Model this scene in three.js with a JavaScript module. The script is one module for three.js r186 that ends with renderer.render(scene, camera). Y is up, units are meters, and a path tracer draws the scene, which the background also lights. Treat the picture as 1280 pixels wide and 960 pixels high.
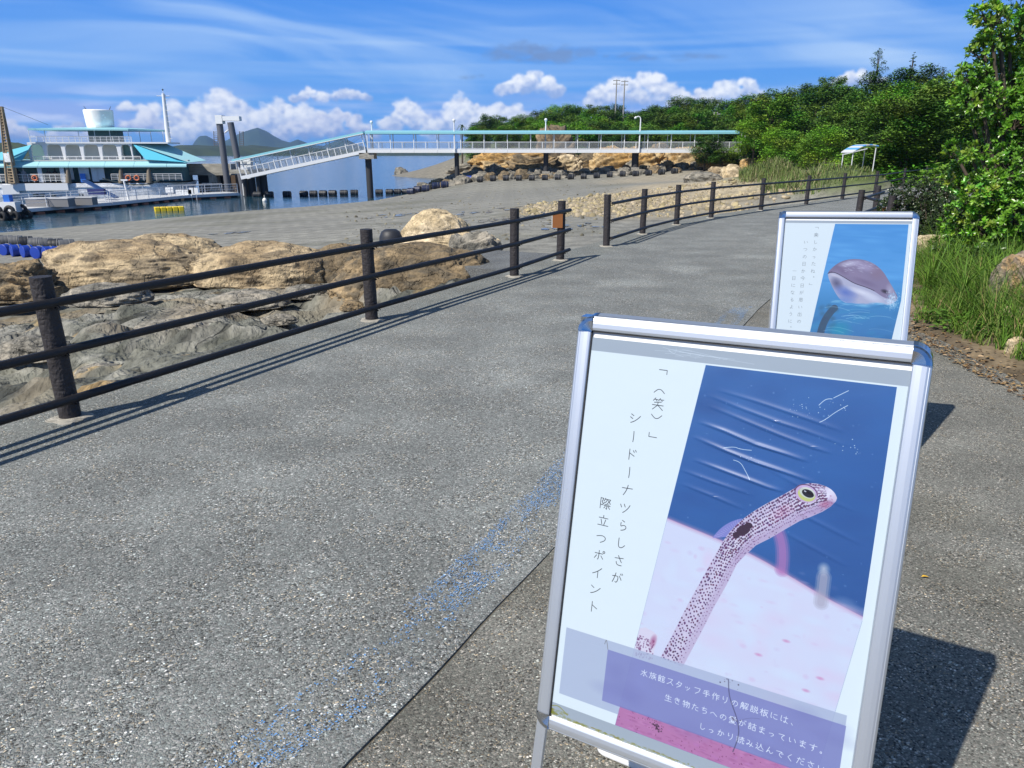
import * as THREE from 'three';
import { mergeGeometries, mergeVertices } from 'three/addons/utils/BufferGeometryUtils.js';

// ---------------------------------------------------------------- camera, sky, sun, exposure
const scene = new THREE.Scene();
const EYE = 1.55, FOCAL = 885, PITCH = Math.atan((480 - 190.5) / FOCAL);
const camera = new THREE.PerspectiveCamera(56.95, 4 / 3, 0.05, 12000);
camera.position.set(0, EYE, 0);
camera.rotation.x = -PITCH;
const renderer = new THREE.WebGLRenderer({ antialias: true });
renderer.setSize(1024, 768);
renderer.toneMapping = THREE.LinearToneMapping;
renderer.toneMappingExposure = 1.16;
renderer.shadowMap.enabled = true;
renderer.shadowMap.type = THREE.PCFSoftShadowMap;
const SUN = new THREE.Vector3(-0.755, 1.087, 0.656).normalize();
const sun = new THREE.DirectionalLight(new THREE.Color(1.0, 0.945, 0.85), 5.0);
sun.position.copy(SUN).multiplyScalar(160); sun.target.position.set(0, 0, -40);
sun.position.add(sun.target.position);
sun.castShadow = true; sun.shadow.mapSize.set(4096, 4096);
Object.assign(sun.shadow.camera, { left: -110, right: 110, top: 110, bottom: -110, near: 1, far: 500 });
sun.shadow.radius = 1.0; sun.name = 'sun'; scene.add(sun, sun.target);

// ---------------------------------------------------------------- numbers: random, noise
let seedState = 12345;
const rnd = () => { seedState = (seedState + 0x6d2b79f5) | 0; let t = Math.imul(seedState ^ (seedState >>> 15), 1 | seedState); t = (t + Math.imul(t ^ (t >>> 7), 61 | t)) ^ t; return ((t ^ (t >>> 14)) >>> 0) / 4294967296; };
const reseed = (s) => { seedState = s | 0; };
const rr = (a, b) => a + (b - a) * rnd();
const gauss = () => (rnd() + rnd() + rnd() + rnd() - 2) * 0.9;
const clamp = (x, a = 0, b = 1) => (x < a ? a : x > b ? b : x), lerp = (a, b, t) => a + (b - a) * t;
const smooth = (a, b, x) => { const t = clamp((x - a) / (b - a)); return t * t * (3 - 2 * t); };
const hash = (x, y, z) => { let h = Math.imul(x, 374761393) ^ Math.imul(y, 668265263) ^ Math.imul(z, 2147483647 ^ 1274126177); h = Math.imul(h ^ (h >>> 13), 1274126177); h = Math.imul(h ^ (h >>> 15), 2246822519 | 0); return ((h ^ (h >>> 16)) >>> 0) / 4294967296; };
function n3(x, y, z) {
  const xi = Math.floor(x), yi = Math.floor(y), zi = Math.floor(z); let u = x - xi, v = y - yi, w = z - zi;
  u = u * u * (3 - 2 * u); v = v * v * (3 - 2 * v); w = w * w * (3 - 2 * w);
  const a = lerp(lerp(hash(xi, yi, zi), hash(xi + 1, yi, zi), u), lerp(hash(xi, yi + 1, zi), hash(xi + 1, yi + 1, zi), u), v);
  const b = lerp(lerp(hash(xi, yi, zi + 1), hash(xi + 1, yi, zi + 1), u), lerp(hash(xi, yi + 1, zi + 1), hash(xi + 1, yi + 1, zi + 1), u), v);
  return lerp(a, b, w);
}
function n2(x, y, s = 0) {
  const xi = Math.floor(x), yi = Math.floor(y); let u = x - xi, v = y - yi; u = u * u * (3 - 2 * u); v = v * v * (3 - 2 * v);
  return lerp(lerp(hash(xi, yi, s), hash(xi + 1, yi, s), u), lerp(hash(xi, yi + 1, s), hash(xi + 1, yi + 1, s), u), v);
}
function n2p(x, y, P, s = 0) { // periodic with P cells
  const xi = Math.floor(x), yi = Math.floor(y); let u = x - xi, v = y - yi; u = u * u * (3 - 2 * u); v = v * v * (3 - 2 * v);
  const m = (a) => ((a % P) + P) % P, x0 = m(xi), x1 = m(xi + 1), y0 = m(yi), y1 = m(yi + 1);
  return lerp(lerp(hash(x0, y0, s), hash(x1, y0, s), u), lerp(hash(x0, y1, s), hash(x1, y1, s), u), v);
}
const fbm2 = (x, y, o = 4, s = 0) => { let a = 0.5, t = 0, m = 0; for (let i = 0; i < o; i++) { t += a * n2(x, y, s + i); m += a; a *= 0.5; x *= 2.03; y *= 2.03; } return t / m; };
const fbm3 = (x, y, z, o = 4) => { let a = 0.5, t = 0, m = 0; for (let i = 0; i < o; i++) { t += a * n3(x, y, z); m += a; a *= 0.5; x *= 2.03; y *= 2.03; z *= 2.03; } return t / m; };
const fbmp = (u, v, P, o = 4, s = 0) => { let a = 0.5, t = 0, m = 0, p = P; for (let i = 0; i < o; i++) { t += a * n2p(u * p, v * p, p, s + i); m += a; a *= 0.5; p *= 2; } return t / m; };

// a pixel of the photograph (1280 x 960) gives a direction; distance comes from the ground level or the plane a thing stands on
const CP = Math.cos(PITCH), SP = Math.sin(PITCH);
const dirOf = (px, py) => { const x = (px - 640) / FOCAL, y = (480 - py) / FOCAL; return new THREE.Vector3(x, y * CP - SP, -(CP + y * SP)); };
const at = (px, py, z) => { const d = dirOf(px, py); return d.multiplyScalar(z / d.z).add(camera.position); };
const gp = (px, py, y = 0) => { const d = dirOf(px, py); return d.multiplyScalar((y - EYE) / d.y).add(camera.position); };
const pxW = (n, z) => n * Math.abs(z) * CP / FOCAL;      // metres across for n pixels at depth z

// ---------------------------------------------------------------- the sky: air, high veils, cumulus
{
  const W = 4096, Hh = 2048, data = new Float32Array(W * Hh * 4);
  const el2row = (e) => (e / 180 + 0.5) * Hh;
  // azimuth a in degrees, 0 = -z, positive to the right (+x)
  const col = (a) => { const A = a * Math.PI / 180, x = Math.sin(A), z = -Math.cos(A); return ((Math.atan2(z, x) / (2 * Math.PI) + 0.5) * W + W) % W; };
  const sunAz = Math.atan2(SUN.x, -SUN.z);
  for (let r = Hh / 2; r < Hh; r++) {
    const e = ((r + 0.5) / Hh - 0.5) * Math.PI, eDeg = e * 180 / Math.PI;
    for (let c = 0; c < W; c++) {
      const th = ((c + 0.5) / W - 0.5) * 2 * Math.PI, x = Math.cos(th), z = Math.sin(th), a = Math.atan2(x, -z), aD = a * 180 / Math.PI;
      // air
      const k = smooth(0, 14, eDeg), k2 = smooth(9, 38, eDeg);
      let R = lerp(0.115, 0.042, k), G = lerp(0.350, 0.225, k), B = lerp(0.800, 0.740, k);
      R = lerp(R, 0.042, k2); G = lerp(G, 0.080, k2); B = lerp(B, 0.165, k2);
      const cs = x * SUN.x * Math.cos(e) + Math.sin(e) * SUN.y + z * SUN.z * Math.cos(e), halo = Math.pow(clamp(cs), 24) * 0.25;
      R += halo; G += halo; B += halo * 0.9;
      // high veil: long streaks
      const sl = 0.16 + 0.10 * Math.sin(a * 1.0 + 0.6), sx = aD * 0.055 + 11, sz = eDeg * 0.42 + aD * sl * 0.42;
      const warp = (fbm2(aD * 0.05 + 9, eDeg * 0.16, 3, 5) - 0.5) * 2.6;
      let veil = eDeg < 2.5 ? 0 : fbm2(sx + warp * 0.5, sz + warp, eDeg < 14 ? 6 : 4, 11);
      veil = (0.10 + smooth(0.36, 0.74, veil)) * (0.30 + 0.70 * smooth(0.38, 0.62, fbm2(aD * 0.03 + 3, eDeg * 0.11, 2, 23)));
      // thin level bands lower down
      const band = eDeg > 10 ? 0 : smooth(0.45, 0.75, fbm2(aD * 0.045 + 4, eDeg * 1.7 + 0.25 * fbm2(aD * 0.1, eDeg, 2, 8), 4, 31)) * smooth(0.3, 2.2, eDeg) * (1 - smooth(7, 10, eDeg));
      const v = clamp(veil * 0.66 * smooth(2.5, 6.5, eDeg) * (1 - 0.6 * smooth(25, 70, eDeg)) + band * 0.22);
      R = lerp(R, 0.42, v); G = lerp(G, 0.60, v); B = lerp(B, 0.88, v);
      // grey-lilac stratus near the horizon behind the cumulus
      const st = eDeg > 5.2 ? 0 : smooth(0.36, 0.60, fbm2(aD * 0.07 + 20, eDeg * 0.85 + 7, 5, 47)) * smooth(5.2, 2.4, eDeg) * smooth(0.0, 1.3, eDeg), sw = eDeg > 5.2 ? 0 : smooth(0.40, 0.70, fbm2(aD * 0.22 + 5, eDeg * 1.5, 5, 53));
      R = lerp(R, lerp(0.30, 0.60, sw), st * 0.85); G = lerp(G, lerp(0.42, 0.68, sw), st * 0.85); B = lerp(B, lerp(0.80, 0.93, sw), st * 0.85);
      const o = (r * W + c) * 4; data[o] = R; data[o + 1] = G; data[o + 2] = B; data[o + 3] = 1;
    }
  }
  // cumulus: heaps of rounded billows
  const deg = 180 / Math.PI;
  const puff = (a, e, ra, re, soft, tone, alpha, sd, foot = 0) => {
    const r0 = Math.max(Hh / 2, Math.floor(el2row(e - re * 1.5))), r1 = Math.min(Hh - 1, Math.ceil(el2row(e + re * 1.5)));
    const n = Math.ceil(ra * 1.5 / 360 * W), cc = Math.round(col(a));
    for (let r = r0; r <= r1; r++) for (let i = -n; i <= n; i++) {
      const c = (cc + i + W) % W, da = i / W * 360, ee = ((r + 0.5) / Hh - 0.5) * 180, u = da / ra, w = (ee - e) / re;
      const wob = 1.0 * (fbm2((a + da) * 2.0, ee * 2.3, 6, sd) - 0.5);
      const d = Math.sqrt(u * u + w * w) + wob;
      const m = alpha * (1 - smooth(1 - soft, 1, d));
      if (m <= 0.003) continue;
      const lit = clamp(0.62 + 0.40 * w - 0.16 * u + (fbm2((a + da) * 2.6, ee * 3.2, 6, sd + 9) - 0.5) * 1.35 + foot);
      const o = (r * W + c) * 4;
      data[o] = lerp(data[o], lerp(0.27, 0.80, lit) * tone, m); data[o + 1] = lerp(data[o + 1], lerp(0.39, 0.84, lit) * tone, m); data[o + 2] = lerp(data[o + 2], lerp(0.70, 0.93, lit) * Math.sqrt(tone), m);
    }
  };
  const heap = (a, e, w, h, sd, tone = 1) => {
    reseed(sd);
    const N = Math.round(16 + w * 9);
    const list = [];
    for (let i = 0; i < N; i++) {
      const t = rr(-1, 1), top = (1 - t * t) * (0.55 + 0.45 * n2(t * 2.5, sd, 3)), k = i % 5 < 2 ? rr(0, 0.35) : Math.pow(rnd(), 0.6);
      list.push([a + t * w * 0.5, e + h * top * k, (0.12 + 0.20 * rnd()) * Math.min(h * 1.0, w * 0.5) + 0.09, k]);
    }
    list.sort((p, q) => q[3] - p[3]);
    for (const [pa, pe, s, k] of list) puff(pa, pe, s * 1.3, s, 0.55, tone, 0.30 + 0.55 * smooth(0, 0.45, k), sd % 97, -0.45 * smooth(0.6, 0, k));
  };
  const ang = (px, py) => { const d = dirOf(px, py).normalize(); return [Math.atan2(d.x, -d.z) * deg, Math.asin(d.y) * deg]; };
  // [x0, x1, top, foot] as seen over the bay
  for (const [x0, x1, t, f, s, tone] of [[145, 185, 128, 137, 1, 1], [172, 250, 126, 158, 2, 1], [150, 205, 140, 162, 3, .9], [225, 345, 118, 172, 4, 1], [320, 420, 122, 160, 5, 1], [365, 408, 111, 124, 6, 1], [405, 462, 108, 122, 7, 1],
    [345, 470, 136, 168, 8, .9], [478, 545, 128, 160, 9, 1], [535, 620, 118, 166, 10, 1.02], [590, 665, 122, 160, 11, 1], [626, 700, 86, 114, 12, 1.04], [735, 850, 86, 128, 13, 1.02], [838, 900, 112, 135, 14, 1], [885, 950, 94, 124, 15, 1.05], [1038, 1100, 84, 108, 16, 1.04],
    [60, 130, 150, 176, 17, .85], [-30, 50, 152, 172, 18, .85]]) {
    const [a0, e0] = ang(x0, f), [a1] = ang(x1, f), [, e1] = ang((x0 + x1) / 2, t);
    heap((a0 + a1) / 2, e0, Math.abs(a1 - a0), e1 - e0, 100 + s * 7, tone);
  }
  // and the same kind of heaps all the way round
  reseed(991);
  const more = []; for (let a = 44; a < 316; a += 4.2) more.push([a + rr(-2, 2), rr(0.6, 2.4), rr(3, 9), rr(1.2, 3.4), Math.floor(rnd() * 9000) + 5, rr(0.9, 1.03)]);
  for (const m of more) heap(...m);
  // small grey-lilac fair weather scraps
  const scrap = (px, py, w, h, al, sd) => { const [a, e] = ang(px, py); reseed(sd); for (let i = 0; i < 14; i++) { const t = rr(-1, 1); puffGrey(a + t * w * 0.5, e + rr(-0.35, 0.45) * h * (1 - t * t), (0.2 + 0.25 * rnd()) * w * 0.5, h * rr(0.25, 0.5), al, sd); } };
  function puffGrey(a, e, ra, re, al, sd) {
    const r0 = Math.max(Hh / 2, Math.floor(el2row(e - re * 1.6))), r1 = Math.ceil(el2row(e + re * 1.6)), n = Math.ceil(ra * 1.6 / 360 * W), cc = Math.round(col(a));
    for (let r = r0; r <= r1; r++) for (let i = -n; i <= n; i++) {
      const c = (cc + i + W) % W, da = i / W * 360, ee = ((r + 0.5) / Hh - 0.5) * 180, u = da / ra, w = (ee - e) / re;
      const m = al * (1 - smooth(0.25, 1, Math.sqrt(u * u + w * w) + 0.7 * (fbm2((a + da) * 2.2, ee * 4, 4, sd) - 0.5))); if (m < 0.003) continue;
      const o = (r * W + c) * 4; data[o] = lerp(data[o], 0.16, m); data[o + 1] = lerp(data[o + 1], 0.27, m); data[o + 2] = lerp(data[o + 2], 0.52, m);
    }
  }
  scrap(672, 66, 7.5, 1.4, 0.5, 71); scrap(845, 72, 6, 0.5, 0.25, 72); scrap(780, 70, 3, 0.4, 0.2, 73); scrap(655, 74, 4, 0.5, 0.2, 74); scrap(590, 96, 2, 0.4, 0.16, 75);
  for (let i = 0; i < 24; i++) { reseed(500 + i); const a = rr(44, 316), e = rr(4.5, 9), w = rr(2, 7), sd = 80 + i; for (let j = 0; j < 8; j++) puffGrey(a + rr(-.5, .5) * w, e + rr(-.3, .3), w * 0.2, rr(0.15, 0.4), 0.25, sd); }
  // below the horizon: one plain colour
  for (let i = 0; i < W * Hh / 2; i++) { data[i * 4] = 0.12; data[i * 4 + 1] = 0.17; data[i * 4 + 2] = 0.24; data[i * 4 + 3] = 1; }
  const sky = new THREE.DataTexture(data, W, Hh, THREE.RGBAFormat, THREE.FloatType);
  sky.mapping = THREE.EquirectangularReflectionMapping; sky.magFilter = THREE.LinearFilter; sky.colorSpace = THREE.LinearSRGBColorSpace; sky.needsUpdate = true;
  scene.background = sky; scene.environment = sky;
}
console.log('sky done');

// ---------------------------------------------------------------- helpers
const used = new Map();
const numbered = (n) => { const k = (used.get(n) ?? -1) + 1; used.set(n, k); return k ? `${n}_${String(k).padStart(3, '0')}` : n; };
const lit = (o) => { o.castShadow = true; o.receiveShadow = true; return o; };
function tag(o, label, category, group) { o.userData.label = label; o.userData.category = category; if (group) o.userData.group = group; return o; }
function thing(name, label, category, pos = [0, 0, 0], turn = 0, group) { const g = new THREE.Group(); g.name = numbered(name); g.position.set(...pos); g.rotation.y = turn; scene.add(g); return tag(g, label, category, group); }
function one(name, geo, mat, label, category, group, pos = [0, 0, 0], turn = 0) { const m = lit(new THREE.Mesh(geo, mat)); m.name = numbered(name); m.position.set(...pos); m.rotation.y = turn; scene.add(m); return tag(m, label, category, group); }
function part(parent, name, geo, mat, pos, rot) { const m = lit(new THREE.Mesh(geo, mat)); m.name = name; if (pos) m.position.set(...pos); if (rot) m.rotation.set(...rot); parent.add(m); return m; }
function structure(name, geo, mat) { const m = lit(new THREE.Mesh(geo, mat)); m.name = numbered(name); m.userData.kind = 'structure'; scene.add(m); return m; }
function stuff(name, geo, mat, label, category, parent = scene) { const m = lit(new THREE.Mesh(geo, mat)); m.name = parent === scene ? numbered(name) : name; m.userData.kind = 'stuff'; if (label) m.userData.label = label; if (category) m.userData.category = category; parent.add(m); return m; }
function copy(o, pos, turn, label, scale) { const c = o.clone(); c.name = numbered(o.name.replace(/_\d{3}$/, '')); c.userData = { ...o.userData }; if (label) c.userData.label = label; if (pos) c.position.set(...pos); if (turn !== undefined) c.rotation.y = turn; if (scale) c.scale.set(...(Array.isArray(scale) ? scale : [scale, scale, scale])); scene.add(c); return c; }
const std = (r, g, b, rough = 0.8, more = {}) => new THREE.MeshStandardMaterial({ color: new THREE.Color().setRGB(r, g, b), roughness: rough, ...more });
const box = (x0, x1, y0, y1, z0, z1) => { const g = new THREE.BoxGeometry(x1 - x0, y1 - y0, z1 - z0); g.translate((x0 + x1) / 2, (y0 + y1) / 2, (z0 + z1) / 2); return g; };
function rod(a, b, r, r2 = r, seg = 10) { const A = new THREE.Vector3(...a), B = new THREE.Vector3(...b), d = B.clone().sub(A), g = new THREE.CylinderGeometry(r2, r, d.length(), seg, 1); g.applyQuaternion(new THREE.Quaternion().setFromUnitVectors(new THREE.Vector3(0, 1, 0), d.clone().normalize())); g.translate((A.x + B.x) / 2, (A.y + B.y) / 2, (A.z + B.z) / 2); return g; }
const merged = (list) => mergeGeometries(list.map((g) => { const h = g.index ? g.toNonIndexed() : g; for (const k of Object.keys(h.attributes)) if (!['position', 'normal', 'uv'].includes(k)) h.deleteAttribute(k); return h; }));
class Soup { // loose faces with colours
  constructor() { this.p = []; this.c = []; this.n = []; }
  tri(a, b, c, col, col2 = col, col3 = col2) { this.p.push(...a, ...b, ...c); this.c.push(...col, ...col2, ...col3); }
  quad(a, b, c, d, col, col2 = col) { this.tri(a, b, c, col, col, col2); this.tri(a, c, d, col, col2, col2); }
  geo() { const g = new THREE.BufferGeometry(); g.setAttribute('position', new THREE.Float32BufferAttribute(this.p, 3)); g.setAttribute('color', new THREE.Float32BufferAttribute(this.c, 3)); g.computeVertexNormals(); return g; }
}
function tex(size, fn, { srgb = false, ch = 4, h = size } = {}) { const d = new Uint8Array(size * h * 4); for (let y = 0; y < h; y++) for (let x = 0; x < size; x++) { const v = fn(x / size, y / h, x, y), o = (y * size + x) * 4; if (typeof v === 'number') { d[o] = d[o + 1] = d[o + 2] = clamp(v) * 255; } else { d[o] = clamp(v[0]) * 255; d[o + 1] = clamp(v[1]) * 255; d[o + 2] = clamp(v[2]) * 255; } d[o + 3] = 255; } const t = new THREE.DataTexture(d, size, h); t.wrapS = t.wrapT = THREE.RepeatWrapping; t.magFilter = THREE.LinearFilter; t.minFilter = THREE.LinearMipmapLinearFilter; if (srgb) t.colorSpace = THREE.SRGBColorSpace; t.needsUpdate = true; return t; }
const rep = (t, x, y = x) => { const c = t.clone(); c.repeat.set(x, y); c.needsUpdate = true; return c; };
// uv in metres on any lumpy shape: by the axis its face mostly looks along
function boxUV(g, s = 1) { const p = g.attributes.position, n = g.attributes.normal, uv = new Float32Array(p.count * 2); for (let i = 0; i < p.count; i++) { uv[i * 2] = (p.getX(i) + 0.55 * p.getZ(i)) * s; uv[i * 2 + 1] = (p.getY(i) * 1.1 + p.getZ(i) * 0.62) * s; } g.setAttribute('uv', new THREE.BufferAttribute(uv, 2)); return g; }

// ---------------------------------------------------------------- surface textures
// washed concrete: small stones of every grey set in mortar (one tile = 2.4 m)
const AGG = 2048, CELLS = 330;
const aggData = (() => {
  const tone = new Uint8Array(AGG * AGG * 4), hgt = new Uint8Array(AGG * AGG * 4), m = (a) => ((a % CELLS) + CELLS) % CELLS;
  for (let y = 0; y < AGG; y++) for (let x = 0; x < AGG; x++) {
    const u = x / AGG, v = y / AGG, w = (n2p(u * 160, v * 160, 160, 3) - 0.5) * 0.9, fx = u * CELLS + w * 1.3, fy = v * CELLS - w * 1.1, ix = Math.floor(fx), iy = Math.floor(fy);
    let b = 9, bx = 0, by = 0, s2 = 9;
    for (let j = -1; j <= 1; j++) for (let i = -1; i <= 1; i++) { const cx = m(ix + i), cy = m(iy + j), dx = ix + i + hash(cx, cy, 1) - fx, dy = (iy + j + hash(cx, cy, 2) - fy) * 1.25, r = 0.65 + 0.9 * hash(cx, cy, 4), d = Math.sqrt(dx * dx + dy * dy) / r; if (d < b) { s2 = b; b = d; bx = cx; by = cy; } else if (d < s2) s2 = d; }
    const k = hash(bx, by, 5), edge = smooth(0.02, 0.28, s2 - b), big = fbmp(u, v, 6, 4, 40), fine = hash(x, y, 77);
    const stone = k < 0.14 ? 0.16 + 0.10 * k : k < 0.84 ? 0.28 + 0.33 * hash(bx, by, 6) : k < 0.98 ? 0.60 + 0.16 * hash(bx, by, 6) : 0.88;
    const isStone = smooth(0.66, 0.42, b) * edge * (0.66 + 0.34 * smooth(0.35, 0.6, fbmp(u, v, 22, 3, 61))), mortar = 0.40 + 0.06 * (big - 0.5) * 2;
    let t = lerp(mortar, stone, isStone * 0.92) + (fine - 0.5) * 0.10; t *= 0.95 + 0.10 * big;
    const warm = hash(bx, by, 8) * isStone, o = (y * AGG + x) * 4;
    tone[o] = clamp(t * (1 + 0.07 * (warm > 0.8 ? 1 : warm < 0.25 ? -0.6 : 0))) * 255; tone[o + 1] = clamp(t * 1.0) * 255; tone[o + 2] = clamp(t * (1 - 0.09 * (warm > 0.8 ? 1 : -0.35))) * 255; tone[o + 3] = 255;
    const q = clamp(0.35 + 0.5 * isStone * (0.5 + 0.5 * k) + (fine - 0.5) * 0.12) * 255; hgt[o] = hgt[o + 1] = hgt[o + 2] = q; hgt[o + 3] = 255;
  }
  return [tone, hgt].map((d, i) => { const t = new THREE.DataTexture(d, AGG, AGG); t.wrapS = t.wrapT = THREE.RepeatWrapping; t.magFilter = THREE.LinearFilter; if (!i) t.colorSpace = THREE.SRGBColorSpace; t.needsUpdate = true; return t; });
})();
const rockMap = tex(1024, (u, v) => { const a = fbmp(u, v, 5, 6, 3), b = fbmp(u, v, 40, 3, 9), cr = Math.abs(fbmp(u, v, 4, 5, 21) - 0.5); const t = 0.52 + (a - 0.5) * 0.75 + (b - 0.5) * 0.45 - 0.22 * smooth(0.022, 0.0, cr); return [t * 1.02, t, t * 0.965]; });
const rockBump = tex(1024, (u, v) => 0.5 + (fbmp(u, v, 5, 7, 3) - 0.5) * 0.9 + (fbmp(u, v, 60, 3, 9) - 0.5) * 0.5 - 0.35 * smooth(0.03, 0.0, Math.abs(fbmp(u, v, 4, 5, 21) - 0.5)));
const barkBump = tex(512, (u, v) => { const r = Math.abs(fbmp(u, v, 8, 5, 2) - 0.5) * 2; return 0.2 + 0.5 * Math.pow(r, 0.7) + 0.4 * (fbmp(u, v, 24, 3, 5) - 0.5) + 0.25 * Math.abs(Math.sin((v * 9 + fbmp(u, v, 6, 3, 8)) * Math.PI * 2)) * 0.4; });
const soilMap = tex(1024, (u, v, x, y) => { const a = fbmp(u, v, 6, 6, 13), b = fbmp(u, v, 70, 2, 19), s = hash(x >> 1, y >> 1, 3); const t = 0.55 + (a - 0.5) * 0.55 + (b - 0.5) * 0.4 + (s > 0.985 ? 0.25 : 0); return [t, t * 0.99, t * 0.97]; });

// ---------------------------------------------------------------- plan of the place (metres, camera at the origin of the plan)
const P2 = (px, py, y = 0) => { const g = gp(px, py, y); return [g.x, g.z]; };
const leftPosts = [[88.5, 522], [464.7, 400], [642.8, 345.3], [700.3, 325]].map((p) => P2(...p));
{ const [a, b] = leftPosts, d = [b[0] - a[0], b[1] - a[1]]; leftPosts.unshift([a[0] - d[0], a[1] - d[1]]); leftPosts.unshift([a[0] - 2 * d[0] - .1, a[1] - 2 * d[1]]); }
const farPosts = [[757.8, 307.8], [803, 292.5], [845.5, 281], [888.6, 272.5], [951, 262.9], [1007.6, 255.4], [1052.6, 248.7], [1093, 243.5], [1128, 234.8], [1156, 229], [1180, 224.5], [1202, 221]].map((p) => P2(...p));
const edgeLine = [...leftPosts, ...farPosts];     // seaward side of the path
edgeLine.unshift([edgeLine[0][0] - 3, edgeLine[0][1] + 6]); edgeLine.push([38, -58], [60, -78]);
// signed distance from that line, positive towards the sea, and how far along
function seaward(x, z) {
  let best = 1e9, sgn = 1, along = 0, run = 0;
  for (let i = 0; i < edgeLine.length - 1; i++) {
    const [ax, az] = edgeLine[i], [bx, bz] = edgeLine[i + 1], dx = bx - ax, dz = bz - az, L = Math.hypot(dx, dz), t = clamp(((x - ax) * dx + (z - az) * dz) / (L * L)), qx = ax + dx * t, qz = az + dz * t, d = Math.hypot(x - qx, z - qz);
    if (d < best) { best = d; along = run + t * L; sgn = (x - qx) * dz - (z - qz) * dx > 0 ? 1 : -1; }
    run += L;
  }
  return [best * sgn, along];
}
const jointLine = [[-1.75, 1.3], P2(430, 960), P2(690, 690), P2(940, 394), P2(966, 370), [6.45, -14.1], [9.2, -17.8], [14.2, -23.3], [20.5, -31], [29, -42.0], [40, -53], [60, -71]];
jointLine.unshift([-4.6, 6.8]);
const vergeLine = [[4.4, 7], [3.75, 0.5], P2(1280, 480), P2(1180, 427), P2(1139, 404), P2(1105, 311), [6.6, -13.4], [6.75, -14.2]];

// ---------------------------------------------------------------- trees of the wooded hill: where each one stands
const sky_line = [[590, 163], [602, 152], [620, 143], [650, 141], [668, 146], [680, 133], [705, 130], [730, 128], [760, 130], [775, 128], [788, 138], [800, 134], [830, 129], [868, 116], [900, 123], [930, 117], [960, 113], [985, 104], [1005, 106], [1030, 97], [1058, 106], [1080, 96], [1100, 84], [1122, 75], [1142, 79], [1170, 86], [1200, 92], [1240, 95], [1330, 90], [1420, 90]];
const foot_line = [[590, 187], [760, 187], [900, 186], [940, 196], [985, 190], [1040, 186], [1085, 196], [1110, 205], [1200, 225], [1420, 240]];
const zBack = [[590, -205], [760, -185], [900, -160], [1000, -128], [1100, -104], [1200, -88], [1420, -70]], zFront = [[590, -124], [760, -118], [900, -108], [960, -84], [1050, -62], [1120, -44], [1200, -34], [1420, -30]];
const along = (t, x) => { for (let i = 0; i < t.length - 1; i++) if (x <= t[i + 1][0]) return lerp(t[i][1], t[i + 1][1], clamp((x - t[i][0]) / (t[i + 1][0] - t[i][0]))); return t[t.length - 1][1]; };
const woods = [];
reseed(4242);
for (let k = 0; k < 6; k++) {
  const f = k / 5; let x = 592 + rr(0, 12);
  while (x < 1400) {
    const z = lerp(along(zBack, x), along(zFront, x), f) * rr(0.97, 1.03), top = lerp(along(sky_line, x), along(foot_line, x) - 26, f * 0.95) + (k ? rr(-5, 5) : rr(-1, 3));
    const p = at(x, top, z), h = rr(5.4, 8.2) * (x < 700 ? 0.85 : 1) * (k > 3 ? 0.85 : 1), w = rr(0.85, 1.2);
    woods.push({ x: p.x, z: p.z, y: p.y - h, h, w, k, px: x });
    x += rr(4.4, 6.0) * w * FOCAL / (Math.abs(z) * CP);
  }
}
console.log('trees', woods.length);

// ---------------------------------------------------------------- height of the land
const SEA = -4.2, ctrl = [];
const addPx = (y, ...pts) => { for (const [px, py] of pts) { const g = gp(px, py, y); ctrl.push([g.x, g.z, y]); } };
addPx(SEA, [-120, 298], [0, 291], [100, 282], [200, 273], [300, 264], [400, 257], [460, 252], [515, 243]);
addPx(-3.1, [-60, 325], [0, 318], [150, 296], [300, 281], [430, 270]); addPx(-2.4, [60, 334], [330, 297], [480, 272]);
for (const [px, py, z] of [[640, 283, -30], [640, 262, -45], [560, 272, -44], [640, 243, -70], [700, 232, -82], [600, 227, -93], [700, 225, -94], [800, 221, -94], [870, 217, -94], [560, 236, -90], [560, 243, -78], [760, 256, -43], [850, 254, -38], [780, 232, -68], [860, 226, -70], [900, 212, -92], [940, 214, -80], [530, 241, -94], [574, 228, -100], [600, 213, -106], [640, 209, -106], [690, 210, -106], [760, 208, -106], [830, 206, -106], [880, 203, -104], [610, 197, -116], [690, 194, -114], [760, 192, -114], [830, 192, -113]]) { const g = at(px, py, z); ctrl.push([g.x, g.z, g.y]); }
addPx(-1.35, [780, 275]); addPx(-1.15, [940, 246], [1000, 243]); addPx(-0.9, [1050, 236]); addPx(-0.5, [990, 218], [1040, 221]); addPx(0.1, [960, 208], [1020, 211], [1075, 217]); addPx(1.2, [980, 197.5], [1060, 200]);
 
for (const [x, z, y] of [[-30, -112, -6.5], [-60, -70, -6.5], [-15, -150, -6], [-70, -120, -8], [-40, -220, -9], [-120, -200, -10], [-60, -40, -5.5], [-40, -25, -4.2], [-30, -10, -2.6], [-25, 8, -2], [-120, -60, -9], [-18, -260, -8], [30, -260, 2], [90, -230, 8], [140, -120, 10], [120, -40, 8], [60, -20, 4], [30, 0, 2], [20, 20, 1.4], [-100, 20, -6], [0, -420, -9], [-200, -400, -12], [140, -300, 8], [12, -14, 0.5], [9, -4, 0.45], [7, 4, 0.35], [16, -20, 0.9], [24, -30, 1.6], [40, -40, 3], [10, -18, 0.2]]) ctrl.push([x, z, y]);
for (const [px, z, y] of [[470, -120, -6], [500, -115, -5.4], [530, -115, -5.0], [500, -140, -5.4], [530, -140, -5.2], [552, -130, -4.8], [500, -170, -5.4], [535, -165, -5.2], [560, -150, -4.8], [575, -170, -4.6], [480, -215, -5.2], [520, -205, -4.0], [560, -210, -3.2], [600, -215, -2.6]]) { const g = at(px, 200, z); ctrl.push([g.x, z, y]); }
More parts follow.
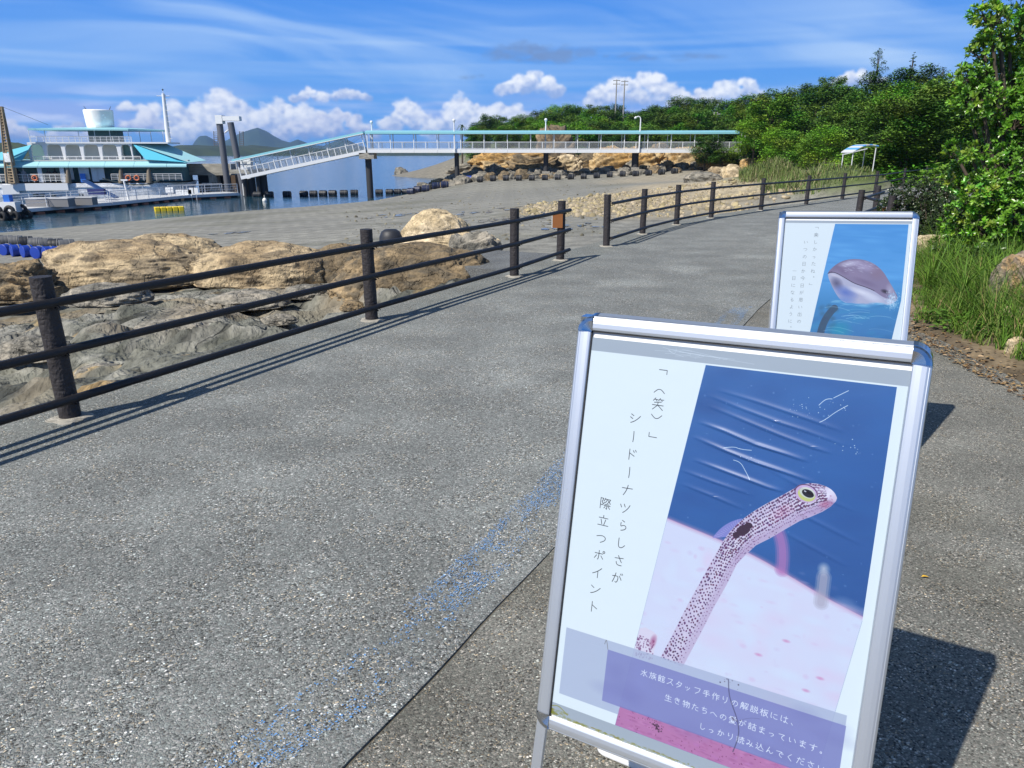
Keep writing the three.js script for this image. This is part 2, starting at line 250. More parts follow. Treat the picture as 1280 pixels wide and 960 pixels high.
for (const w of woods) if (rnd() < 0.6) ctrl.push([w.x, w.z, Math.max(w.y + 0.2, -0.8)]);
for (let i = 1; i < edgeLine.length - 3; i++) { // falls away from the edge of the path
  const [ax, az] = edgeLine[i], [bx, bz] = edgeLine[i + 1], L = Math.hypot(bx - ax, bz - az), nx = (bz - az) / L, nz = -(bx - ax) / L, mx = (ax + bx) / 2, mz = (az + bz) / 2, rocky = i < 6;
  for (const [d, y] of rocky ? [[0.6, -0.22], [2.2, -0.45], [4.5, -0.72], [8, -1.0]] : [[0.7, -0.5], [2.5, -1.0]]) ctrl.push([mx + nx * d, mz + nz * d, y]);
}
const CN = ctrl.length, cw = (() => { // multiquadric through the control points, lightly smoothed
  const A = Array.from({ length: CN }, (_, i) => { const r = new Float64Array(CN + 1); for (let j = 0; j < CN; j++) { const dx = ctrl[i][0] - ctrl[j][0], dz = ctrl[i][1] - ctrl[j][1]; r[j] = Math.sqrt(dx * dx + dz * dz + 1.0) + (i === j ? -0.35 : 0); } r[CN] = ctrl[i][2]; return r; });
  for (let i = 0; i < CN; i++) { let m = i; for (let k = i + 1; k < CN; k++) if (Math.abs(A[k][i]) > Math.abs(A[m][i])) m = k; [A[i], A[m]] = [A[m], A[i]]; for (let k = i + 1; k < CN; k++) { const f = A[k][i] / A[i][i]; if (f) for (let j = i; j <= CN; j++) A[k][j] -= f * A[i][j]; } }
  const w = new Float64Array(CN); for (let i = CN - 1; i >= 0; i--) { let s = A[i][CN]; for (let j = i + 1; j < CN; j++) s -= A[i][j] * w[j]; w[i] = s / A[i][i]; } return w;
})();
const baseH = (x, z) => { let s = 0; for (let i = 0; i < CN; i++) { const dx = x - ctrl[i][0], dz = z - ctrl[i][1]; s += cw[i] * Math.sqrt(dx * dx + dz * dz + 1); } return s; };
const rockZone = (x, z, sd) => smooth(0.25, 0.7, sd) * smooth(9.5, 7.0, sd + 3 * (fbm2(x * 0.3, z * 0.3, 3, 60) - 0.5)) * smooth(-15.0, -11.5, z + 2 * (n2(x * .5, z * .5, 61) - .5)) * smooth(3, 1.0, x);
const lineSide = (line, x, z) => { let best = 1e9, s = 1; for (let i = 0; i < line.length - 1; i++) { const [ax, az] = line[i], [bx, bz] = line[i + 1], dx = bx - ax, dz = bz - az, t = clamp(((x - ax) * dx + (z - az) * dz) / (dx * dx + dz * dz)), ex = x - ax - dx * t, ez = z - az - dz * t, d = Math.hypot(ex, ez); if (d < best) { best = d; s = ex * dz - ez * dx > 0 ? -1 : 1; } } return best * s; }; // positive on the landward side
const apronEnd = jointLine[5];
function landH(x, z) {
  const r2 = x * x + z * z; let [sd] = r2 < 90 * 90 ? seaward(x, z) : [9];
  let h = baseH(x, z);
  if (r2 < 8100) {
    const rz = rockZone(x, z, sd);
    if (rz > 0.01) { // bedrock: low tilted ledges with cracks
      const u = x * 0.86 + z * 0.5, v = -x * 0.5 + z * 0.86, q = fbm2(u * 0.30 + 3, v * 0.85, 4, 70), led = Math.floor(q * 7) / 7, ridg = 1 - Math.abs(fbm2(u * 0.55, v * 1.1, 4, 75) * 2 - 1);
      h += rz * (0.80 * (lerp(q, led, 0.7) - 0.47) + 0.22 * (ridg - 0.75) + 0.20 * (fbm2(x * 2.3, z * 2.3, 5, 79) - 0.5) + 0.085 * (fbm2(x * 5.5, z * 5.5, 2, 89) - 0.5) - 0.10 * smooth(0.05, 0.0, Math.abs(fbm2(u * 0.8, v * 1.6, 3, 87) - 0.5)));
      h = Math.min(h, -0.06 + 0.12 * sd);
    } else if (sd > 0.2) h += 0.06 * (fbm2(x * 0.25, z * 0.25, 3, 81) - 0.5) + 0.02 * (fbm2(x * 2, z * 2, 2, 83) - 0.5);
    if (sd > 0) h = Math.min(h, lerp(-0.10, h, smooth(0.25, 0.6, sd)));
    if (sd <= 0.35) { // under and beside the path
      const v = z > -14.2 ? lineSide(vergeLine, x, z) : lineSide(jointLine, x, z);
      const side = v > 0 ? 0.02 + 0.10 * smooth(0, 1.2, v) + Math.max(0, h - 0.1) * smooth(0.3, 3, v) + 0.06 * smooth(0.2, 1, v) * (fbm2(x * 1.5, z * 1.5, 3, 90) - 0.5) : -0.12;
      h = sd > 0 ? Math.min(h, -0.1) : v > -0.12 ? lerp(-0.12, Math.max(side, -0.03), smooth(-0.12, 0.05, v)) : -0.12;
    }
  } else h += 1.2 * (fbm2(x * 0.03, z * 0.03, 3, 95) - 0.5);
  return h;
}
// ---------------------------------------------------------------- ground sheet
{
  const axis = (dense0, dense1, step, lo, hi, grow) => { const a = []; for (let v = dense0; v <= dense1 + 1e-6; v += step) a.push(v); let s = step; let v = dense1; while (v < hi) { s *= grow; v += s; a.push(Math.min(v, hi)); } s = step; v = dense0; while (v > lo) { s *= grow; v -= s; a.unshift(Math.max(v, lo)); } return a; };
  const X = axis(-13.5, 7.5, 0.11, -6000, 6000, 1.055), Z = axis(-16.5, -2.6, 0.11, -6000, 4000, 1.05), nx = X.length, nz = Z.length;
  const pos = new Float32Array(nx * nz * 3), colr = new Float32Array(nx * nz * 3), uv = new Float32Array(nx * nz * 2), idx = [], idxRock = [];
  const put = (o, c, k) => { for (let i = 0; i < 3; i++) o[i] = lerp(o[i], c[i], k); };
  const sandSpot = P2(20, 490), peb = P2(790, 262, -1.5), beach = P2(980, 243, -1.1), slope = P2(1010, 206, 0.4);
  for (let j = 0; j < nz; j++) for (let i = 0; i < nx; i++) {
    const x = X[i], z = Z[j], k = j * nx + i, far = Math.hypot(x, z) > 330; let y = far ? -12 : landH(x, z);
    if (!far && Math.hypot(x, z) > 260) y = lerp(y, -12, smooth(260, 330, Math.hypot(x, z)));
    pos.set([x, y, z], k * 3); uv.set([x / 3, z / 3], k * 2);
    const [sd] = Math.hypot(x, z) < 120 ? seaward(x, z) : [50], c = [0.205, 0.203, 0.182];
    put(c, [0.25, 0.245, 0.215], 0.6 * smooth(0.42, 0.68, fbm2(x * 0.12, z * 0.25, 5, 101)));                  // paler mud streaks
    put(c, [0.145, 0.145, 0.11], 0.7 * smooth(0.56, 0.7, fbm2(x * 0.1 + 8, z * 0.22, 4, 105)));                  // weed film on the mud
    put(c, [0.30, 0.255, 0.175], smooth(1.25, 0.75, Math.hypot((x - peb[0] - 1.5) / 8, (z - peb[1] + 2) / 9) + 0.5 * (fbm2(x * .4, z * .4, 3, 107) - .5)));
    put(c, [0.36, 0.31, 0.22], smooth(1.2, 0.8, Math.hypot((x - beach[0] - 4) / 14, (z - beach[1] + 3) / 17) + 0.3 * (fbm2(x * .3, z * .3, 3, 109) - .5)));
    put(c, [0.33, 0.29, 0.22], 0.8 * smooth(1.2, 0.8, Math.hypot((x - 26) / 16, (z + 82) / 14)));               // sand at the head of the cove
    const rz = rockZone(x, z, sd);
    if (rz > 0.02) {
      const q = fbm2(x * 0.9, z * 0.9, 5, 111), r = [0.150, 0.155, 0.135]; put(r, [0.235, 0.235, 0.215], smooth(0.45, 0.62, q)); put(r, [0.065, 0.07, 0.06], smooth(0.53, 0.64, fbm2(x * 1.7 + 5, z * 1.7, 6, 113))); put(r, [0.30, 0.30, 0.275], 0.7 * smooth(0.60, 0.68, fbm2(x * 4.2 + 5, z * 4.2, 4, 115))); put(r, [0.36, 0.25, 0.10], 0.7 * smooth(0.69, 0.74, fbm2(x * 2.6, z * 2.6, 4, 117))); put(r, [0.20, 0.165, 0.115], 0.7 * smooth(0.60, 0.72, fbm2(x * 0.45 + 2, z * 0.45, 3, 119)));
      put(c, r, smooth(0.02, 0.25, rz));
    }
    put(c, [0.33, 0.235, 0.115], smooth(1.15, 0.85, Math.hypot((x - sandSpot[0] + 0.5) / 1.15, (z - sandSpot[1]) / 0.85) + 0.6 * (fbm2(x * 1.6, z * 1.6, 3, 121) - .5)));
    if (sd <= 0.1) { put(c, [0.10, 0.075, 0.045], 1); put(c, [0.19, 0.145, 0.09], smooth(0.45, 0.6, fbm2(x * 2.2, z * 2.2, 4, 123))); put(c, [0.05, 0.075, 0.022], 0.85 * smooth(0.5, 1.2, z > -14 ? lineSide(vergeLine, x, z) + 0.8 * (fbm2(x * 1.4, z * 1.4, 3, 125) - .5) : 2)); }
    if (y > -0.45 && Math.hypot(x, z) > 34 && sd > 0.5) put(c, [0.085, 0.115, 0.035], smooth(-0.45, 0.15, y));
    if (z < -98 && x > -22 && x < 32 && z > -150) put(c, [0.25, 0.20, 0.135], 0.9 * smooth(-98, -103, z)); if (z < -150 && y < 0.5) put(c, [0.20, 0.185, 0.15], 0.9);
    colr.set(c, k * 3);
    if (i < nx - 1 && j < nz - 1) (rz > 0.3 ? idxRock : idx).push(k, k + nx, k + 1, k + 1, k + nx, k + nx + 1);
  }
  const g = new THREE.BufferGeometry(); g.setAttribute('position', new THREE.BufferAttribute(pos, 3)); g.setAttribute('color', new THREE.BufferAttribute(colr, 3)); g.setAttribute('uv', new THREE.BufferAttribute(uv, 2)); g.setIndex([...idx, ...idxRock].length ? idx.concat(idxRock) : idx); g.computeVertexNormals(); const gr = g.clone(); gr.setIndex(idxRock); g.setIndex(idx);
  structure('ground', g, new THREE.MeshStandardMaterial({ vertexColors: true, color: new THREE.Color().setRGB(1.7, 1.7, 1.7), map: soilMap, bumpMap: rockBump, bumpScale: 0.012, roughness: 0.9 }));
  structure('shore_rock', gr, new THREE.MeshStandardMaterial({ vertexColors: true, color: new THREE.Color().setRGB(1.75, 1.75, 1.75), map: rockMap, bumpMap: rockBump, bumpScale: 0.09, roughness: 0.93 }));
  console.log('ground', nx, nz);
}
// ---------------------------------------------------------------- the sea
{
  const wb = tex(512, (u, v) => 0.5 + (fbmp(u, v, 8, 4, 3) - 0.5) * 0.8);
  const g = new THREE.PlaneGeometry(14000, 10000, 1, 1); g.rotateX(-Math.PI / 2); g.translate(-500, SEA, -3800); const p = g.attributes.position, uv = g.attributes.uv; for (let i = 0; i < p.count; i++) uv.setXY(i, p.getX(i) / 9, p.getZ(i) / 4);
  structure('sea', g, new THREE.MeshPhysicalMaterial({ color: new THREE.Color().setRGB(0.018, 0.055, 0.085), roughness: 0.10, ior: 1.33, bumpMap: wb, bumpScale: 0.045 }));
}
// ---------------------------------------------------------------- the path: two slabs with an open joint between them
function strip(L, R, rows, cols, y, tint) { // L and R are polylines; rows at equal share of each line's length
  const len = (l) => { const s = [0]; for (let i = 1; i < l.length; i++) s.push(s[i - 1] + Math.hypot(l[i][0] - l[i - 1][0], l[i][1] - l[i - 1][1])); return s; };
  const zAt = (l, z) => { for (let i = 0; i < l.length - 1; i++) if (z <= l[i][1] && z >= l[i + 1][1]) return lerp(l[i][0], l[i + 1][0], (z - l[i][1]) / (l[i + 1][1] - l[i][1])); return z > l[0][1] ? l[0][0] : l[l.length - 1][0]; };
  const pos = [], uv = [], colr = [], idx = [], z0 = Math.min(L[0][1], R[0][1]), z1 = Math.max(L[L.length - 1][1], R[R.length - 1][1]);
  const nearZ = Math.max(0.1, 0); let n = 0;
  for (let i = 0; i <= rows; i++) { const t = i / rows, z = lerp(z0, z1, Math.pow(t, 1.35)), xl = zAt(L, z), xr = zAt(R, z);
    for (let j = 0; j <= cols; j++) { const x = lerp(xl, xr, j / cols), e = Math.min(j, cols - j) === 0 ? 0 : 1; pos.push(x, y + 0.006 * (fbm2(x * 0.7, z * 0.7, 2, 131) - 0.5) * e, z); uv.push(x / 2.4, z / 2.4); colr.push(...tint(x, z)); if (i < rows && j < cols) { const a = i * (cols + 1) + j; idx.push(a, a + 1, a + cols + 1, a + 1, a + cols + 2, a + cols + 1); } } n++; }
  // skirts along both sides, so the slab has thickness
  const base = pos.length / 3;
  for (const [j, f] of [[0, 0], [cols, 1]]) for (let i = 0; i <= rows; i++) { const a = i * (cols + 1) + j; pos.push(pos[a * 3], -0.35, pos[a * 3 + 2]); uv.push(uv[a * 2], uv[a * 2 + 1] + 0.15); colr.push(...colr.slice(a * 3, a * 3 + 3)); if (i < rows) { const b = base + f * (rows + 1) + i, a2 = a + cols + 1; f ? idx.push(a, b, a2, a2, b, b + 1) : idx.push(a, a2, b, a2, b + 1, b); } }
  const g = new THREE.BufferGeometry(); g.setAttribute('position', new THREE.Float32BufferAttribute(pos, 3)); g.setAttribute('uv', new THREE.Float32BufferAttribute(uv, 2)); g.setAttribute('color', new THREE.Float32BufferAttribute(colr, 3)); g.setIndex(idx);
  const gg = g.toNonIndexed(); gg.computeVertexNormals(); return gg;
}
const outer = edgeLine.map(([x, z], i) => { const q = edgeLine[Math.min(i + 1, edgeLine.length - 1)], o = edgeLine[Math.max(i - 1, 0)], dx = q[0] - o[0], dz = q[1] - o[1], L = Math.hypot(dx, dz), w = 0.33 + 0.06 * n2(i * 1.7, 0, 5); return [x + dz / L * w, z - dx / L * w]; });
const dense = (l, wob) => { const o = []; for (let i = 0; i < l.length - 1; i++) { const n = Math.max(1, Math.ceil(Math.hypot(l[i + 1][0] - l[i][0], l[i + 1][1] - l[i][1]) / 0.25)); for (let k = 0; k < n; k++) { const x = lerp(l[i][0], l[i + 1][0], k / n), z = lerp(l[i][1], l[i + 1][1], k / n); o.push([x + wob * (fbm2(x * 3, z * 3, 3, 141) - 0.5), z]); } } o.push(l[l.length - 1]); return o; };
const slabTint = (x, z) => { const a = fbm2(x * 0.55, z * 0.55, 4, 151), b = fbm2(x * 0.18 + 7, z * 0.18, 3, 153), pale = smooth(0.63, 0.74, fbm2(x * 0.8, z * 0.9, 4, 155)); let t = 0.98 + 0.13 * (a - 0.5) + 0.12 * (b - 0.5) + 0.17 * pale + 0.16 * (fbm2(x * 2.4, z * 2.4, 3, 159) - 0.5); const [sd] = seaward(x, z); const worn = smooth(-0.5, -0.15, sd + 0.25 * (fbm2(x * 2, z * 2, 3, 157) - 0.5)); return [lerp(t, 0.93, worn * 0.6), lerp(t * 1.0, 0.93, worn * 0.6), lerp(t * 0.985, 0.86, worn * 0.6)]; };
const apronTint = (x, z) => { const a = fbm2(x * 0.8, z * 0.8, 4, 161), b = smooth(0.5, 0.68, fbm2(x * 1.7 + 3, z * 1.7, 4, 163)), t = 0.86 + 0.34 * (a - 0.5); return [t * lerp(1, 0.80, b), t * 0.97 * lerp(1, 0.79, b), t * 0.88 * lerp(1, 0.76, b)]; };
const slabMat = new THREE.MeshStandardMaterial({ vertexColors: true, map: aggData[0], bumpMap: aggData[1], bumpScale: 0.006, roughness: 0.85, color: new THREE.Color().setRGB(1.38, 1.36, 1.24) });
const apronMat = new THREE.MeshStandardMaterial({ vertexColors: true, map: rep(aggData[0], 1.2), bumpMap: rep(aggData[1], 1.2), bumpScale: 0.004, roughness: 0.88, color: new THREE.Color().setRGB(1.42, 1.36, 1.24) });
const jl = dense(jointLine, 0.05), jr = jl.map(([x, z]) => [x + 0.002 + 0.008 * smooth(0.35, 0.65, fbm2(x * 2.3, z * 2.3, 3, 145)), z]);
structure('joint_filler', (() => { const p = [], ix = []; jl.forEach(([x, z], i) => { p.push(x - 0.02, -0.005 - 0.005 * n2(i * 0.7, 1, 2), z, x + 0.04, -0.005 - 0.005 * n2(i * 0.7, 4, 2), z); if (i) { const b = i * 2; ix.push(b - 2, b - 1, b, b - 1, b + 1, b); } }); const g = new THREE.BufferGeometry(); g.setAttribute('position', new THREE.Float32BufferAttribute(p, 3)); g.setIndex(ix); g.computeVertexNormals(); return g; })(), std(0.10, 0.09, 0.07, 0.95));
structure('path', strip(dense(outer, 0.12), jl, 520, 44, 0, slabTint), slabMat);
structure('path_apron', strip(jr.filter(([, z]) => z > -14.15), dense(vergeLine, 0.22).filter(([, z]) => z > -14.15), 260, 26, -0.004, apronTint), apronMat);
console.log('path done');

// ---------------------------------------------------------------- worn blue line on the slab
{
  const line = [[-0.95, -1.05], [-0.72, -1.50], [-0.50, -1.75], [-0.22, -2.26], [0.0, -2.66], [0.25, -3.25], [0.75, -4.15], [1.35, -5.3], [2.02, -6.55], [2.45, -7.4]];
  const W = 512, Hh = 2048, d = new Uint8Array(W * Hh * 4);
  for (let y = 0; y < Hh; y++) for (let x = 0; x < W; x++) {
    const u = x / W, v = y / Hh, o = (y * W + x) * 4, cx = Math.abs(u - 0.5) * 2, m = 7.0;
    const ix = Math.floor(u * 28 + 0.7 * n2(u * 60, v * 900, 3)), iy = Math.floor(v * 760 + 0.7 * n2(u * 60, v * 900, 4)), fu = u * 28 - ix, fv = v * 760 - iy;
    const k = hash(ix, iy, 7), blob = Math.hypot(fu - 0.35 - 0.4 * hash(ix, iy, 8), fv - 0.35 - 0.4 * hash(ix, iy, 9)) < 0.16 + 0.34 * hash(ix, iy, 10);
    const patch = fbm2(u * 2.2, v * 26, 3, 171), along = fbm2(3, v * 9, 2, 177), edge = smooth(0.55, 0.9, u) * smooth(1.0, 0.92, u);
    const dens = 1.1 * smooth(0.34, 0.66, patch) * smooth(1.0, 0.6, cx) * (0.45 + 0.9 * smooth(0.35, 0.7, along)) + 0.65 * edge * smooth(0.4, 0.7, fbm2(u * 3, v * 50, 3, 181));
    const a = blob && k < dens ? 255 : 0; d[o] = d[o + 1] = d[o + 2] = a; d[o + 3] = 255;
  }
  const am = new THREE.DataTexture(d, W, Hh); am.magFilter = THREE.LinearFilter; am.needsUpdate = true;
  const pos = [], uv = [], idx = []; let run = 0; const tot = line.reduce((s, p, i) => (i ? s + Math.hypot(p[0] - line[i - 1][0], p[1] - line[i - 1][1]) : 0), 0);
  line.forEach((p, i) => { const q = line[Math.min(i + 1, line.length - 1)], o = line[Math.max(i - 1, 0)], dx = q[0] - o[0], dz = q[1] - o[1], L = Math.hypot(dx, dz), w = 0.115; if (i) run += Math.hypot(p[0] - line[i - 1][0], p[1] - line[i - 1][1]); pos.push(p[0] + dz / L * w, 0.0065, p[1] - dx / L * w, p[0] - dz / L * w, 0.0065, p[1] + dx / L * w); uv.push(0, run / tot, 1, run / tot); if (i) { const b = i * 2; idx.push(b - 2, b - 1, b, b - 1, b + 1, b); } });
  const g = new THREE.BufferGeometry(); g.setAttribute('position', new THREE.Float32BufferAttribute(pos, 3)); g.setAttribute('uv', new THREE.Float32BufferAttribute(uv, 2)); g.setIndex(idx); g.computeVertexNormals();
  structure('painted_line', g, new THREE.MeshStandardMaterial({ color: new THREE.Color().setRGB(0.12, 0.31, 0.64), roughness: 0.6, alphaMap: am, alphaTest: 0.5, transparent: false }));
}

// ---------------------------------------------------------------- fences of dark mock-log posts and rails
const logMat = new THREE.MeshStandardMaterial({ color: new THREE.Color().setRGB(0.030, 0.026, 0.028), roughness: 0.62, bumpMap: rep(barkBump, 1, 2), bumpScale: 0.010 });
const railMat = new THREE.MeshStandardMaterial({ color: new THREE.Color().setRGB(0.013, 0.012, 0.014), roughness: 0.5, bumpMap: rep(barkBump, 1, 6), bumpScale: 0.003 });
const boltMat = std(0.03, 0.03, 0.035, 0.5, { metalness: 0.6 }), footMat = new THREE.MeshStandardMaterial({ color: new THREE.Color().setRGB(0.62, 0.59, 0.52), map: soilMap, roughness: 0.9, bumpMap: rockBump, bumpScale: 0.004 });
const brownPlate = std(0.26, 0.095, 0.025, 0.55), paleEdge = std(0.6, 0.6, 0.58, 0.6);
const postGeo = (() => { const g = new THREE.CylinderGeometry(0.058, 0.061, 1.02, 22, 24); const p = g.attributes.position; for (let i = 0; i < p.count; i++) { const x = p.getX(i), y = p.getY(i), z = p.getZ(i), r = Math.hypot(x, z); if (r > 0.02) { const a = Math.atan2(z, x), k = 1 + 0.07 * (n3(Math.cos(a) * 3 + 5, y * 9, Math.sin(a) * 3) - 0.5); p.setXYZ(i, x * k, y, z * k); } } g.translate(0, 0.36, 0); g.computeVertexNormals(); return g; })();
const footGeo = (() => { const g = new THREE.CylinderGeometry(0.085, 0.125, 0.016, 30, 1); const p = g.attributes.position; for (let i = 0; i < p.count; i++) { const x = p.getX(i), z = p.getZ(i), a = Math.atan2(z, x), k = 0.62 + 0.85 * fbm2(Math.cos(a) * 2.1 + 4, Math.sin(a) * 2.1 + 4, 3, 3); p.setX(i, x * k); p.setZ(i, z * k); } g.translate(0, 0.006, 0); g.computeVertexNormals(); return g; })();
function railGeo(a, b, ya, yb, r = 0.0265) { const g = new THREE.CylinderGeometry(r, r, 1, 12, 14); const A = new THREE.Vector3(a[0], ya, a[1]), B = new THREE.Vector3(b[0], yb, b[1]), L = A.distanceTo(B), p = g.attributes.position, sd = a[0] * 13; for (let i = 0; i < p.count; i++) { const y = p.getY(i), k = 1 + 0.06 * (n2(y * 14, sd, 4) - 0.5); p.setXYZ(i, p.getX(i) * k, y * L, p.getZ(i) * k + 0.0); } g.applyQuaternion(new THREE.Quaternion().setFromUnitVectors(new THREE.Vector3(0, 1, 0), B.clone().sub(A).normalize())); g.translate((A.x + B.x) / 2, (A.y + B.y) / 2, (A.z + B.z) / 2); g.computeVertexNormals(); return g; }
const RAILS = [0.727, 0.44, 0.14];
function fence(name, label, posts, { before = 0, after = 0, side = -1, feet = 99, group } = {}) {
  const o = posts[0], f = thing(name, label, 'fence', [o[0], 0, o[1]], 0, group), L = posts.map(([x, z]) => [x - o[0], z - o[1]]);
  const nrm = (i) => { const q = L[Math.min(i + 1, L.length - 1)], p = L[Math.max(i - 1, 0)], dx = q[0] - p[0], dz = q[1] - p[1], l = Math.hypot(dx, dz); return [-dz / l * -side, dx / l * -side, dx / l, dz / l]; };
  L.forEach(([x, z], i) => {
    part(f, 'post', postGeo, logMat, [x, 0, z], [0.012 * Math.sin(i * 5.1 + x), i * 1.7, 0.012 * Math.cos(i * 3.7 + z)]);
    if (i < feet) part(f, 'footing', footGeo, footMat, [x, 0, z], [0, i * 2.1, 0]);
    const [nx, nz] = nrm(i); for (const y of RAILS) part(f, 'bolt', merged([rod([x + nx * 0.05, y - 0.03, z + nz * 0.05], [x + nx * 0.087, y - 0.038, z + nz * 0.087], 0.008), rod([x + nx * 0.115, y - 0.03, z + nz * 0.115], [x + nx * 0.05, y + 0.032, z + nz * 0.05], 0.004)]), boltMat);
  });
  for (let i = 0; i < L.length - 1; i++) for (const y of RAILS) {
    const [ax, az, ux, uz] = nrm(i), [bx, bz, vx, vz] = nrm(i + 1), off = 0.083, e0 = i ? 0 : before, e1 = i === L.length - 2 ? after : 0;
    part(f, 'rail', railGeo([L[i][0] + ax * off - ux * e0, L[i][1] + az * off - uz * e0], [L[i + 1][0] + bx * off + vx * e1, L[i + 1][1] + bz * off + vz * e1], y + 0.004 * Math.sin(i * 3), y + 0.004 * Math.sin(i * 3 + 3)), railMat);
  }
  return f;
}
{
  const f1 = fence('log_fence', 'dark three rail fence beside the brown boulders, with a brown plate on its end post', leftPosts, { after: 0.16 });
  const [px, pz] = leftPosts[leftPosts.length - 1], [ox, oz] = leftPosts[0];
  const pl = part(f1, 'plate', box(-0.075, 0.075, -0.10, 0.10, -0.006, 0.006), brownPlate, [px - ox - 0.055, 0.585, pz - oz + 0.068], [0, -0.12, 0]); pl.userData.label = 'small brown plate fixed to the end post';
  part(pl, 'edge', box(-0.088, -0.077, -0.105, 0.105, -0.005, 0.005), paleEdge);
  fence('log_fence', 'long dark brown three rail fence curving away along the sandy cove', farPosts, { before: 0.0, after: 0.1, feet: 5 });
  const A = P2(1069, 295), C = P2(1091, 283), B = P2(1105, 311);
  const f3 = fence('log_fence', 'short dark fence turning a corner before the dark hedge bush, with an orange tag', [C, A, B], { before: 0.25, after: 0.0, side: 1, feet: 0 });
  part(f3, 'tag', box(-0.06, 0.06, -0.09, 0.09, -0.006, 0.006), std(0.55, 0.17, 0.03, 0.6), [(A[0] + B[0]) / 2 - C[0] + 0.1, 0.53, (A[1] + B[1]) / 2 - C[1] + 0.12], [0, 0.1, 0]);
}

// ---------------------------------------------------------------- lettering: strokes on a 100 x 100 square
const SAY = ['言', [20, 4, 26, 12], [4, 20, 42, 20], [8, 34, 38, 34], [8, 46, 38, 46], [8, 60, 38, 60, 38, 86, 8, 86, 8, 60]].slice(1);
const TE = [[10, 24, 88, 18, 58, 34, 44, 56, 52, 78, 76, 90]], TA = [[14, 28, 58, 24], [38, 8, 28, 50, 12, 88], [56, 46, 88, 44], [54, 66, 56, 82, 72, 88, 90, 86]], KA = [[12, 36, 50, 30, 60, 40, 56, 72, 44, 88, 36, 80], [38, 8, 30, 50, 14, 86], [68, 28, 82, 46, 86, 58]], TSU = [[10, 38, 40, 28, 70, 28, 88, 45, 78, 70, 45, 85]], TSUK = [[10, 26, 20, 48], [40, 20, 50, 42], [88, 22, 74, 60, 34, 90]];
const small = (g) => g.map((s) => s.map((v, i) => (i % 2 ? 30 + v * 0.68 : 12 + v * 0.68)));
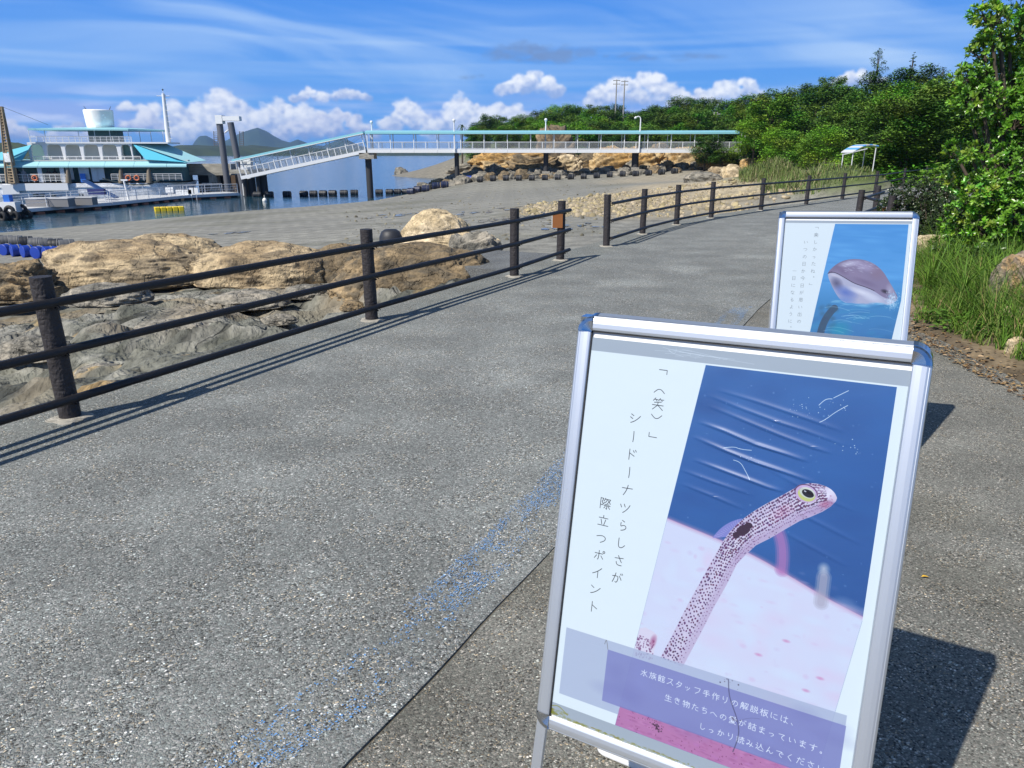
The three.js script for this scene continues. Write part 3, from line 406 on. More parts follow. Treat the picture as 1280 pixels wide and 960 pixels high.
const kana = {
  し: [[30, 10, 29, 60, 34, 82, 50, 88, 68, 80, 82, 62]], つ: TSU, っ: small(TSU), ら: [[40, 8, 60, 18], [32, 28, 28, 62, 50, 46, 72, 48, 78, 66, 62, 84, 36, 90]], さ: [[15, 32, 50, 30, 84, 24], [42, 8, 56, 38, 72, 60], [28, 60, 30, 78, 50, 88, 74, 86]],
  か: KA, が: [...KA, [76, 8, 82, 18], [88, 4, 94, 14]], た: TA, だ: [...TA, [74, 8, 80, 18], [86, 4, 92, 14]], ね: [[28, 8, 28, 92], [10, 30, 28, 28, 30, 34, 8, 74], [28, 52, 54, 28, 78, 34, 82, 60, 74, 86, 56, 86, 58, 72, 76, 74, 92, 88]],
  い: [[16, 24, 16, 60, 26, 80, 36, 68], [70, 28, 84, 46, 88, 66]], の: [[52, 20, 44, 60, 26, 82, 12, 64, 22, 34, 52, 20, 82, 32, 88, 60, 70, 84, 56, 90]], に: [[18, 14, 12, 50, 18, 88, 26, 74], [46, 30, 84, 28], [44, 62, 50, 80, 68, 84, 90, 80]],
  な: [[12, 28, 52, 22], [36, 8, 28, 40, 12, 66], [68, 22, 86, 38], [62, 44, 62, 80, 44, 90, 32, 80, 48, 70, 68, 78, 86, 92]], る: [[26, 14, 70, 12, 40, 44, 18, 66, 50, 48, 80, 56, 82, 76, 62, 90, 42, 88, 40, 74, 56, 72, 62, 86]], よ: [[52, 10, 52, 74, 40, 88, 22, 84, 26, 70, 48, 68, 82, 86], [54, 34, 82, 30]],
  う: [[36, 10, 62, 16], [22, 42, 50, 32, 74, 38, 74, 64, 56, 84, 38, 94]], は: [[16, 12, 10, 50, 16, 88, 24, 74], [42, 30, 90, 28], [68, 8, 68, 80, 54, 90, 42, 80, 56, 70, 74, 78, 90, 90]], き: [[18, 24, 76, 18], [16, 42, 80, 36], [40, 6, 56, 34, 70, 58], [26, 62, 30, 80, 50, 88, 72, 86]],
  ち: [[16, 26, 78, 22], [42, 6, 34, 36, 24, 58, 54, 46, 78, 54, 78, 74, 58, 88, 34, 92]], へ: [[8, 58, 36, 32, 50, 42, 92, 76]], ま: [[16, 24, 82, 22], [20, 44, 78, 42], [50, 6, 50, 76, 38, 88, 22, 82, 30, 70, 52, 72, 82, 90]], て: TE, で: [...TE, [70, 40, 78, 50], [82, 34, 90, 44]],
  す: [[8, 28, 92, 26], [56, 6, 56, 50, 46, 62, 34, 52, 44, 42, 56, 52, 54, 76, 38, 94]], り: [[24, 12, 20, 40, 26, 56, 34, 44], [70, 10, 74, 44, 64, 76, 44, 94]], み: [[20, 16, 54, 14, 36, 60, 18, 78, 10, 66, 26, 56, 60, 66, 92, 80], [74, 36, 70, 66, 52, 92]], ん: [[46, 8, 26, 60, 10, 92, 34, 58, 48, 54, 54, 78, 68, 90, 90, 66]], く: [[64, 8, 26, 46, 28, 52, 68, 92]],
  シ: [[14, 18, 34, 30], [8, 42, 28, 54], [14, 86, 52, 74, 88, 28]], ー: [[50, 8, 54, 50, 50, 92]], ド: [[34, 8, 34, 92], [34, 38, 74, 60], [64, 16, 72, 30], [80, 10, 88, 24]], ナ: [[8, 36, 92, 32], [54, 8, 50, 50, 22, 92]], ツ: TSUK, ッ: small(TSUK), ポ: [[12, 34, 78, 32], [46, 8, 46, 90, 36, 82], [26, 50, 10, 76], [64, 50, 82, 74]],
  イ: [[84, 8, 50, 44, 10, 62], [54, 40, 54, 92]], ン: [[12, 20, 36, 36], [12, 84, 54, 72, 90, 28]], ト: [[36, 8, 36, 92], [36, 36, 80, 60]], '、': [[14, 70, 30, 90]], '（': [[8, 72, 30, 48, 50, 42, 70, 48, 92, 72]], '）': [[8, 28, 30, 52, 50, 58, 70, 52, 92, 28]],
};
const kanji = {
  ス: [[16, 16, 78, 14, 54, 56, 10, 90], [54, 52, 90, 90]], タ: [[46, 6, 34, 34, 10, 58], [40, 22, 82, 22, 66, 64, 22, 94], [28, 44, 66, 64]], フ: [[14, 18, 86, 16, 72, 60, 30, 92]], '「': [[18, 40, 84, 40, 84, 74]], '」': [[16, 26, 16, 60, 82, 60]],
  笑: [[28, 4, 10, 26], [20, 16, 48, 16], [32, 16, 40, 28], [66, 4, 52, 24], [60, 14, 94, 14], [74, 14, 82, 26], [76, 32, 20, 40], [6, 60, 94, 60], [50, 38, 48, 60, 10, 96], [50, 60, 92, 96]],
  際: [[10, 8, 10, 94], [10, 10, 34, 10, 22, 38, 34, 56, 24, 66, 14, 62], [50, 6, 38, 32], [46, 14, 66, 14, 56, 36, 36, 50], [70, 14, 92, 14, 84, 30, 66, 48], [72, 22, 94, 48], [48, 56, 84, 56], [40, 66, 94, 66], [66, 66, 66, 94, 58, 90], [52, 74, 42, 88], [78, 74, 92, 90]],
  立: [[50, 4, 50, 22], [12, 26, 88, 26], [30, 38, 40, 76], [70, 38, 58, 80], [6, 86, 94, 86]], 水: [[50, 4, 50, 92, 40, 86], [10, 32, 40, 32, 30, 58, 6, 84], [86, 20, 58, 44], [54, 38, 72, 68, 96, 88]],
  族: [[24, 4, 28, 16], [4, 22, 48, 22], [22, 22, 20, 58, 4, 92], [22, 44, 42, 44, 38, 88, 30, 84], [62, 4, 52, 24], [56, 16, 96, 16], [62, 30, 54, 46], [58, 38, 92, 38], [50, 60, 96, 60], [74, 38, 72, 62, 50, 94], [74, 62, 96, 94]],
  館: [[26, 4, 4, 28], [26, 4, 46, 24], [26, 20, 26, 30], [12, 34, 40, 34, 40, 58, 12, 58, 12, 34], [12, 46, 40, 46], [12, 58, 12, 90, 34, 80], [40, 66, 26, 74, 48, 92], [72, 4, 72, 14], [54, 26, 54, 16, 94, 16, 94, 26], [62, 34, 62, 92], [62, 34, 86, 34, 86, 54, 62, 54], [62, 68, 90, 68, 90, 90, 62, 90]],
  手: [[78, 6, 18, 18], [14, 34, 84, 34], [6, 56, 94, 56], [50, 14, 52, 90, 38, 86]], 作: [[30, 4, 6, 48], [20, 32, 20, 94], [52, 4, 36, 40], [46, 24, 96, 24], [62, 24, 62, 94], [62, 46, 92, 46], [62, 68, 92, 68]],
  解: [[24, 4, 8, 28], [20, 12, 40, 12, 34, 26], [10, 28, 42, 28, 42, 92, 34, 88], [10, 28, 8, 70, 2, 94], [10, 48, 42, 48], [10, 66, 42, 66], [26, 28, 26, 66], [52, 10, 94, 10, 90, 40, 82, 38], [70, 10, 68, 28, 52, 46], [58, 50, 52, 66], [54, 58, 94, 58], [50, 76, 96, 76], [74, 48, 74, 96]],
  説: [...SAY, [56, 4, 62, 18], [86, 4, 78, 20], [54, 26, 90, 26, 90, 50, 54, 50, 54, 26], [64, 50, 60, 74, 46, 94], [78, 50, 78, 86, 96, 86, 96, 74]], 板: [[4, 26, 44, 26], [24, 4, 24, 96], [24, 30, 4, 66], [24, 36, 42, 54], [52, 12, 96, 12], [54, 12, 52, 56, 42, 94], [56, 36, 90, 36, 76, 68, 48, 96], [60, 40, 76, 70, 98, 96]],
  生: [[26, 8, 10, 40], [20, 28, 88, 28], [16, 56, 84, 56], [4, 90, 96, 90], [50, 4, 50, 90]], 物: [[14, 12, 6, 36], [10, 28, 44, 28], [4, 62, 46, 52], [26, 4, 26, 96], [60, 4, 46, 40], [54, 22, 94, 22, 90, 86, 78, 90], [70, 24, 48, 68], [84, 24, 54, 92]],
  愛: [[84, 4, 14, 12], [20, 16, 26, 28], [46, 14, 50, 26], [80, 12, 70, 28], [6, 42, 6, 32, 94, 32, 94, 42], [22, 46, 16, 60], [34, 44, 36, 60, 66, 60, 66, 52], [48, 40, 54, 50], [78, 44, 88, 56], [40, 62, 12, 84], [34, 70, 76, 70, 50, 90, 10, 98], [34, 74, 92, 98]],
  詰: [...SAY, [52, 18, 98, 18], [74, 4, 74, 44], [56, 44, 94, 44], [56, 58, 92, 58, 92, 92, 56, 92, 56, 58]], 読: [...SAY, [54, 14, 96, 14], [75, 4, 75, 28], [58, 28, 92, 28], [50, 50, 50, 40, 98, 40, 98, 50], [64, 54, 60, 76, 48, 94], [80, 52, 80, 88, 97, 88, 97, 76]],
  込: [[14, 8, 24, 20], [4, 38, 22, 38, 20, 72, 4, 84], [20, 74, 40, 90, 96, 92], [62, 8, 56, 44, 34, 74], [60, 12, 72, 50, 96, 74]], 楽: [[50, 2, 44, 12], [34, 14, 66, 14, 66, 48, 34, 48, 34, 14], [34, 31, 66, 31], [12, 14, 24, 26], [6, 48, 26, 36], [88, 14, 76, 26], [74, 36, 94, 48], [4, 60, 96, 60], [50, 48, 50, 98], [50, 60, 8, 94], [50, 60, 92, 94]],
  日: [[22, 10, 22, 92], [22, 10, 78, 10, 78, 92], [22, 50, 78, 50], [22, 88, 78, 88]], 今: [[50, 4, 4, 46], [50, 4, 96, 46], [32, 42, 68, 42], [20, 58, 78, 58, 52, 96]], 思: [[20, 8, 80, 8, 80, 52, 20, 52, 20, 8], [50, 8, 50, 52], [20, 30, 80, 30], [18, 64, 8, 84], [34, 62, 38, 90, 70, 90, 72, 76], [48, 58, 58, 70], [82, 62, 94, 80]],
  出: [[50, 4, 50, 92], [20, 16, 20, 42, 80, 42, 80, 14], [12, 56, 12, 92, 88, 92, 88, 54]], 一: [[8, 50, 92, 50]],
};
function glyph(g, ch, cx, cy, s, w, upright) { // centred on cx, cy; s = size in mm
  const X = (v) => cx + (v - 50) * s / 100; g.lineWidth = w; g.lineCap = 'round'; g.lineJoin = 'round';
  const Y = (v) => cy + (v - 50) * s / 100;
  if (ch === '。') { g.beginPath(); g.arc(cx + (upright ? 0.28 : -0.3) * s, cy + (upright ? -0.3 : 0.3) * s, s * 0.1, 0, 7); g.stroke(); return; }
  if (ch === 'ポ') { g.beginPath(); g.arc(X(86), Y(16), s * 0.08, 0, 7); g.stroke(); }
  for (const st of kana[ch] ?? kanji[ch] ?? []) {
    g.beginPath(); g.moveTo(X(st[0]), Y(st[1]));
    if (kana[ch] && st.length > 4) { for (let i = 2; i < st.length - 2; i += 2) { const mx = i + 2 < st.length - 2 ? (st[i] + st[i + 2]) / 2 : st[i + 2], my = i + 2 < st.length - 2 ? (st[i + 1] + st[i + 3]) / 2 : st[i + 3]; g.quadraticCurveTo(X(st[i]), Y(st[i + 1]), X(mx), Y(my)); } } else for (let i = 2; i < st.length; i += 2) g.lineTo(X(st[i]), Y(st[i + 1]));
    g.stroke();
  }
}
const column = (g, text, x, y0, pitch, s, w) => [...text].forEach((c, i) => glyph(g, c, x, y0 + i * pitch, s, w, true));
const row = (g, text, x0, y, pitch, s, w) => [...text].forEach((c, i) => glyph(g, c, x0 + i * pitch, y, s, w, false));

// ---------------------------------------------------------------- printed sheets (drawn in millimetres of the frame, 641 x 894)
function sheetCanvas(k, draw) { const c = document.createElement('canvas'); c.width = Math.round(585 * k); c.height = Math.round(818 * k); const g = c.getContext('2d'); g.scale(k, k); g.translate(-28, -44); draw(g); const t = new THREE.CanvasTexture(c); t.colorSpace = THREE.SRGBColorSpace; t.magFilter = THREE.LinearFilter; t.anisotropy = 8; return t; }
const poly = (g, pts) => { g.beginPath(); pts.forEach(([x, y], i) => (i ? g.lineTo(x, y) : g.moveTo(x, y))); g.closePath(); };
const curve = (g, pts) => { g.moveTo(...pts[0]); for (let i = 1; i < pts.length - 1; i++) { const e = i === pts.length - 2; g.quadraticCurveTo(pts[i][0], pts[i][1], e ? pts[i + 1][0] : (pts[i][0] + pts[i + 1][0]) / 2, e ? pts[i + 1][1] : (pts[i][1] + pts[i + 1][1]) / 2); } };
function softBlob(g, x, y, rx, ry, rgb, a, rot = 0) { g.save(); g.translate(x, y); g.rotate(rot); g.scale(rx, ry); const q = g.createRadialGradient(0, 0, 0, 0, 0, 1); q.addColorStop(0, `rgba(${rgb},${a})`); q.addColorStop(0.5, `rgba(${rgb},${a * 0.6})`); q.addColorStop(1, `rgba(${rgb},0)`); g.fillStyle = q; g.beginPath(); g.arc(0, 0, 1, 0, 7); g.fill(); g.restore(); }
const eelSheet = sheetCanvas(2.4, (g) => {
  reseed(77);
  g.fillStyle = '#a9b0bb'; g.fillRect(28, 44, 585, 818);                                 // bare backing above and below the sheet
  g.fillStyle = '#e6ecf0'; g.fillRect(32.5, 71, 577, 762);                                 // paper
  g.save(); poly(g, [[269, 74], [593, 74], [593, 487], [551, 833], [176, 833]]); g.clip();
  const w = g.createLinearGradient(300, 74, 420, 480); w.addColorStop(0, '#3869a9'); w.addColorStop(0.5, '#2c5c9f'); w.addColorStop(1, '#2a5697'); g.fillStyle = w; g.fillRect(150, 74, 460, 770);
  for (let i = 0; i < 60; i++) softBlob(g, rr(240, 600), rr(74, 470), rr(20, 90), rr(15, 50), i % 2 ? '46,104,172' : '32,72,136', 0.22);
  for (let i = 0; i < 70; i++) softBlob(g, rr(240, 600), rr(80, 470), rr(0.8, 3), rr(0.8, 3), '150,175,225', rr(0.1, 0.5));
  // pale sand
  const top = [[170, 370], [233, 384], [323, 399], [404, 417], [464, 438], [549, 469], [610, 484]];
  g.beginPath(); curve(g, top); g.lineTo(610, 840); g.lineTo(150, 840); g.closePath(); g.fillStyle = '#d6d6ec'; g.fill();
  for (const [w2, a] of [[14, 0.16], [8, 0.28], [3, 0.4]]) { g.beginPath(); curve(g, top); g.lineWidth = w2; g.strokeStyle = `rgba(190,140,180,${a})`; g.stroke(); }
  for (let i = 0; i < 90; i++) softBlob(g, rr(180, 600), rr(440, 680), rr(10, 50), rr(8, 30), ['218,208,232', '212,224,242', '224,196,224', '216,226,242'][i % 4], 0.35);
  for (let i = 0; i < 70; i++) softBlob(g, rr(180, 600), rr(420, 680), rr(3, 14), rr(2, 7), ['214,150,196', '216,168,206', '200,170,210'][i % 3], rr(0.08, 0.28));
  for (const [x, y] of [[476, 560], [432, 600], [540, 610], [520, 640]]) softBlob(g, x, y, 9, 4, '205,90,150', 0.5);
  // far eels out of focus
  for (const [a, b] of [[13, 0.3], [10, 0.4], [6, 0.5]]) { g.lineCap = 'round'; g.lineWidth = a * 2; g.strokeStyle = `rgba(182,118,178,${b})`; g.beginPath(); g.moveTo(432, 356); g.quadraticCurveTo(452, 380, 452, 432); g.stroke(); g.strokeStyle = `rgba(176,168,186,${b})`; g.beginPath(); g.moveTo(523, 426); g.lineTo(524, 474); g.stroke(); }
  softBlob(g, 521, 412, 12, 14, '190,190,205', 0.9);
  // the eel: upper and lower outline
  const up = [[251, 664], [268, 616], [291, 543], [315, 478], [333, 428], [345, 396], [362, 366], [386, 338], [412, 314], [435, 295], [453, 279], [466, 268], [482, 262], [498, 262], [513, 266], [523, 274], [526, 281]];
  const lo = [[297, 668], [323, 592], [341, 535], [359, 485], [373, 440], [387, 418], [402, 397], [425, 378], [447, 357], [472, 334], [490, 322], [506, 310], [518, 298], [525, 287], [526, 281]];
  // fin
  g.beginPath(); g.moveTo(322, 402); g.quadraticCurveTo(338, 366, 372, 352); g.lineTo(352, 392); g.closePath(); g.fillStyle = 'rgba(148,138,205,0.85)'; g.fill(); g.strokeStyle = 'rgba(215,205,235,0.6)'; g.lineWidth = 0.5; for (let i = 0; i < 12; i++) { g.beginPath(); g.moveTo(326 + i * 3.4, 396 - i * 3.6); g.lineTo(336 + i * 2.6, 396 - i * 3.0); g.stroke(); }
  const body = () => { g.beginPath(); curve(g, up); for (let i = lo.length - 2; i >= 0; i--) g.lineTo(...lo[i]); g.closePath(); };
  body(); g.fillStyle = '#cdbfd8'; g.fill(); g.save(); body(); g.clip();
  const on = (l, t) => { const f = clamp(t) * (l.length - 1), i = Math.min(l.length - 2, Math.floor(f)); return [lerp(l[i][0], l[i + 1][0], f - i), lerp(l[i][1], l[i + 1][1], f - i)]; };
  for (let i = 0; i < 60; i++) { const t = i / 60, a = on(up, t), b = on(lo, t); softBlob(g, lerp(a[0], b[0], 0.9), lerp(a[1], b[1], 0.9), 14, 14, '150,110,160', 0.16); softBlob(g, lerp(a[0], b[0], 0.45), lerp(a[1], b[1], 0.45), 12, 12, '236,228,240', 0.3); }
  for (let i = 0; i < 108; i++) for (let j = 0; j < 10; j++) {
    const t = (i + (j % 2) * 0.5 + rr(-0.25, 0.25)) / 108; if (t > 0.84) continue; const s = (j + 0.5 + rr(-0.22, 0.22)) / 10, a = on(up, t), b = on(lo, t), x = lerp(a[0], b[0], s), y = lerp(a[1], b[1], s), r = rr(1.1, 1.95) * (s > 0.72 ? 0.6 : 1) * (t > 0.7 ? 0.8 : 1);
    if (s > 0.92 && rnd() < 0.6) continue; g.fillStyle = `rgba(${72 + rr(0, 30) | 0},${38 + rr(0, 22) | 0},${76 + rr(0, 25) | 0},${s > 0.75 ? 0.55 : 0.88})`; g.beginPath(); g.ellipse(x, y, r, r * rr(1.1, 1.6), rr(-0.4, 0.9), 0, 7); g.fill();
  }
  softBlob(g, 440, 325, 30, 14, '190,110,150', 0.35, -0.7); softBlob(g, 508, 296, 14, 8, '190,90,120', 0.5, -0.4); softBlob(g, 505, 272, 22, 10, '235,222,240', 0.7, 0.1); softBlob(g, 516, 268, 8, 5, '245,238,245', 0.8);
  for (let i = 0; i < 24; i++) softBlob(g, rr(488, 522), rr(276, 304), rr(0.8, 2), rr(0.8, 2), '150,60,100', 0.5);
  g.restore();
  // dark blotch
  g.fillStyle = '#3d2138'; for (const [x, y, a, b, r] of [[376, 374, 14, 9, -0.75], [384, 364, 8, 6, -0.5], [365, 386, 7, 6, -0.8]]) { g.beginPath(); g.ellipse(x, y, a, b, r, 0, 7); g.fill(); }
  // eye
  g.fillStyle = '#c9a9cf'; g.beginPath(); g.ellipse(475, 283, 20, 16.5, 0.2, 0, 7); g.fill(); g.strokeStyle = '#5d3b62'; g.lineWidth = 1.8; g.beginPath(); g.ellipse(475, 283, 19, 15.5, 0.2, 2.6, 6.0); g.stroke();
  g.fillStyle = '#c6c878'; g.beginPath(); g.ellipse(476, 285, 15, 12, 0.25, 0, 7); g.fill(); g.fillStyle = '#cfd0c4'; g.beginPath(); g.ellipse(477, 281.5, 13.5, 9.5, 0.25, 0, 7); g.fill(); g.fillStyle = '#1a1420'; g.beginPath(); g.ellipse(478, 282.5, 10.5, 6.8, 0.3, 0, 7); g.fill(); g.fillStyle = 'rgba(240,240,255,0.8)'; g.beginPath(); g.ellipse(473, 279.5, 2.4, 1.2, 0.3, 0, 7); g.fill();
  // tail of a second eel
  poly(g, [[201, 619], [214, 612], [232, 616], [241, 622], [235, 678], [196, 676]]); g.fillStyle = '#ddd2e4'; g.fill(); for (let i = 0; i < 90; i++) { g.fillStyle = `rgba(110,60,105,${rr(0.4, 0.8)})`; g.beginPath(); g.ellipse(rr(199, 236), rr(632, 676), rr(0.9, 1.7), rr(1.2, 2.2), 0, 0, 7); g.fill(); } softBlob(g, 233, 636, 8, 18, '150,60,110', 0.7, 0.2);
  // rosy gravel
  g.fillStyle = '#bb78a9'; g.fillRect(150, 790, 460, 50); for (let i = 0; i < 260; i++) softBlob(g, rr(170, 560), rr(788, 836), rr(1.5, 12), rr(1, 4), ['172,96,150', '208,140,188', '156,88,140', '192,122,184'][i % 4], 0.5); for (let i = 0; i < 90; i++) { g.fillStyle = 'rgba(100,30,80,0.55)'; g.beginPath(); g.ellipse(rr(175, 560), rr(792, 834), rr(0.6, 2), rr(0.5, 1.2), rr(0, 3), 0, 7); g.fill(); }
  g.restore();
  g.fillStyle = 'rgba(172,180,206,0.80)'; g.fillRect(46, 662, 545, 19); g.fillRect(46, 681, 96, 128); g.fillRect(142, 792, 38, 17);
  g.fillStyle = 'rgba(124,126,184,0.86)'; g.fillRect(142, 681, 450, 111);
  for (let i = 0; i < 26; i++) softBlob(g, rr(150, 590), rr(684, 790), rr(20, 60), rr(10, 30), i % 2 ? '142,146,204' : '112,110,170', 0.18);
  g.strokeStyle = '#232428'; column(g, '「', 188, 96, 36, 24, 1.2); column(g, '（笑）', 185.5, 134, 27.5, 25, 1.2); column(g, '」', 183, 226, 36, 24, 1.2);
  column(g, 'シードーナツらしさが', 143.5, 197, 36.85, 25.5, 1.3); column(g, '際立つポイント', 100.5, 381, 36.75, 25.5, 1.3);
  g.strokeStyle = '#eef1fb'; row(g, '水族館スタッフ手作りの解説板には、', 223, 705.5, 17.87, 15, 0.95); row(g, '生き物たちへの愛が詰まっています。', 277, 739.5, 17.87, 15, 0.95); row(g, 'しっかり読み込んでください', 348.5, 772.5, 17.87, 15, 0.95);
  // stains under the cover: mould threads, specks, algae along the foot
  const thread = (pts, w, c) => { g.strokeStyle = c; g.lineWidth = w; g.beginPath(); curve(g, pts); g.stroke(); };
  thread([[134, 672], [136, 660], [139, 668], [142, 681]], 1.1, 'rgba(90,80,70,0.7)'); thread([[385, 664], [388, 690], [398, 712], [412, 738], [418, 768], [410, 800]], 2.2, 'rgba(70,66,96,0.6)'); thread([[412, 738], [430, 722], [450, 720]], 0.7, 'rgba(80,76,110,0.5)');
  for (let i = 0; i < 40; i++) { g.fillStyle = `rgba(60,45,60,${rr(0.3, 0.8)})`; const q = i % 4; g.beginPath(); g.arc([405, 392, 262, 250][q] + gauss() * [10, 18, 16, 26][q], [735, 668, 806, 800][q] + gauss() * [6, 8, 10, 6][q], rr(0.4, 1.5), 0, 7); g.fill(); }
  for (let i = 0; i < 60; i++) { g.fillStyle = `rgba(40,25,40,${rr(0.5, 0.9)})`; const x = 262 + gauss() * 9; g.beginPath(); g.arc(x, 806 + (x - 262) * 0.5 + gauss() * 7, rr(0.3, 1.3), 0, 7); g.fill(); }
  for (let i = 0; i < 240; i++) { const x = 31 + Math.pow(rnd(), 2.2) * 330, y = 861 - rnd() * (x < 70 ? 14 : 5); g.fillStyle = `rgba(${118 + rr(0, 30) | 0},${112 + rr(0, 24) | 0},30,${rr(0.12, 0.4)})`; g.beginPath(); g.ellipse(x, y, rr(1, 7), rr(0.6, 2.2), 0, 0, 7); g.fill(); }
  thread([[33, 842], [44, 836], [58, 842], [70, 850]], 2.4, 'rgba(140,132,40,0.55)');
  // white scuffs on the cover and print where it has cracked
  for (const p of [[[520, 90], [506, 100], [498, 106]], [[496, 108], [488, 108], [480, 116], [476, 122]], [[322, 226], [340, 220], [352, 224], [372, 222]], [[342, 246], [354, 246], [366, 262], [376, 277]], [[522, 116], [506, 128], [488, 148], [481, 152]]]) thread(p, 1.1, 'rgba(222,232,244,0.9)');
  for (let i = 0; i < 60; i++) { g.fillStyle = 'rgba(225,235,246,0.8)'; const q = i % 5; g.beginPath(); g.arc([470, 440, 505, 370, 540][q] + gauss() * 26, [140, 128, 120, 230, 190][q] + gauss() * 14, rr(0.3, 0.9), 0, 7); g.fill(); }
  for (let i = 0; i < 9; i++) thread([[28 + rr(120, 300), 46 + rr(2, 20)], [28 + rr(130, 320), 46 + rr(2, 20)], [28 + rr(140, 330), 46 + rr(2, 20)]].map(([x, y]) => [x, y]), 0.6, 'rgba(225,232,242,0.5)');
});
const dolphinSheet = sheetCanvas(1.6, (g) => {
  reseed(88);
  g.fillStyle = '#adb3bd'; g.fillRect(28, 44, 585, 818); g.fillStyle = '#e6ecf1'; g.fillRect(32, 57, 579, 790);
  g.save(); poly(g, [[268, 60], [597, 60], [597, 430], [545, 840], [165, 840]]); g.clip();
  const w = g.createLinearGradient(300, 60, 330, 700); w.addColorStop(0, '#4b93d6'); w.addColorStop(0.42, '#5b9fdc'); w.addColorStop(0.62, '#4588bf'); w.addColorStop(1, '#3f74ad'); g.fillStyle = w; g.fillRect(150, 60, 460, 800);
  for (let i = 0; i < 70; i++) softBlob(g, rr(240, 600), rr(60, 360), rr(40, 120), rr(4, 16), i % 2 ? '105,175,232' : '66,140,206', 0.3, 0.05);
  for (let i = 0; i < 50; i++) softBlob(g, rr(170, 600), rr(430, 840), rr(30, 90), rr(8, 30), i % 2 ? '60,150,190' : '52,108,160', 0.28, -0.2);
  softBlob(g, 330, 590, 70, 60, '40,150,175', 0.8); g.strokeStyle = 'rgba(62,70,86,0.75)'; g.lineWidth = 34; g.lineCap = 'round'; g.beginPath(); g.moveTo(300, 480); g.quadraticCurveTo(255, 530, 246, 610); g.stroke(); for (let i = 0; i < 20; i++) softBlob(g, rr(236, 312), rr(470, 610), 18, 18, '60,96,120', 0.3);
  // head
  g.beginPath(); curve(g, [[255, 309], [257, 298], [268, 284], [284, 266], [312, 245], [354, 232], [409, 233], [462, 252], [506, 290], [536, 338], [562, 378], [585, 420], [560, 450], [500, 452], [440, 462], [377, 460], [330, 446], [296, 402], [272, 356], [258, 326], [255, 309]]); g.fillStyle = '#8a7b99'; g.fill(); g.save(); g.clip();
  softBlob(g, 300, 262, 60, 26, '118,102,130', 0.8, -0.6); softBlob(g, 352, 256, 62, 18, '205,198,222', 0.85, -0.15); softBlob(g, 420, 268, 70, 26, '178,164,196', 0.75, 0.35); softBlob(g, 480, 300, 46, 46, '140,116,138', 0.7); softBlob(g, 385, 310, 80, 30, '148,130,160', 0.7, 0.35); softBlob(g, 430, 345, 70, 16, '120,102,134', 0.7, 0.35); softBlob(g, 322, 292, 40, 16, '120,100,132', 0.7, 0.5);
  g.beginPath(); curve(g, [[255, 309], [275, 303], [293, 305], [336, 329], [381, 356], [437, 372], [474, 388], [520, 420], [590, 440], [560, 480], [330, 480], [250, 380], [250, 320], [255, 309]]); g.save(); g.clip(); g.fillStyle = '#b5b2cb'; g.fillRect(240, 290, 360, 200); softBlob(g, 290, 318, 40, 10, '208,198,214', 0.95, 0.35); softBlob(g, 300, 356, 44, 30, '92,88,120', 0.95, 0.9); softBlob(g, 345, 400, 70, 36, '96,118,190', 0.95, 0.4); softBlob(g, 420, 396, 90, 18, '226,222,236', 0.95, 0.32); softBlob(g, 470, 424, 60, 22, '214,212,230', 0.9, 0.3); softBlob(g, 340, 440, 70, 24, '104,134,200', 0.8, 0.1); g.restore();
  softBlob(g, 522, 388, 24, 12, '48,40,54', 1, 0.35); softBlob(g, 545, 380, 22, 40, '196,190,210', 0.6, -0.3);
  for (let i = 0; i < 40; i++) softBlob(g, rr(320, 480), rr(240, 300), rr(3, 16), rr(1, 4), '220,214,232', 0.4, 0.25);
  g.restore();
  g.strokeStyle = '#2f2434'; g.lineWidth = 2.6; g.beginPath(); curve(g, [[255, 308], [270, 299], [293, 303], [336, 327], [381, 354], [437, 370], [474, 386]]); g.stroke(); g.lineWidth = 1.6; g.strokeStyle = 'rgba(70,50,80,0.8)'; g.beginPath(); curve(g, [[256, 306], [262, 298], [270, 296], [276, 300]]); g.stroke();
  for (let i = 0; i < 60; i++) { const t = rnd(); softBlob(g, lerp(290, 520, t) + gauss() * 6, 446 + 14 * Math.sin(t * 3) + gauss() * 6, rr(14, 34), rr(4, 9), i % 3 ? '84,150,202' : '128,186,222', 0.5, 0.05); }
  // broken water round the neck
  for (let i = 0; i < 240; i++) softBlob(g, 558 + gauss() * 26, 432 + gauss() * 36, rr(1, 10), rr(1, 4), i % 3 ? '214,228,244' : '150,194,226', 0.6, rr(0, 3)); for (let i = 0; i < 18; i++) { g.strokeStyle = 'rgba(180,214,236,0.4)'; g.lineWidth = rr(1, 3); g.beginPath(); const x = rr(250, 480), y = rr(445, 600); g.moveTo(x, y); g.quadraticCurveTo(x + 40, y - 16, x + rr(60, 130), y + rr(-8, 14)); g.stroke(); }
  g.restore();
  g.fillStyle = 'rgba(126,128,186,0.93)'; g.fillRect(142, 690, 450, 110);
  g.strokeStyle = '#5c6068'; column(g, '「楽しかったね。', 184.5, 80, 36.2, 22, 1.05); column(g, '」', 180, 364, 36, 22, 1.05); column(g, 'いつの日か今日が思い出の', 139.5, 153, 36.5, 22, 1.05); column(g, '一日になるように。', 97, 299, 36.6, 22, 1.05);
});
console.log('sheets done');

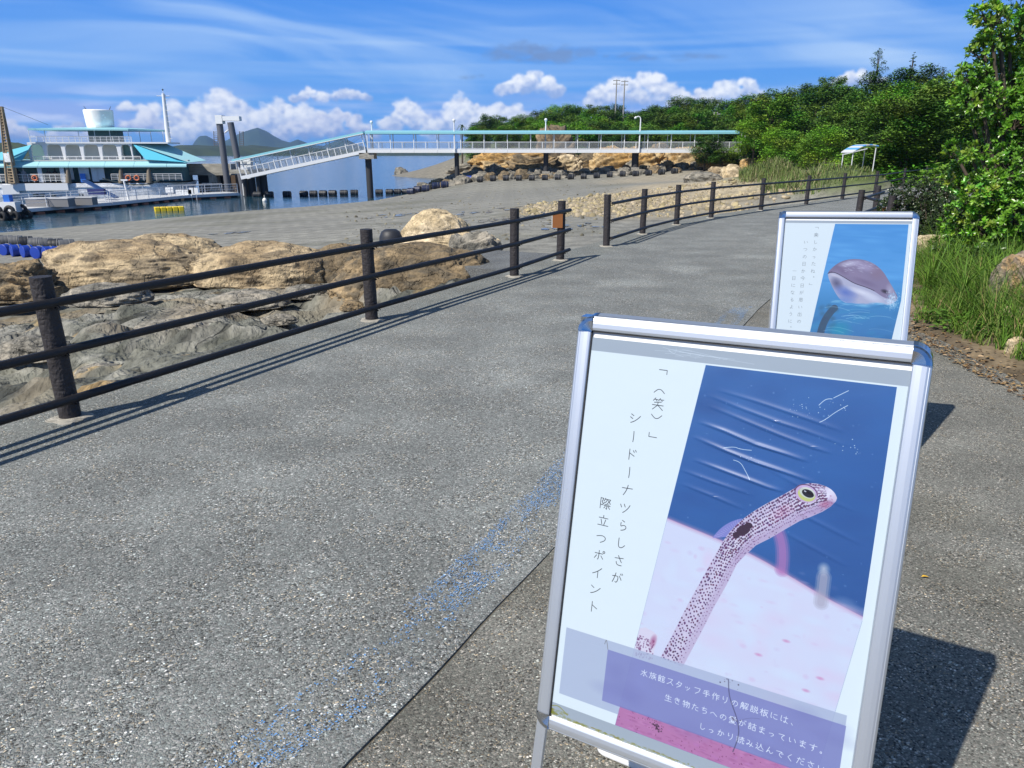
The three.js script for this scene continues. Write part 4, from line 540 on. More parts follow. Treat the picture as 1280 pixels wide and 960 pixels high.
// ---------------------------------------------------------------- double-sided A-frame poster stands in snap frames
const alu = new THREE.MeshPhysicalMaterial({ color: new THREE.Color().setRGB(0.74, 0.77, 0.81), metalness: 0.92, roughness: 0.42 });
const chrome = new THREE.MeshPhysicalMaterial({ color: new THREE.Color().setRGB(0.50, 0.52, 0.55), metalness: 1, roughness: 0.14 });
const gasket = std(0.02, 0.02, 0.022, 0.6), backing = std(0.55, 0.57, 0.6, 0.7), whiteBack = std(0.78, 0.79, 0.8, 0.5);
const FW = 0.641, FH = 0.894, BAR = 0.030, DEEP = 0.017;
function barGeo(len, start) { // profile across the bar: 0 = outer edge, 30 mm = inner edge
  const s = new THREE.Shape(); [[0, -DEEP], [0, -0.0045], [0.0012, -0.0016], [0.0040, 0.0002], [0.0054, 0.0000], [0.0060, 0.0010], [0.0085, 0.0017], [0.0160, 0.0020], [0.0245, 0.0014], [0.0285, 0.0003], [BAR, -0.0012], [BAR, -0.0042], [0.0275, -0.0048], [0.0275, -DEEP]].forEach(([x, y], i) => (i ? s.lineTo(x, y) : s.moveTo(x, y))); s.closePath();
  return new THREE.ExtrudeGeometry(s, { depth: len, bevelEnabled: false }); // x across, y out of the face, z along
}
function cornerGeo() { // rounded cap filling a 30 mm square, its round shoulder at the outside corner
  const N = 14, pos = [], idx = [], R = 0.0325, prof = [[0, -DEEP - 0.0005], [0, -0.002], [0.0016, 0.0024], [0.005, 0.0048], [0.011, 0.0052], [0.026, 0.0026], [R - 0.001, 0.0016]];
  for (let i = 0; i <= N; i++) { const a = Math.PI + i / N * Math.PI / 2; prof.forEach(([x, y]) => { const r = R - x; pos.push(Math.cos(a) * r, Math.sin(a) * r, y); }); }
  const M = prof.length; for (let i = 0; i < N; i++) for (let j = 0; j < M - 1; j++) { const k = i * M + j; idx.push(k, k + M, k + 1, k + 1, k + M, k + M + 1); }
  const g = new THREE.BufferGeometry(); g.setAttribute('position', new THREE.Float32BufferAttribute(pos, 3)); g.setIndex(idx); const h = g.toNonIndexed(); h.computeVertexNormals(); h.setAttribute('uv', new THREE.Float32BufferAttribute(new Float32Array(h.attributes.position.count * 2), 2)); return h;
}
const ridges = [[[295, 119], [367, 131], [427, 143], [474, 153], [522, 164]], [[278, 131], [343, 148], [408, 163], [459, 172], [532, 188]], [[281, 151], [349, 169], [418, 187], [476, 200], [508, 205]], [[269, 185], [318, 195], [377, 211], [429, 219], [473, 227]], [[261, 215], [322, 231], [381, 244], [430, 252], [491, 263]], [[267, 259], [315, 268], [374, 279], [409, 286], [438, 289]], [[245, 283], [311, 295], [385, 306]], [[248, 310], [315, 323], [374, 336]], [[430, 310], [500, 332], [575, 356]], [[400, 250], [480, 280], [560, 300]], [[440, 360], [500, 380], [560, 400]]];
const ridgeAmp = [1.3, 1.5, 1.7, 2.9, 3.1, 2.5, 1.4, 1.3, 1.0, 0.8, 0.9];
function sheetGeo(creased) {
  const nx = creased ? 120 : 30, ny = creased ? 640 : 40, g = new THREE.PlaneGeometry(0.585, 0.818, nx, ny), p = g.attributes.position;
  for (let i = 0; i < p.count; i++) {
    const x = p.getX(i), y = p.getY(i), mx = 28 + 292.5 + x * 1000, my = 44 + 409 - y * 1000; let h = 0.5 * (fbm2(mx * 0.012, my * 0.02, 3, 201) - 0.5);
    if (creased) ridges.forEach((r, k) => { for (let q = 0; q < r.length - 1; q++) { const [ax, ay] = r[q], [bx, by] = r[q + 1], dx = bx - ax, dy = by - ay, tt = ((mx - ax) * dx + (my - ay) * dy) / (dx * dx + dy * dy); if (tt < 0 || tt > 1) continue; const d = ((my - ay) * dx - (mx - ax) * dy) / Math.hypot(dx, dy), f = (q + tt) / (r.length - 1), s = d < 0 ? 5.0 : 1.1; h += ridgeAmp[k] * Math.pow(Math.sin(Math.PI * clamp(f)), 0.8) * Math.exp(-d * d / (s * s)); } });
    p.setZ(i, h / 1000 * (Math.min(1, (0.2925 - Math.abs(x)) / 0.01, (0.409 - Math.abs(y)) / 0.01)));
  }
  g.computeVertexNormals(); return g;
}
function posterPanel(stand, o, sheet, creased, named) { // o: Object3D whose xy plane is the face, origin at the middle of the foot of the frame
  const place = (name, geo, mat, m, parent = o) => { geo.applyMatrix4(m); return part(parent, name, geo, mat); };
  const M = (x, y, z, rx, ry, rz) => new THREE.Matrix4().compose(new THREE.Vector3(x, y, z), new THREE.Quaternion().setFromEuler(new THREE.Euler(rx, ry, rz)), new THREE.Vector3(1, 1, 1));
  const basis = (X, Y, Z, t) => { const m = new THREE.Matrix4().makeBasis(new THREE.Vector3(...X), new THREE.Vector3(...Y), new THREE.Vector3(...Z)); m.setPosition(...t); return m; };
  const CX = 0.0325, meshes = [];
  meshes.push(['frame_bar', barGeo(FH - 2 * CX), basis([1, 0, 0], [0, 0, 1], [0, -1, 0], [-FW / 2, FH - CX, 0])], ['frame_bar', barGeo(FH - 2 * CX), basis([-1, 0, 0], [0, 0, 1], [0, 1, 0], [FW / 2, CX, 0])], ['frame_bar', barGeo(FW - 2 * CX), basis([0, -1, 0], [0, 0, 1], [-1, 0, 0], [FW / 2 - CX, FH, 0])], ['frame_bar', barGeo(FW - 2 * CX), basis([0, 1, 0], [0, 0, 1], [1, 0, 0], [-FW / 2 + CX, 0, 0])]);
  for (const [n, g, m] of meshes) place(n, g, alu, m);
  for (const [sx, sy, a] of [[-1, 0, 0], [1, 0, Math.PI / 2], [1, 1, Math.PI], [-1, 1, -Math.PI / 2]]) place('corner_cap', cornerGeo(), chrome, M(sx * (FW / 2 - CX), sy ? FH - CX : CX, 0, 0, 0, a));
  part(o, 'gasket', merged([box(-FW / 2 + 0.026, FW / 2 - 0.026, FH - 0.0335, FH - 0.0285, -0.008, -0.0035), box(-FW / 2 + 0.0285, -FW / 2 + 0.0322, 0.03, FH - 0.03, -0.008, -0.0030)]), gasket);
  part(o, 'back_panel', box(-FW / 2 + 0.012, FW / 2 - 0.012, 0.012, FH - 0.012, -0.0155, -0.0085), whiteBack);
  if (sheet) { const s = part(o, 'poster', sheetGeo(creased), new THREE.MeshPhysicalMaterial({ map: sheet, color: new THREE.Color().setRGB(0.575, 0.645, 0.70), roughness: 0.42, clearcoat: 0.35, clearcoatRoughness: 0.18 }), [0, FH - 0.044 - 0.409, -0.0062]); if (named) s.userData.label = named; }
  else part(o, 'poster', new THREE.PlaneGeometry(0.585, 0.818).translate(0, FH - 0.044 - 0.409, -0.0062), backing);
}
function stand(label, foot, yaw, lean, tilt, lift, sheet, creased, posterLabel) { // foot: middle of the foot of the front frame, lift: height of that foot over the ground
  const s = thing('poster_stand', label, 'sign', [foot[0], 0, foot[2]], yaw);
  const up = new THREE.Group(); s.add(up); // baked below, so that every part is a direct child
  const front = new THREE.Object3D(); front.position.set(0, lift, 0); front.rotation.set(-lean, 0, tilt);
  posterPanel(s, front, sheet, creased, posterLabel);
  const topBack = FH * Math.sin(lean), topY = lift + FH * Math.cos(lean);
  const rear = new THREE.Object3D(), gap = 0.036; rear.rotation.set(-lean, Math.PI, -tilt, 'YXZ'); rear.position.set(0, lift, -2 * topBack - gap);
  posterPanel(s, rear, null, false);
  s.remove(up);
  for (const q of [front, rear]) { q.updateMatrix(); for (const c of [...q.children]) { q.remove(c); c.updateMatrix(); c.applyMatrix4(q.matrix); s.add(c); } }
  part(s, 'weight', new THREE.ExtrudeGeometry((() => { const h = new THREE.Shape(), a = 0.30, b = 0.07, r = 0.03; h.moveTo(-a + r, -b); h.lineTo(a - r, -b); h.quadraticCurveTo(a, -b, a, -b + r); h.lineTo(a, b - r); h.quadraticCurveTo(a, b, a - r, b); h.lineTo(-a + r, b); h.quadraticCurveTo(-a, b, -a, b - r); h.lineTo(-a, -b + r); h.quadraticCurveTo(-a, -b, -a + r, -b); return h; })(), { depth: 0.05, bevelEnabled: true, bevelSize: 0.006, bevelThickness: 0.008, bevelSegments: 3 }).rotateX(-Math.PI / 2), whiteBack, [0, 0.010, -0.40]);
  // legs run on below both frames, hinge straps join them at the top, stays lower down
  for (const sx of [-1, 1]) {
    const x = sx * (FW / 2 - 0.014);
    for (const [z0, dir] of [[-0.010, 1], [-2 * topBack - gap + 0.010, -1]]) {
      const sl = Math.tan(lean) * dir, g = new THREE.BoxGeometry(0.022, (lift + 0.05) / Math.cos(lean), 0.012); g.rotateX(-lean * dir); g.translate(x, lift / 2 + 0.024, z0 + sl * (lift / 2 - 0.024) + 0 * dir);
      part(s, 'leg', g, alu);
      part(s, 'foot_pad', box(x - 0.014, x + 0.014, 0, 0.02, z0 + sl * lift - 0.012, z0 + sl * lift + 0.012), gasket);
    }
    part(s, 'hinge', box(x - tilt * FH - 0.012, x - tilt * FH + 0.006, topY - 0.06, topY - 0.012, -topBack - gap + 0.004, -topBack - 0.004), chrome);
    part(s, 'stay', rod([x - sx * 0.012, lift + 0.16, -topBack * 0.18 - 0.02], [x - sx * 0.012, lift + 0.16, -topBack * 1.82 - gap + 0.02], 0.004), alu);
  }
  return s;
}
{
  const TL = [0.143, 1.231, -1.44], TR = [0.702, 1.245, -1.13], BL = [0.051, 0.366, -1.237], BR = [0.610, 0.380, -0.927];
  const mid = [(BL[0] + BR[0]) / 2, 0, (BL[2] + BR[2]) / 2], yaw = -Math.atan2(TR[2] - TL[2], TR[0] - TL[0]);
  stand('grey aluminium poster stand showing a spotted garden eel over blue water', mid, yaw, 0.2505, 0.0224, 0.372, eelSheet, true, 'white and blue poster of a spotted eel with creased cover');
  stand('grey aluminium poster stand showing a grey dolphin raising its head from water', [1.6216, 0, -3.4062], -0.3265, 0.2431, 0.022, 0.4029, dolphinSheet, false, 'white and blue poster of a dolphin at the surface');
}
console.log('stands done');

// ---------------------------------------------------------------- rocks
const rockMat = new THREE.MeshStandardMaterial({ vertexColors: true, color: new THREE.Color().setRGB(1.8, 1.8, 1.8), map: rep(rockMap, 0.7), bumpMap: rep(rockBump, 0.7), bumpScale: 0.028, roughness: 0.92 });
const TAN = [[0.29, 0.22, 0.135], [0.42, 0.335, 0.215], [0.12, 0.10, 0.075]], BROWN = [[0.17, 0.13, 0.08], [0.29, 0.215, 0.125], [0.085, 0.077, 0.062]], GREY = [[0.21, 0.20, 0.175], [0.31, 0.285, 0.24], [0.10, 0.10, 0.09]], PALE = [[0.52, 0.42, 0.27], [0.60, 0.50, 0.35], [0.30, 0.24, 0.15]], OCHRE = [[0.42, 0.265, 0.10], [0.55, 0.42, 0.24], [0.20, 0.13, 0.06]];
function faceUV(g) { // each face takes the plane it mostly lies in
  const p = g.attributes.position, uv = new Float32Array(p.count * 2), a = V(), b = V(), c = V(); function V() { return new THREE.Vector3(); }
  for (let i = 0; i < p.count; i += 3) { a.fromBufferAttribute(p, i); b.fromBufferAttribute(p, i + 1); c.fromBufferAttribute(p, i + 2); b.sub(a); c.sub(a); b.cross(c); const x = Math.abs(b.x), y = Math.abs(b.y), z = Math.abs(b.z); for (let k = i; k < i + 3; k++) { const X = p.getX(k), Y = p.getY(k), Z = p.getZ(k), [u, v] = y > x && y > z ? [X, Z] : x > z ? [Z + 7, Y] : [X, Y + 3]; uv[k * 2] = u; uv[k * 2 + 1] = v; } }
  g.setAttribute('uv', new THREE.BufferAttribute(uv, 2)); return g;
}
function rockGeo(w, h, d, sd, detail, pal, { rough = 1, sink = 0.25, strata = 0.5, dip = 0.25, sq = 0.75 } = {}) {
  let g = new THREE.IcosahedronGeometry(1, detail); g.deleteAttribute('normal'); g.deleteAttribute('uv'); g = mergeVertices(g, 1e-4);
  const p = g.attributes.position, c = new Float32Array(p.count * 3), F = 1.6;
  for (let i = 0; i < p.count; i++) {
    const x = p.getX(i), y = p.getY(i), z = p.getZ(i), s = (v) => Math.sign(v) * Math.pow(Math.abs(v), sq);
    let r = 1 + rough * (0.62 * (fbm3(x * F + sd, y * F, z * F + sd * 2, 3) - 0.5) + 0.30 * ((1 - Math.abs(fbm3(x * 2.6 + sd * 3, y * 3.4, z * 2.6, 4) * 2 - 1)) - 0.75) + 0.12 * (fbm3(x * 7, y * 8 + sd, z * 7, 3) - 0.5));
    const band = fbm3(x * 0.8 + sd, (y + dip * x) * 6.5 + 0.6 * n3(x * 2, y * 2, z * 2 + sd), z * 0.8, 3); r += rough * strata * 0.11 * (smooth(0.42, 0.58, band) - 0.5);
    const X = s(x) * r * w / 2, Y = s(y) * r, Z = s(z) * r * d / 2; p.setXYZ(i, X, (Y < 0 ? Y * sink : Y) * h, Z);
    const q = fbm3(x * 2.2 + sd * 5, y * 2.2, z * 2.2, 4), q2 = fbm3(x * 4 + 9, y * 6 + sd, z * 4, 4), q3 = fbm3(x * 9 + sd, y * 9, z * 9, 3), k = smooth(0.44, 0.60, q), m = smooth(0.50, 0.64, q2) * 0.68, sp = smooth(0.60, 0.72, q3) * 0.6;
    for (let j = 0; j < 3; j++) c[i * 3 + j] = lerp(lerp(lerp(pal[0][j], pal[1][j], k), pal[2][j], m), pal[2][j] * 0.8, sp);
  }
  g.setAttribute('color', new THREE.BufferAttribute(c, 3)); g.computeVertexNormals(); return faceUV(g.toNonIndexed());
}
// by pixel: centre x, foot y, height of the ground there, size in pixels
function rockAt(name, label, px, foot, gy, wpx, hpx, depthF, pal, sd, detail, opt = {}, group) {
  const g = gp(px, foot, gy), w = pxW(wpx, g.z), h = pxW(hpx, g.z), geo = rockGeo(w, h, w * depthF, sd, detail, pal, opt);
  return one(name, geo, rockMat, label, 'rock', group, [g.x, Math.abs(g.z) > 55 ? landH(g.x, g.z) - h * 0.06 : gy, g.z - w * depthF * 0.32], opt.turn ?? 0);
}
rockAt('boulder', 'long tan boulder with dark hollows beyond the fence, sloping down to the blue floats', 150, 354, -0.85, 250, 50, 0.45, TAN, 3.1, 56, { dip: -0.35, strata: 0.30, rough: 0.55, sq: 0.9 });
rockAt('boulder', 'rounded tan boulder top above the long hollowed boulder', 208, 338, -0.8, 150, 45, 0.5, TAN, 5.7, 46, { dip: 0.3, strata: 0.15, rough: 0.45, sq: 0.92 });
rockAt('boulder', 'low brown boulder with a flat pale top beside the hollowed boulder', 322, 356, -0.85, 196, 50, 0.5, TAN, 8.3, 50, { dip: 0.15, strata: 0.2, rough: 0.5, sq: 0.92 });
rockAt('boulder', 'small brown boulder behind the second fence post', 428, 352, -0.85, 130, 44, 0.6, BROWN, 11.9, 36, { rough: 0.55, sq: 0.9 });
rockAt('boulder', 'broad brown rock outcrop close beside the path edge', 518, 374, -0.55, 225, 66, 0.5, BROWN, 14.2, 56, { dip: -0.35, strata: 0.35, rough: 0.6, sq: 0.88 });
rockAt('boulder', 'grey brown crumbling rock end beside the concrete steps', 590, 336, -0.7, 80, 40, 0.6, GREY, 17.5, 36, { rough: 0.9 });
rockAt('boulder', 'smooth pale yellow boulder standing above the outcrop', 545, 306, -1.2, 92, 42, 0.6, PALE, 21.4, 40, { rough: 0.40, strata: 0.12, sq: 0.95 });
rockAt('boulder', 'low pale slab at the foot of the yellow boulder', 560, 313, -1.1, 130, 22, 0.5, PALE, 25.4, 30, { rough: 0.6, strata: 0.5 });
rockAt('boulder', 'flat dark brown rock at the edge of the brown sand', 10, 372, -0.8, 110, 42, 0.6, BROWN, 29.3, 34, { strata: 1.2 });
reseed(61);
for (const [px, foot, w, h, pal] of [[120, 380, 120, 22, GREY], [300, 385, 110, 16, GREY], [30, 448, 96, 26, GREY], [380, 372, 60, 14, GREY], [205, 425, 120, 20, GREY], [120, 470, 70, 12, GREY], [345, 405, 50, 10, GREY], [440, 388, 34, 12, BROWN], [482, 384, 30, 14, BROWN]]) rockAt('rock_ledge', 'low grey ledge rising from the flat shore rock beyond the fence', px, foot, -0.62, w, h, 0.75, pal, rr(1, 90), 20, { strata: 0.6, rough: 0.6, sq: 0.95 }, 'low ledges on the flat shore rock');
// right-hand rocks among the grass
rockAt('boulder', 'grey and rust boulder lying on a pale rock at the grass verge', 1290, 390, 0.12, 86, 74, 0.8, [[0.27, 0.22, 0.17], [0.40, 0.27, 0.14], [0.14, 0.13, 0.12]], 31.2, 36, { rough: 0.5, strata: 0.2 });
rockAt('boulder', 'pale weathered rock under the rust boulder in the grass', 1282, 418, 0.02, 60, 34, 0.8, PALE, 37.7, 26, { rough: 0.6 });
rockAt('boulder', 'small pale stone half hidden in grass at the path side', 1272, 447, 0.0, 26, 26, 0.8, PALE, 41.7, 18, { rough: 0.5 });
rockAt('boulder', 'flat pale stone under the glossy leaved tree', 1166, 316, 0.12, 44, 22, 0.8, PALE, 45.1, 18, { rough: 0.4 });
rockAt('boulder', 'second pale stone deeper under the glossy leaved tree', 1200, 300, 0.2, 46, 20, 0.8, PALE, 48.6, 18, { rough: 0.4 });
// far shore: cliff rocks, boulders, small stones
function rockZ(name, label, px, foot, z, wpx, hpx, depthF, pal, sd, detail, opt = {}) { const g = at(px, foot, z), w = pxW(wpx, z), h = pxW(hpx, z); return one(name, rockGeo(w, h, w * depthF, sd, detail, pal, opt), rockMat, label, 'rock', null, [g.x, Math.min(g.y, landH(g.x, g.z)) - h * 0.05, g.z], opt.turn ?? 0); }
for (const [l, px, foot, z, w, h, pal, sd, op] of [['long pale ochre rock sloping down under the seaward end of the walkway', 640, 211, -105, 96, 25, OCHRE, 51, { turn: 0.15 }], ['dark brown overhanging rock under the walkway beside its column', 668, 214, -103, 70, 22, BROWN, 55], ['orange ochre cliff rock under the walkway beside the curved lamp', 776, 212, -105, 74, 27, OCHRE, 58], ['sloping orange rock in front of the dark cleft under the walkway', 806, 211, -104, 46, 22, OCHRE, 59], ['dark cleft rock behind the walkway column', 826, 211, -107, 56, 26, BROWN, 60], ['split ochre rock between the walkway column and the bushes', 856, 209, -104, 56, 24, OCHRE, 62], ['brown crag rising behind the walkway roof', 694, 199, -113, 46, 38, BROWN, 66], ['pale rock at the foot of the grey crag', 710, 211, -105, 34, 16, PALE, 69], ['brown rock between the pale rock and the orange cliff', 738, 212, -106, 44, 18, BROWN, 70], ['tan rock under the landward end of the walkway', 900, 207, -99, 60, 22, OCHRE, 72], ['low brown ledge running out towards the water', 598, 216, -106, 70, 12, GREY, 73]]) rockZ('cliff_rock', l, px, foot, z, w, h, 0.5, pal, sd, 26, { strata: 0.9, dip: -0.5, rough: 1.0, ...(op ?? {}) });
for (const [l, px, foot, gy, w, h, pal, sd] of [['pale yellow boulder heaped above the beach', 916, 222, -0.75, 28, 15, PALE, 75], ['orange boulder heaped above the beach', 938, 213, -0.5, 24, 12, OCHRE, 78], ['grey slab below the beach boulders', 928, 236, -0.95, 44, 10, GREY, 81], ['dark rock between the pebbles and the beach boulders', 880, 235, -1.1, 46, 12, GREY, 84], ['grey rock at the edge of the pebble bank', 862, 243, -1.25, 34, 9, GREY, 87], ['tan rock above the beach beside the orange boulder', 900, 216, -0.6, 26, 9, TAN, 90]]) rockAt('beach_boulder', l, px, foot, gy, w, h, 0.7, pal, sd, 16, { rough: 0.7 });
{ // stones heaped along the far waterline
  const protos = [0, 1, 2, 3, 4].map((i) => rockGeo(1, 0.45, 0.9, 100 + i * 7.3, 7, [GREY, TAN, GREY, BROWN, GREY][i], { rough: 1.1 }));
  reseed(1717); let first = true;
  const lay = (n, px0, px1, f0, f1, gy0, gy1, s0, s1, label, group, zz) => { for (let i = 0; i < n; i++) { const t = (i + rnd()) / n, px = lerp(px0, px1, t), foot = lerp(f0, f1, t) + gauss() * 2.2, gy = lerp(gy0, gy1, t), g = zz ? at(px, foot, zz + rr(-3.5, 3.5)) : gp(px, foot, gy), s = rr(s0, s1); const m = one('shore_stone', protos[i % 5], rockMat, label, 'rock', group, [g.x, landH(g.x, g.z) - 0.05, g.z], rr(0, 6)); m.scale.set(s, s * rr(0.7, 1.4), s); } };
  lay(46, 525, 700, 227, 218, -3.4, -2.5, 1.2, 2.6, 'rough grey stone heaped along the waterline below the walkway', 'stones along the waterline below the walkway', -99.5);
  lay(44, 610, 880, 220, 213, -2.6, -1.5, 0.8, 2.0, 'angular stone on the mud bank behind the row of black floats', 'stones behind the row of black floats', -99.5);
  lay(44, 495, 620, 213, 206, -3.9, -2.9, 2.2, 5.0, 'grey rock on the low point beyond the walkway', 'rocks on the low point beyond the walkway');
  // pebble bank: too many to count
  const s = new THREE.IcosahedronGeometry(1, 1), N = 2600, im = new THREE.InstancedMesh(s, new THREE.MeshStandardMaterial({ roughness: 0.92, map: null, color: 0xffffff }), N), o = new THREE.Object3D(), col = new THREE.Color();
  const c0 = P2(800, 262, -1.5);
  for (let i = 0; i < N; i++) { let x, z; do { const a = rr(0, 6.283), r = Math.sqrt(rnd()) * 1.05; x = c0[0] + 1.5 + Math.cos(a) * r * 8.2; z = c0[1] - 2 + Math.sin(a) * r * 9.5; } while (seaward(x, z)[0] < 0.9); const q = Math.pow(rnd(), 3); o.position.set(x, landH(x, z) + 0.01, z); const k = 0.035 + 0.12 * q; o.scale.set(k * rr(0.8, 1.5), k * rr(0.5, 0.9), k * rr(0.8, 1.4)); o.rotation.set(rr(0, 1), rr(0, 6), rr(0, 1)); o.updateMatrix(); im.setMatrixAt(i, o.matrix); const t = rr(0.6, 1.25); col.setRGB(0.36 * t, 0.30 * t, 0.20 * t * rr(0.8, 1.1)); im.setColorAt(i, col); }
  { const M = 700, im2 = new THREE.InstancedMesh(s, im.material, M); for (let i = 0; i < M; i++) { const far = rnd(), px = rr(430, 780), py = lerp(296, 236, Math.pow(far, 0.8)), q = gp(px, py, lerp(-1.3, -2.3, far)), x = q.x, z = q.z, ok = seaward(x, z)[0] > 0.8 && z > -88, k = (0.02 + 0.07 * Math.pow(rnd(), 4)) * (ok ? 1 : 0.001); o.position.set(x, ok ? landH(x, z) + 0.005 : -9, z); o.scale.set(k * rr(0.8, 1.8), k * rr(0.4, 0.8), k * rr(0.8, 1.6)); o.rotation.set(rr(0, 1), rr(0, 6), rr(0, 1)); o.updateMatrix(); im2.setMatrixAt(i, o.matrix); const t = rr(0.35, 1.1); col.setRGB(0.24 * t, 0.22 * t, 0.16 * t); im2.setColorAt(i, col); } lit(im2); im2.name = 'scattered_stones'; im2.userData.kind = 'stuff'; im2.userData.label = 'small stones and weed scraps scattered over the grey mud'; im2.userData.category = 'stones'; scene.add(im2); }
  lit(im); im.name = 'pebbles'; im.userData.kind = 'stuff'; im.userData.label = 'bank of tan pebbles beyond the curving fence'; im.userData.category = 'pebbles'; scene.add(im);
}
// concrete steps going down to the shore by the gap in the fence
{
  const m = new THREE.MeshStandardMaterial({ color: new THREE.Color().setRGB(0.9, 0.9, 0.86), map: rep(aggData[0], 0.8), bumpMap: rep(aggData[1], 0.8), bumpScale: 0.004, roughness: 0.9 }), s = thing('concrete_steps', 'grey concrete landing blocks stepping down to the shore beside the fence gap', 'steps', [leftPosts[4][0], 0, leftPosts[4][1]], 1.125);
  part(s, 'step', box(0.80, 2.75, -0.95, -0.075, -2.0, -0.44), m); part(s, 'step', box(1.1, 2.6, -1.3, -0.34, -2.8, -2.005), m);
}
// wet patches on the mud
{
  reseed(303); const wet = [], m = new THREE.MeshPhysicalMaterial({ color: new THREE.Color().setRGB(0.15, 0.15, 0.14), roughness: 0.16, ior: 1.33 });
  for (const [PX, PY, y, w, h] of [[490, 268, -2.4, 120, 10], [600, 262, -1.9, 130, 9], [640, 272, -1.6, 130, 10], [700, 284, -1.35, 110, 14], [690, 268, -1.6, 100, 8], [130, 300, -2.8, 60, 4], [290, 291, -2.7, 70, 4], [560, 279, -1.9, 80, 8]]) for (let n = 0; n < 14; n++) {
    const px = PX + gauss() * w * 0.35, py = PY + gauss() * h * 0.4, c = gp(px, py, y), rx = pxW(rr(4, 13), c.z) / 2, rz = Math.abs(gp(px, py - 0.5, y).z - gp(px, py + 0.5, y).z) * rr(0.3, 0.8), sh = new THREE.Shape(), N = 30; if (seaward(c.x, c.z)[0] < 1) continue; for (let i = 0; i < N; i++) { const a = i / N * 6.2832, k = 0.2 + 1.5 * fbm2(Math.cos(a) * 2.2 + px, Math.sin(a) * 2.2 + py, 4, 7); i ? sh.lineTo(Math.cos(a) * rx * k, Math.sin(a) * rz * k) : sh.moveTo(Math.cos(a) * rx * k, Math.sin(a) * rz * k); }
    const g = new THREE.ShapeGeometry(sh); g.rotateX(-Math.PI / 2); const p = g.attributes.position; for (let i = 0; i < p.count; i++) p.setY(i, landH(c.x + p.getX(i), c.z + p.getZ(i)) + 0.03); g.translate(c.x, 0, c.z); g.computeVertexNormals(); wet.push(g);
  }
  structure('puddles', merged(wet), m);
}
console.log('rocks done');

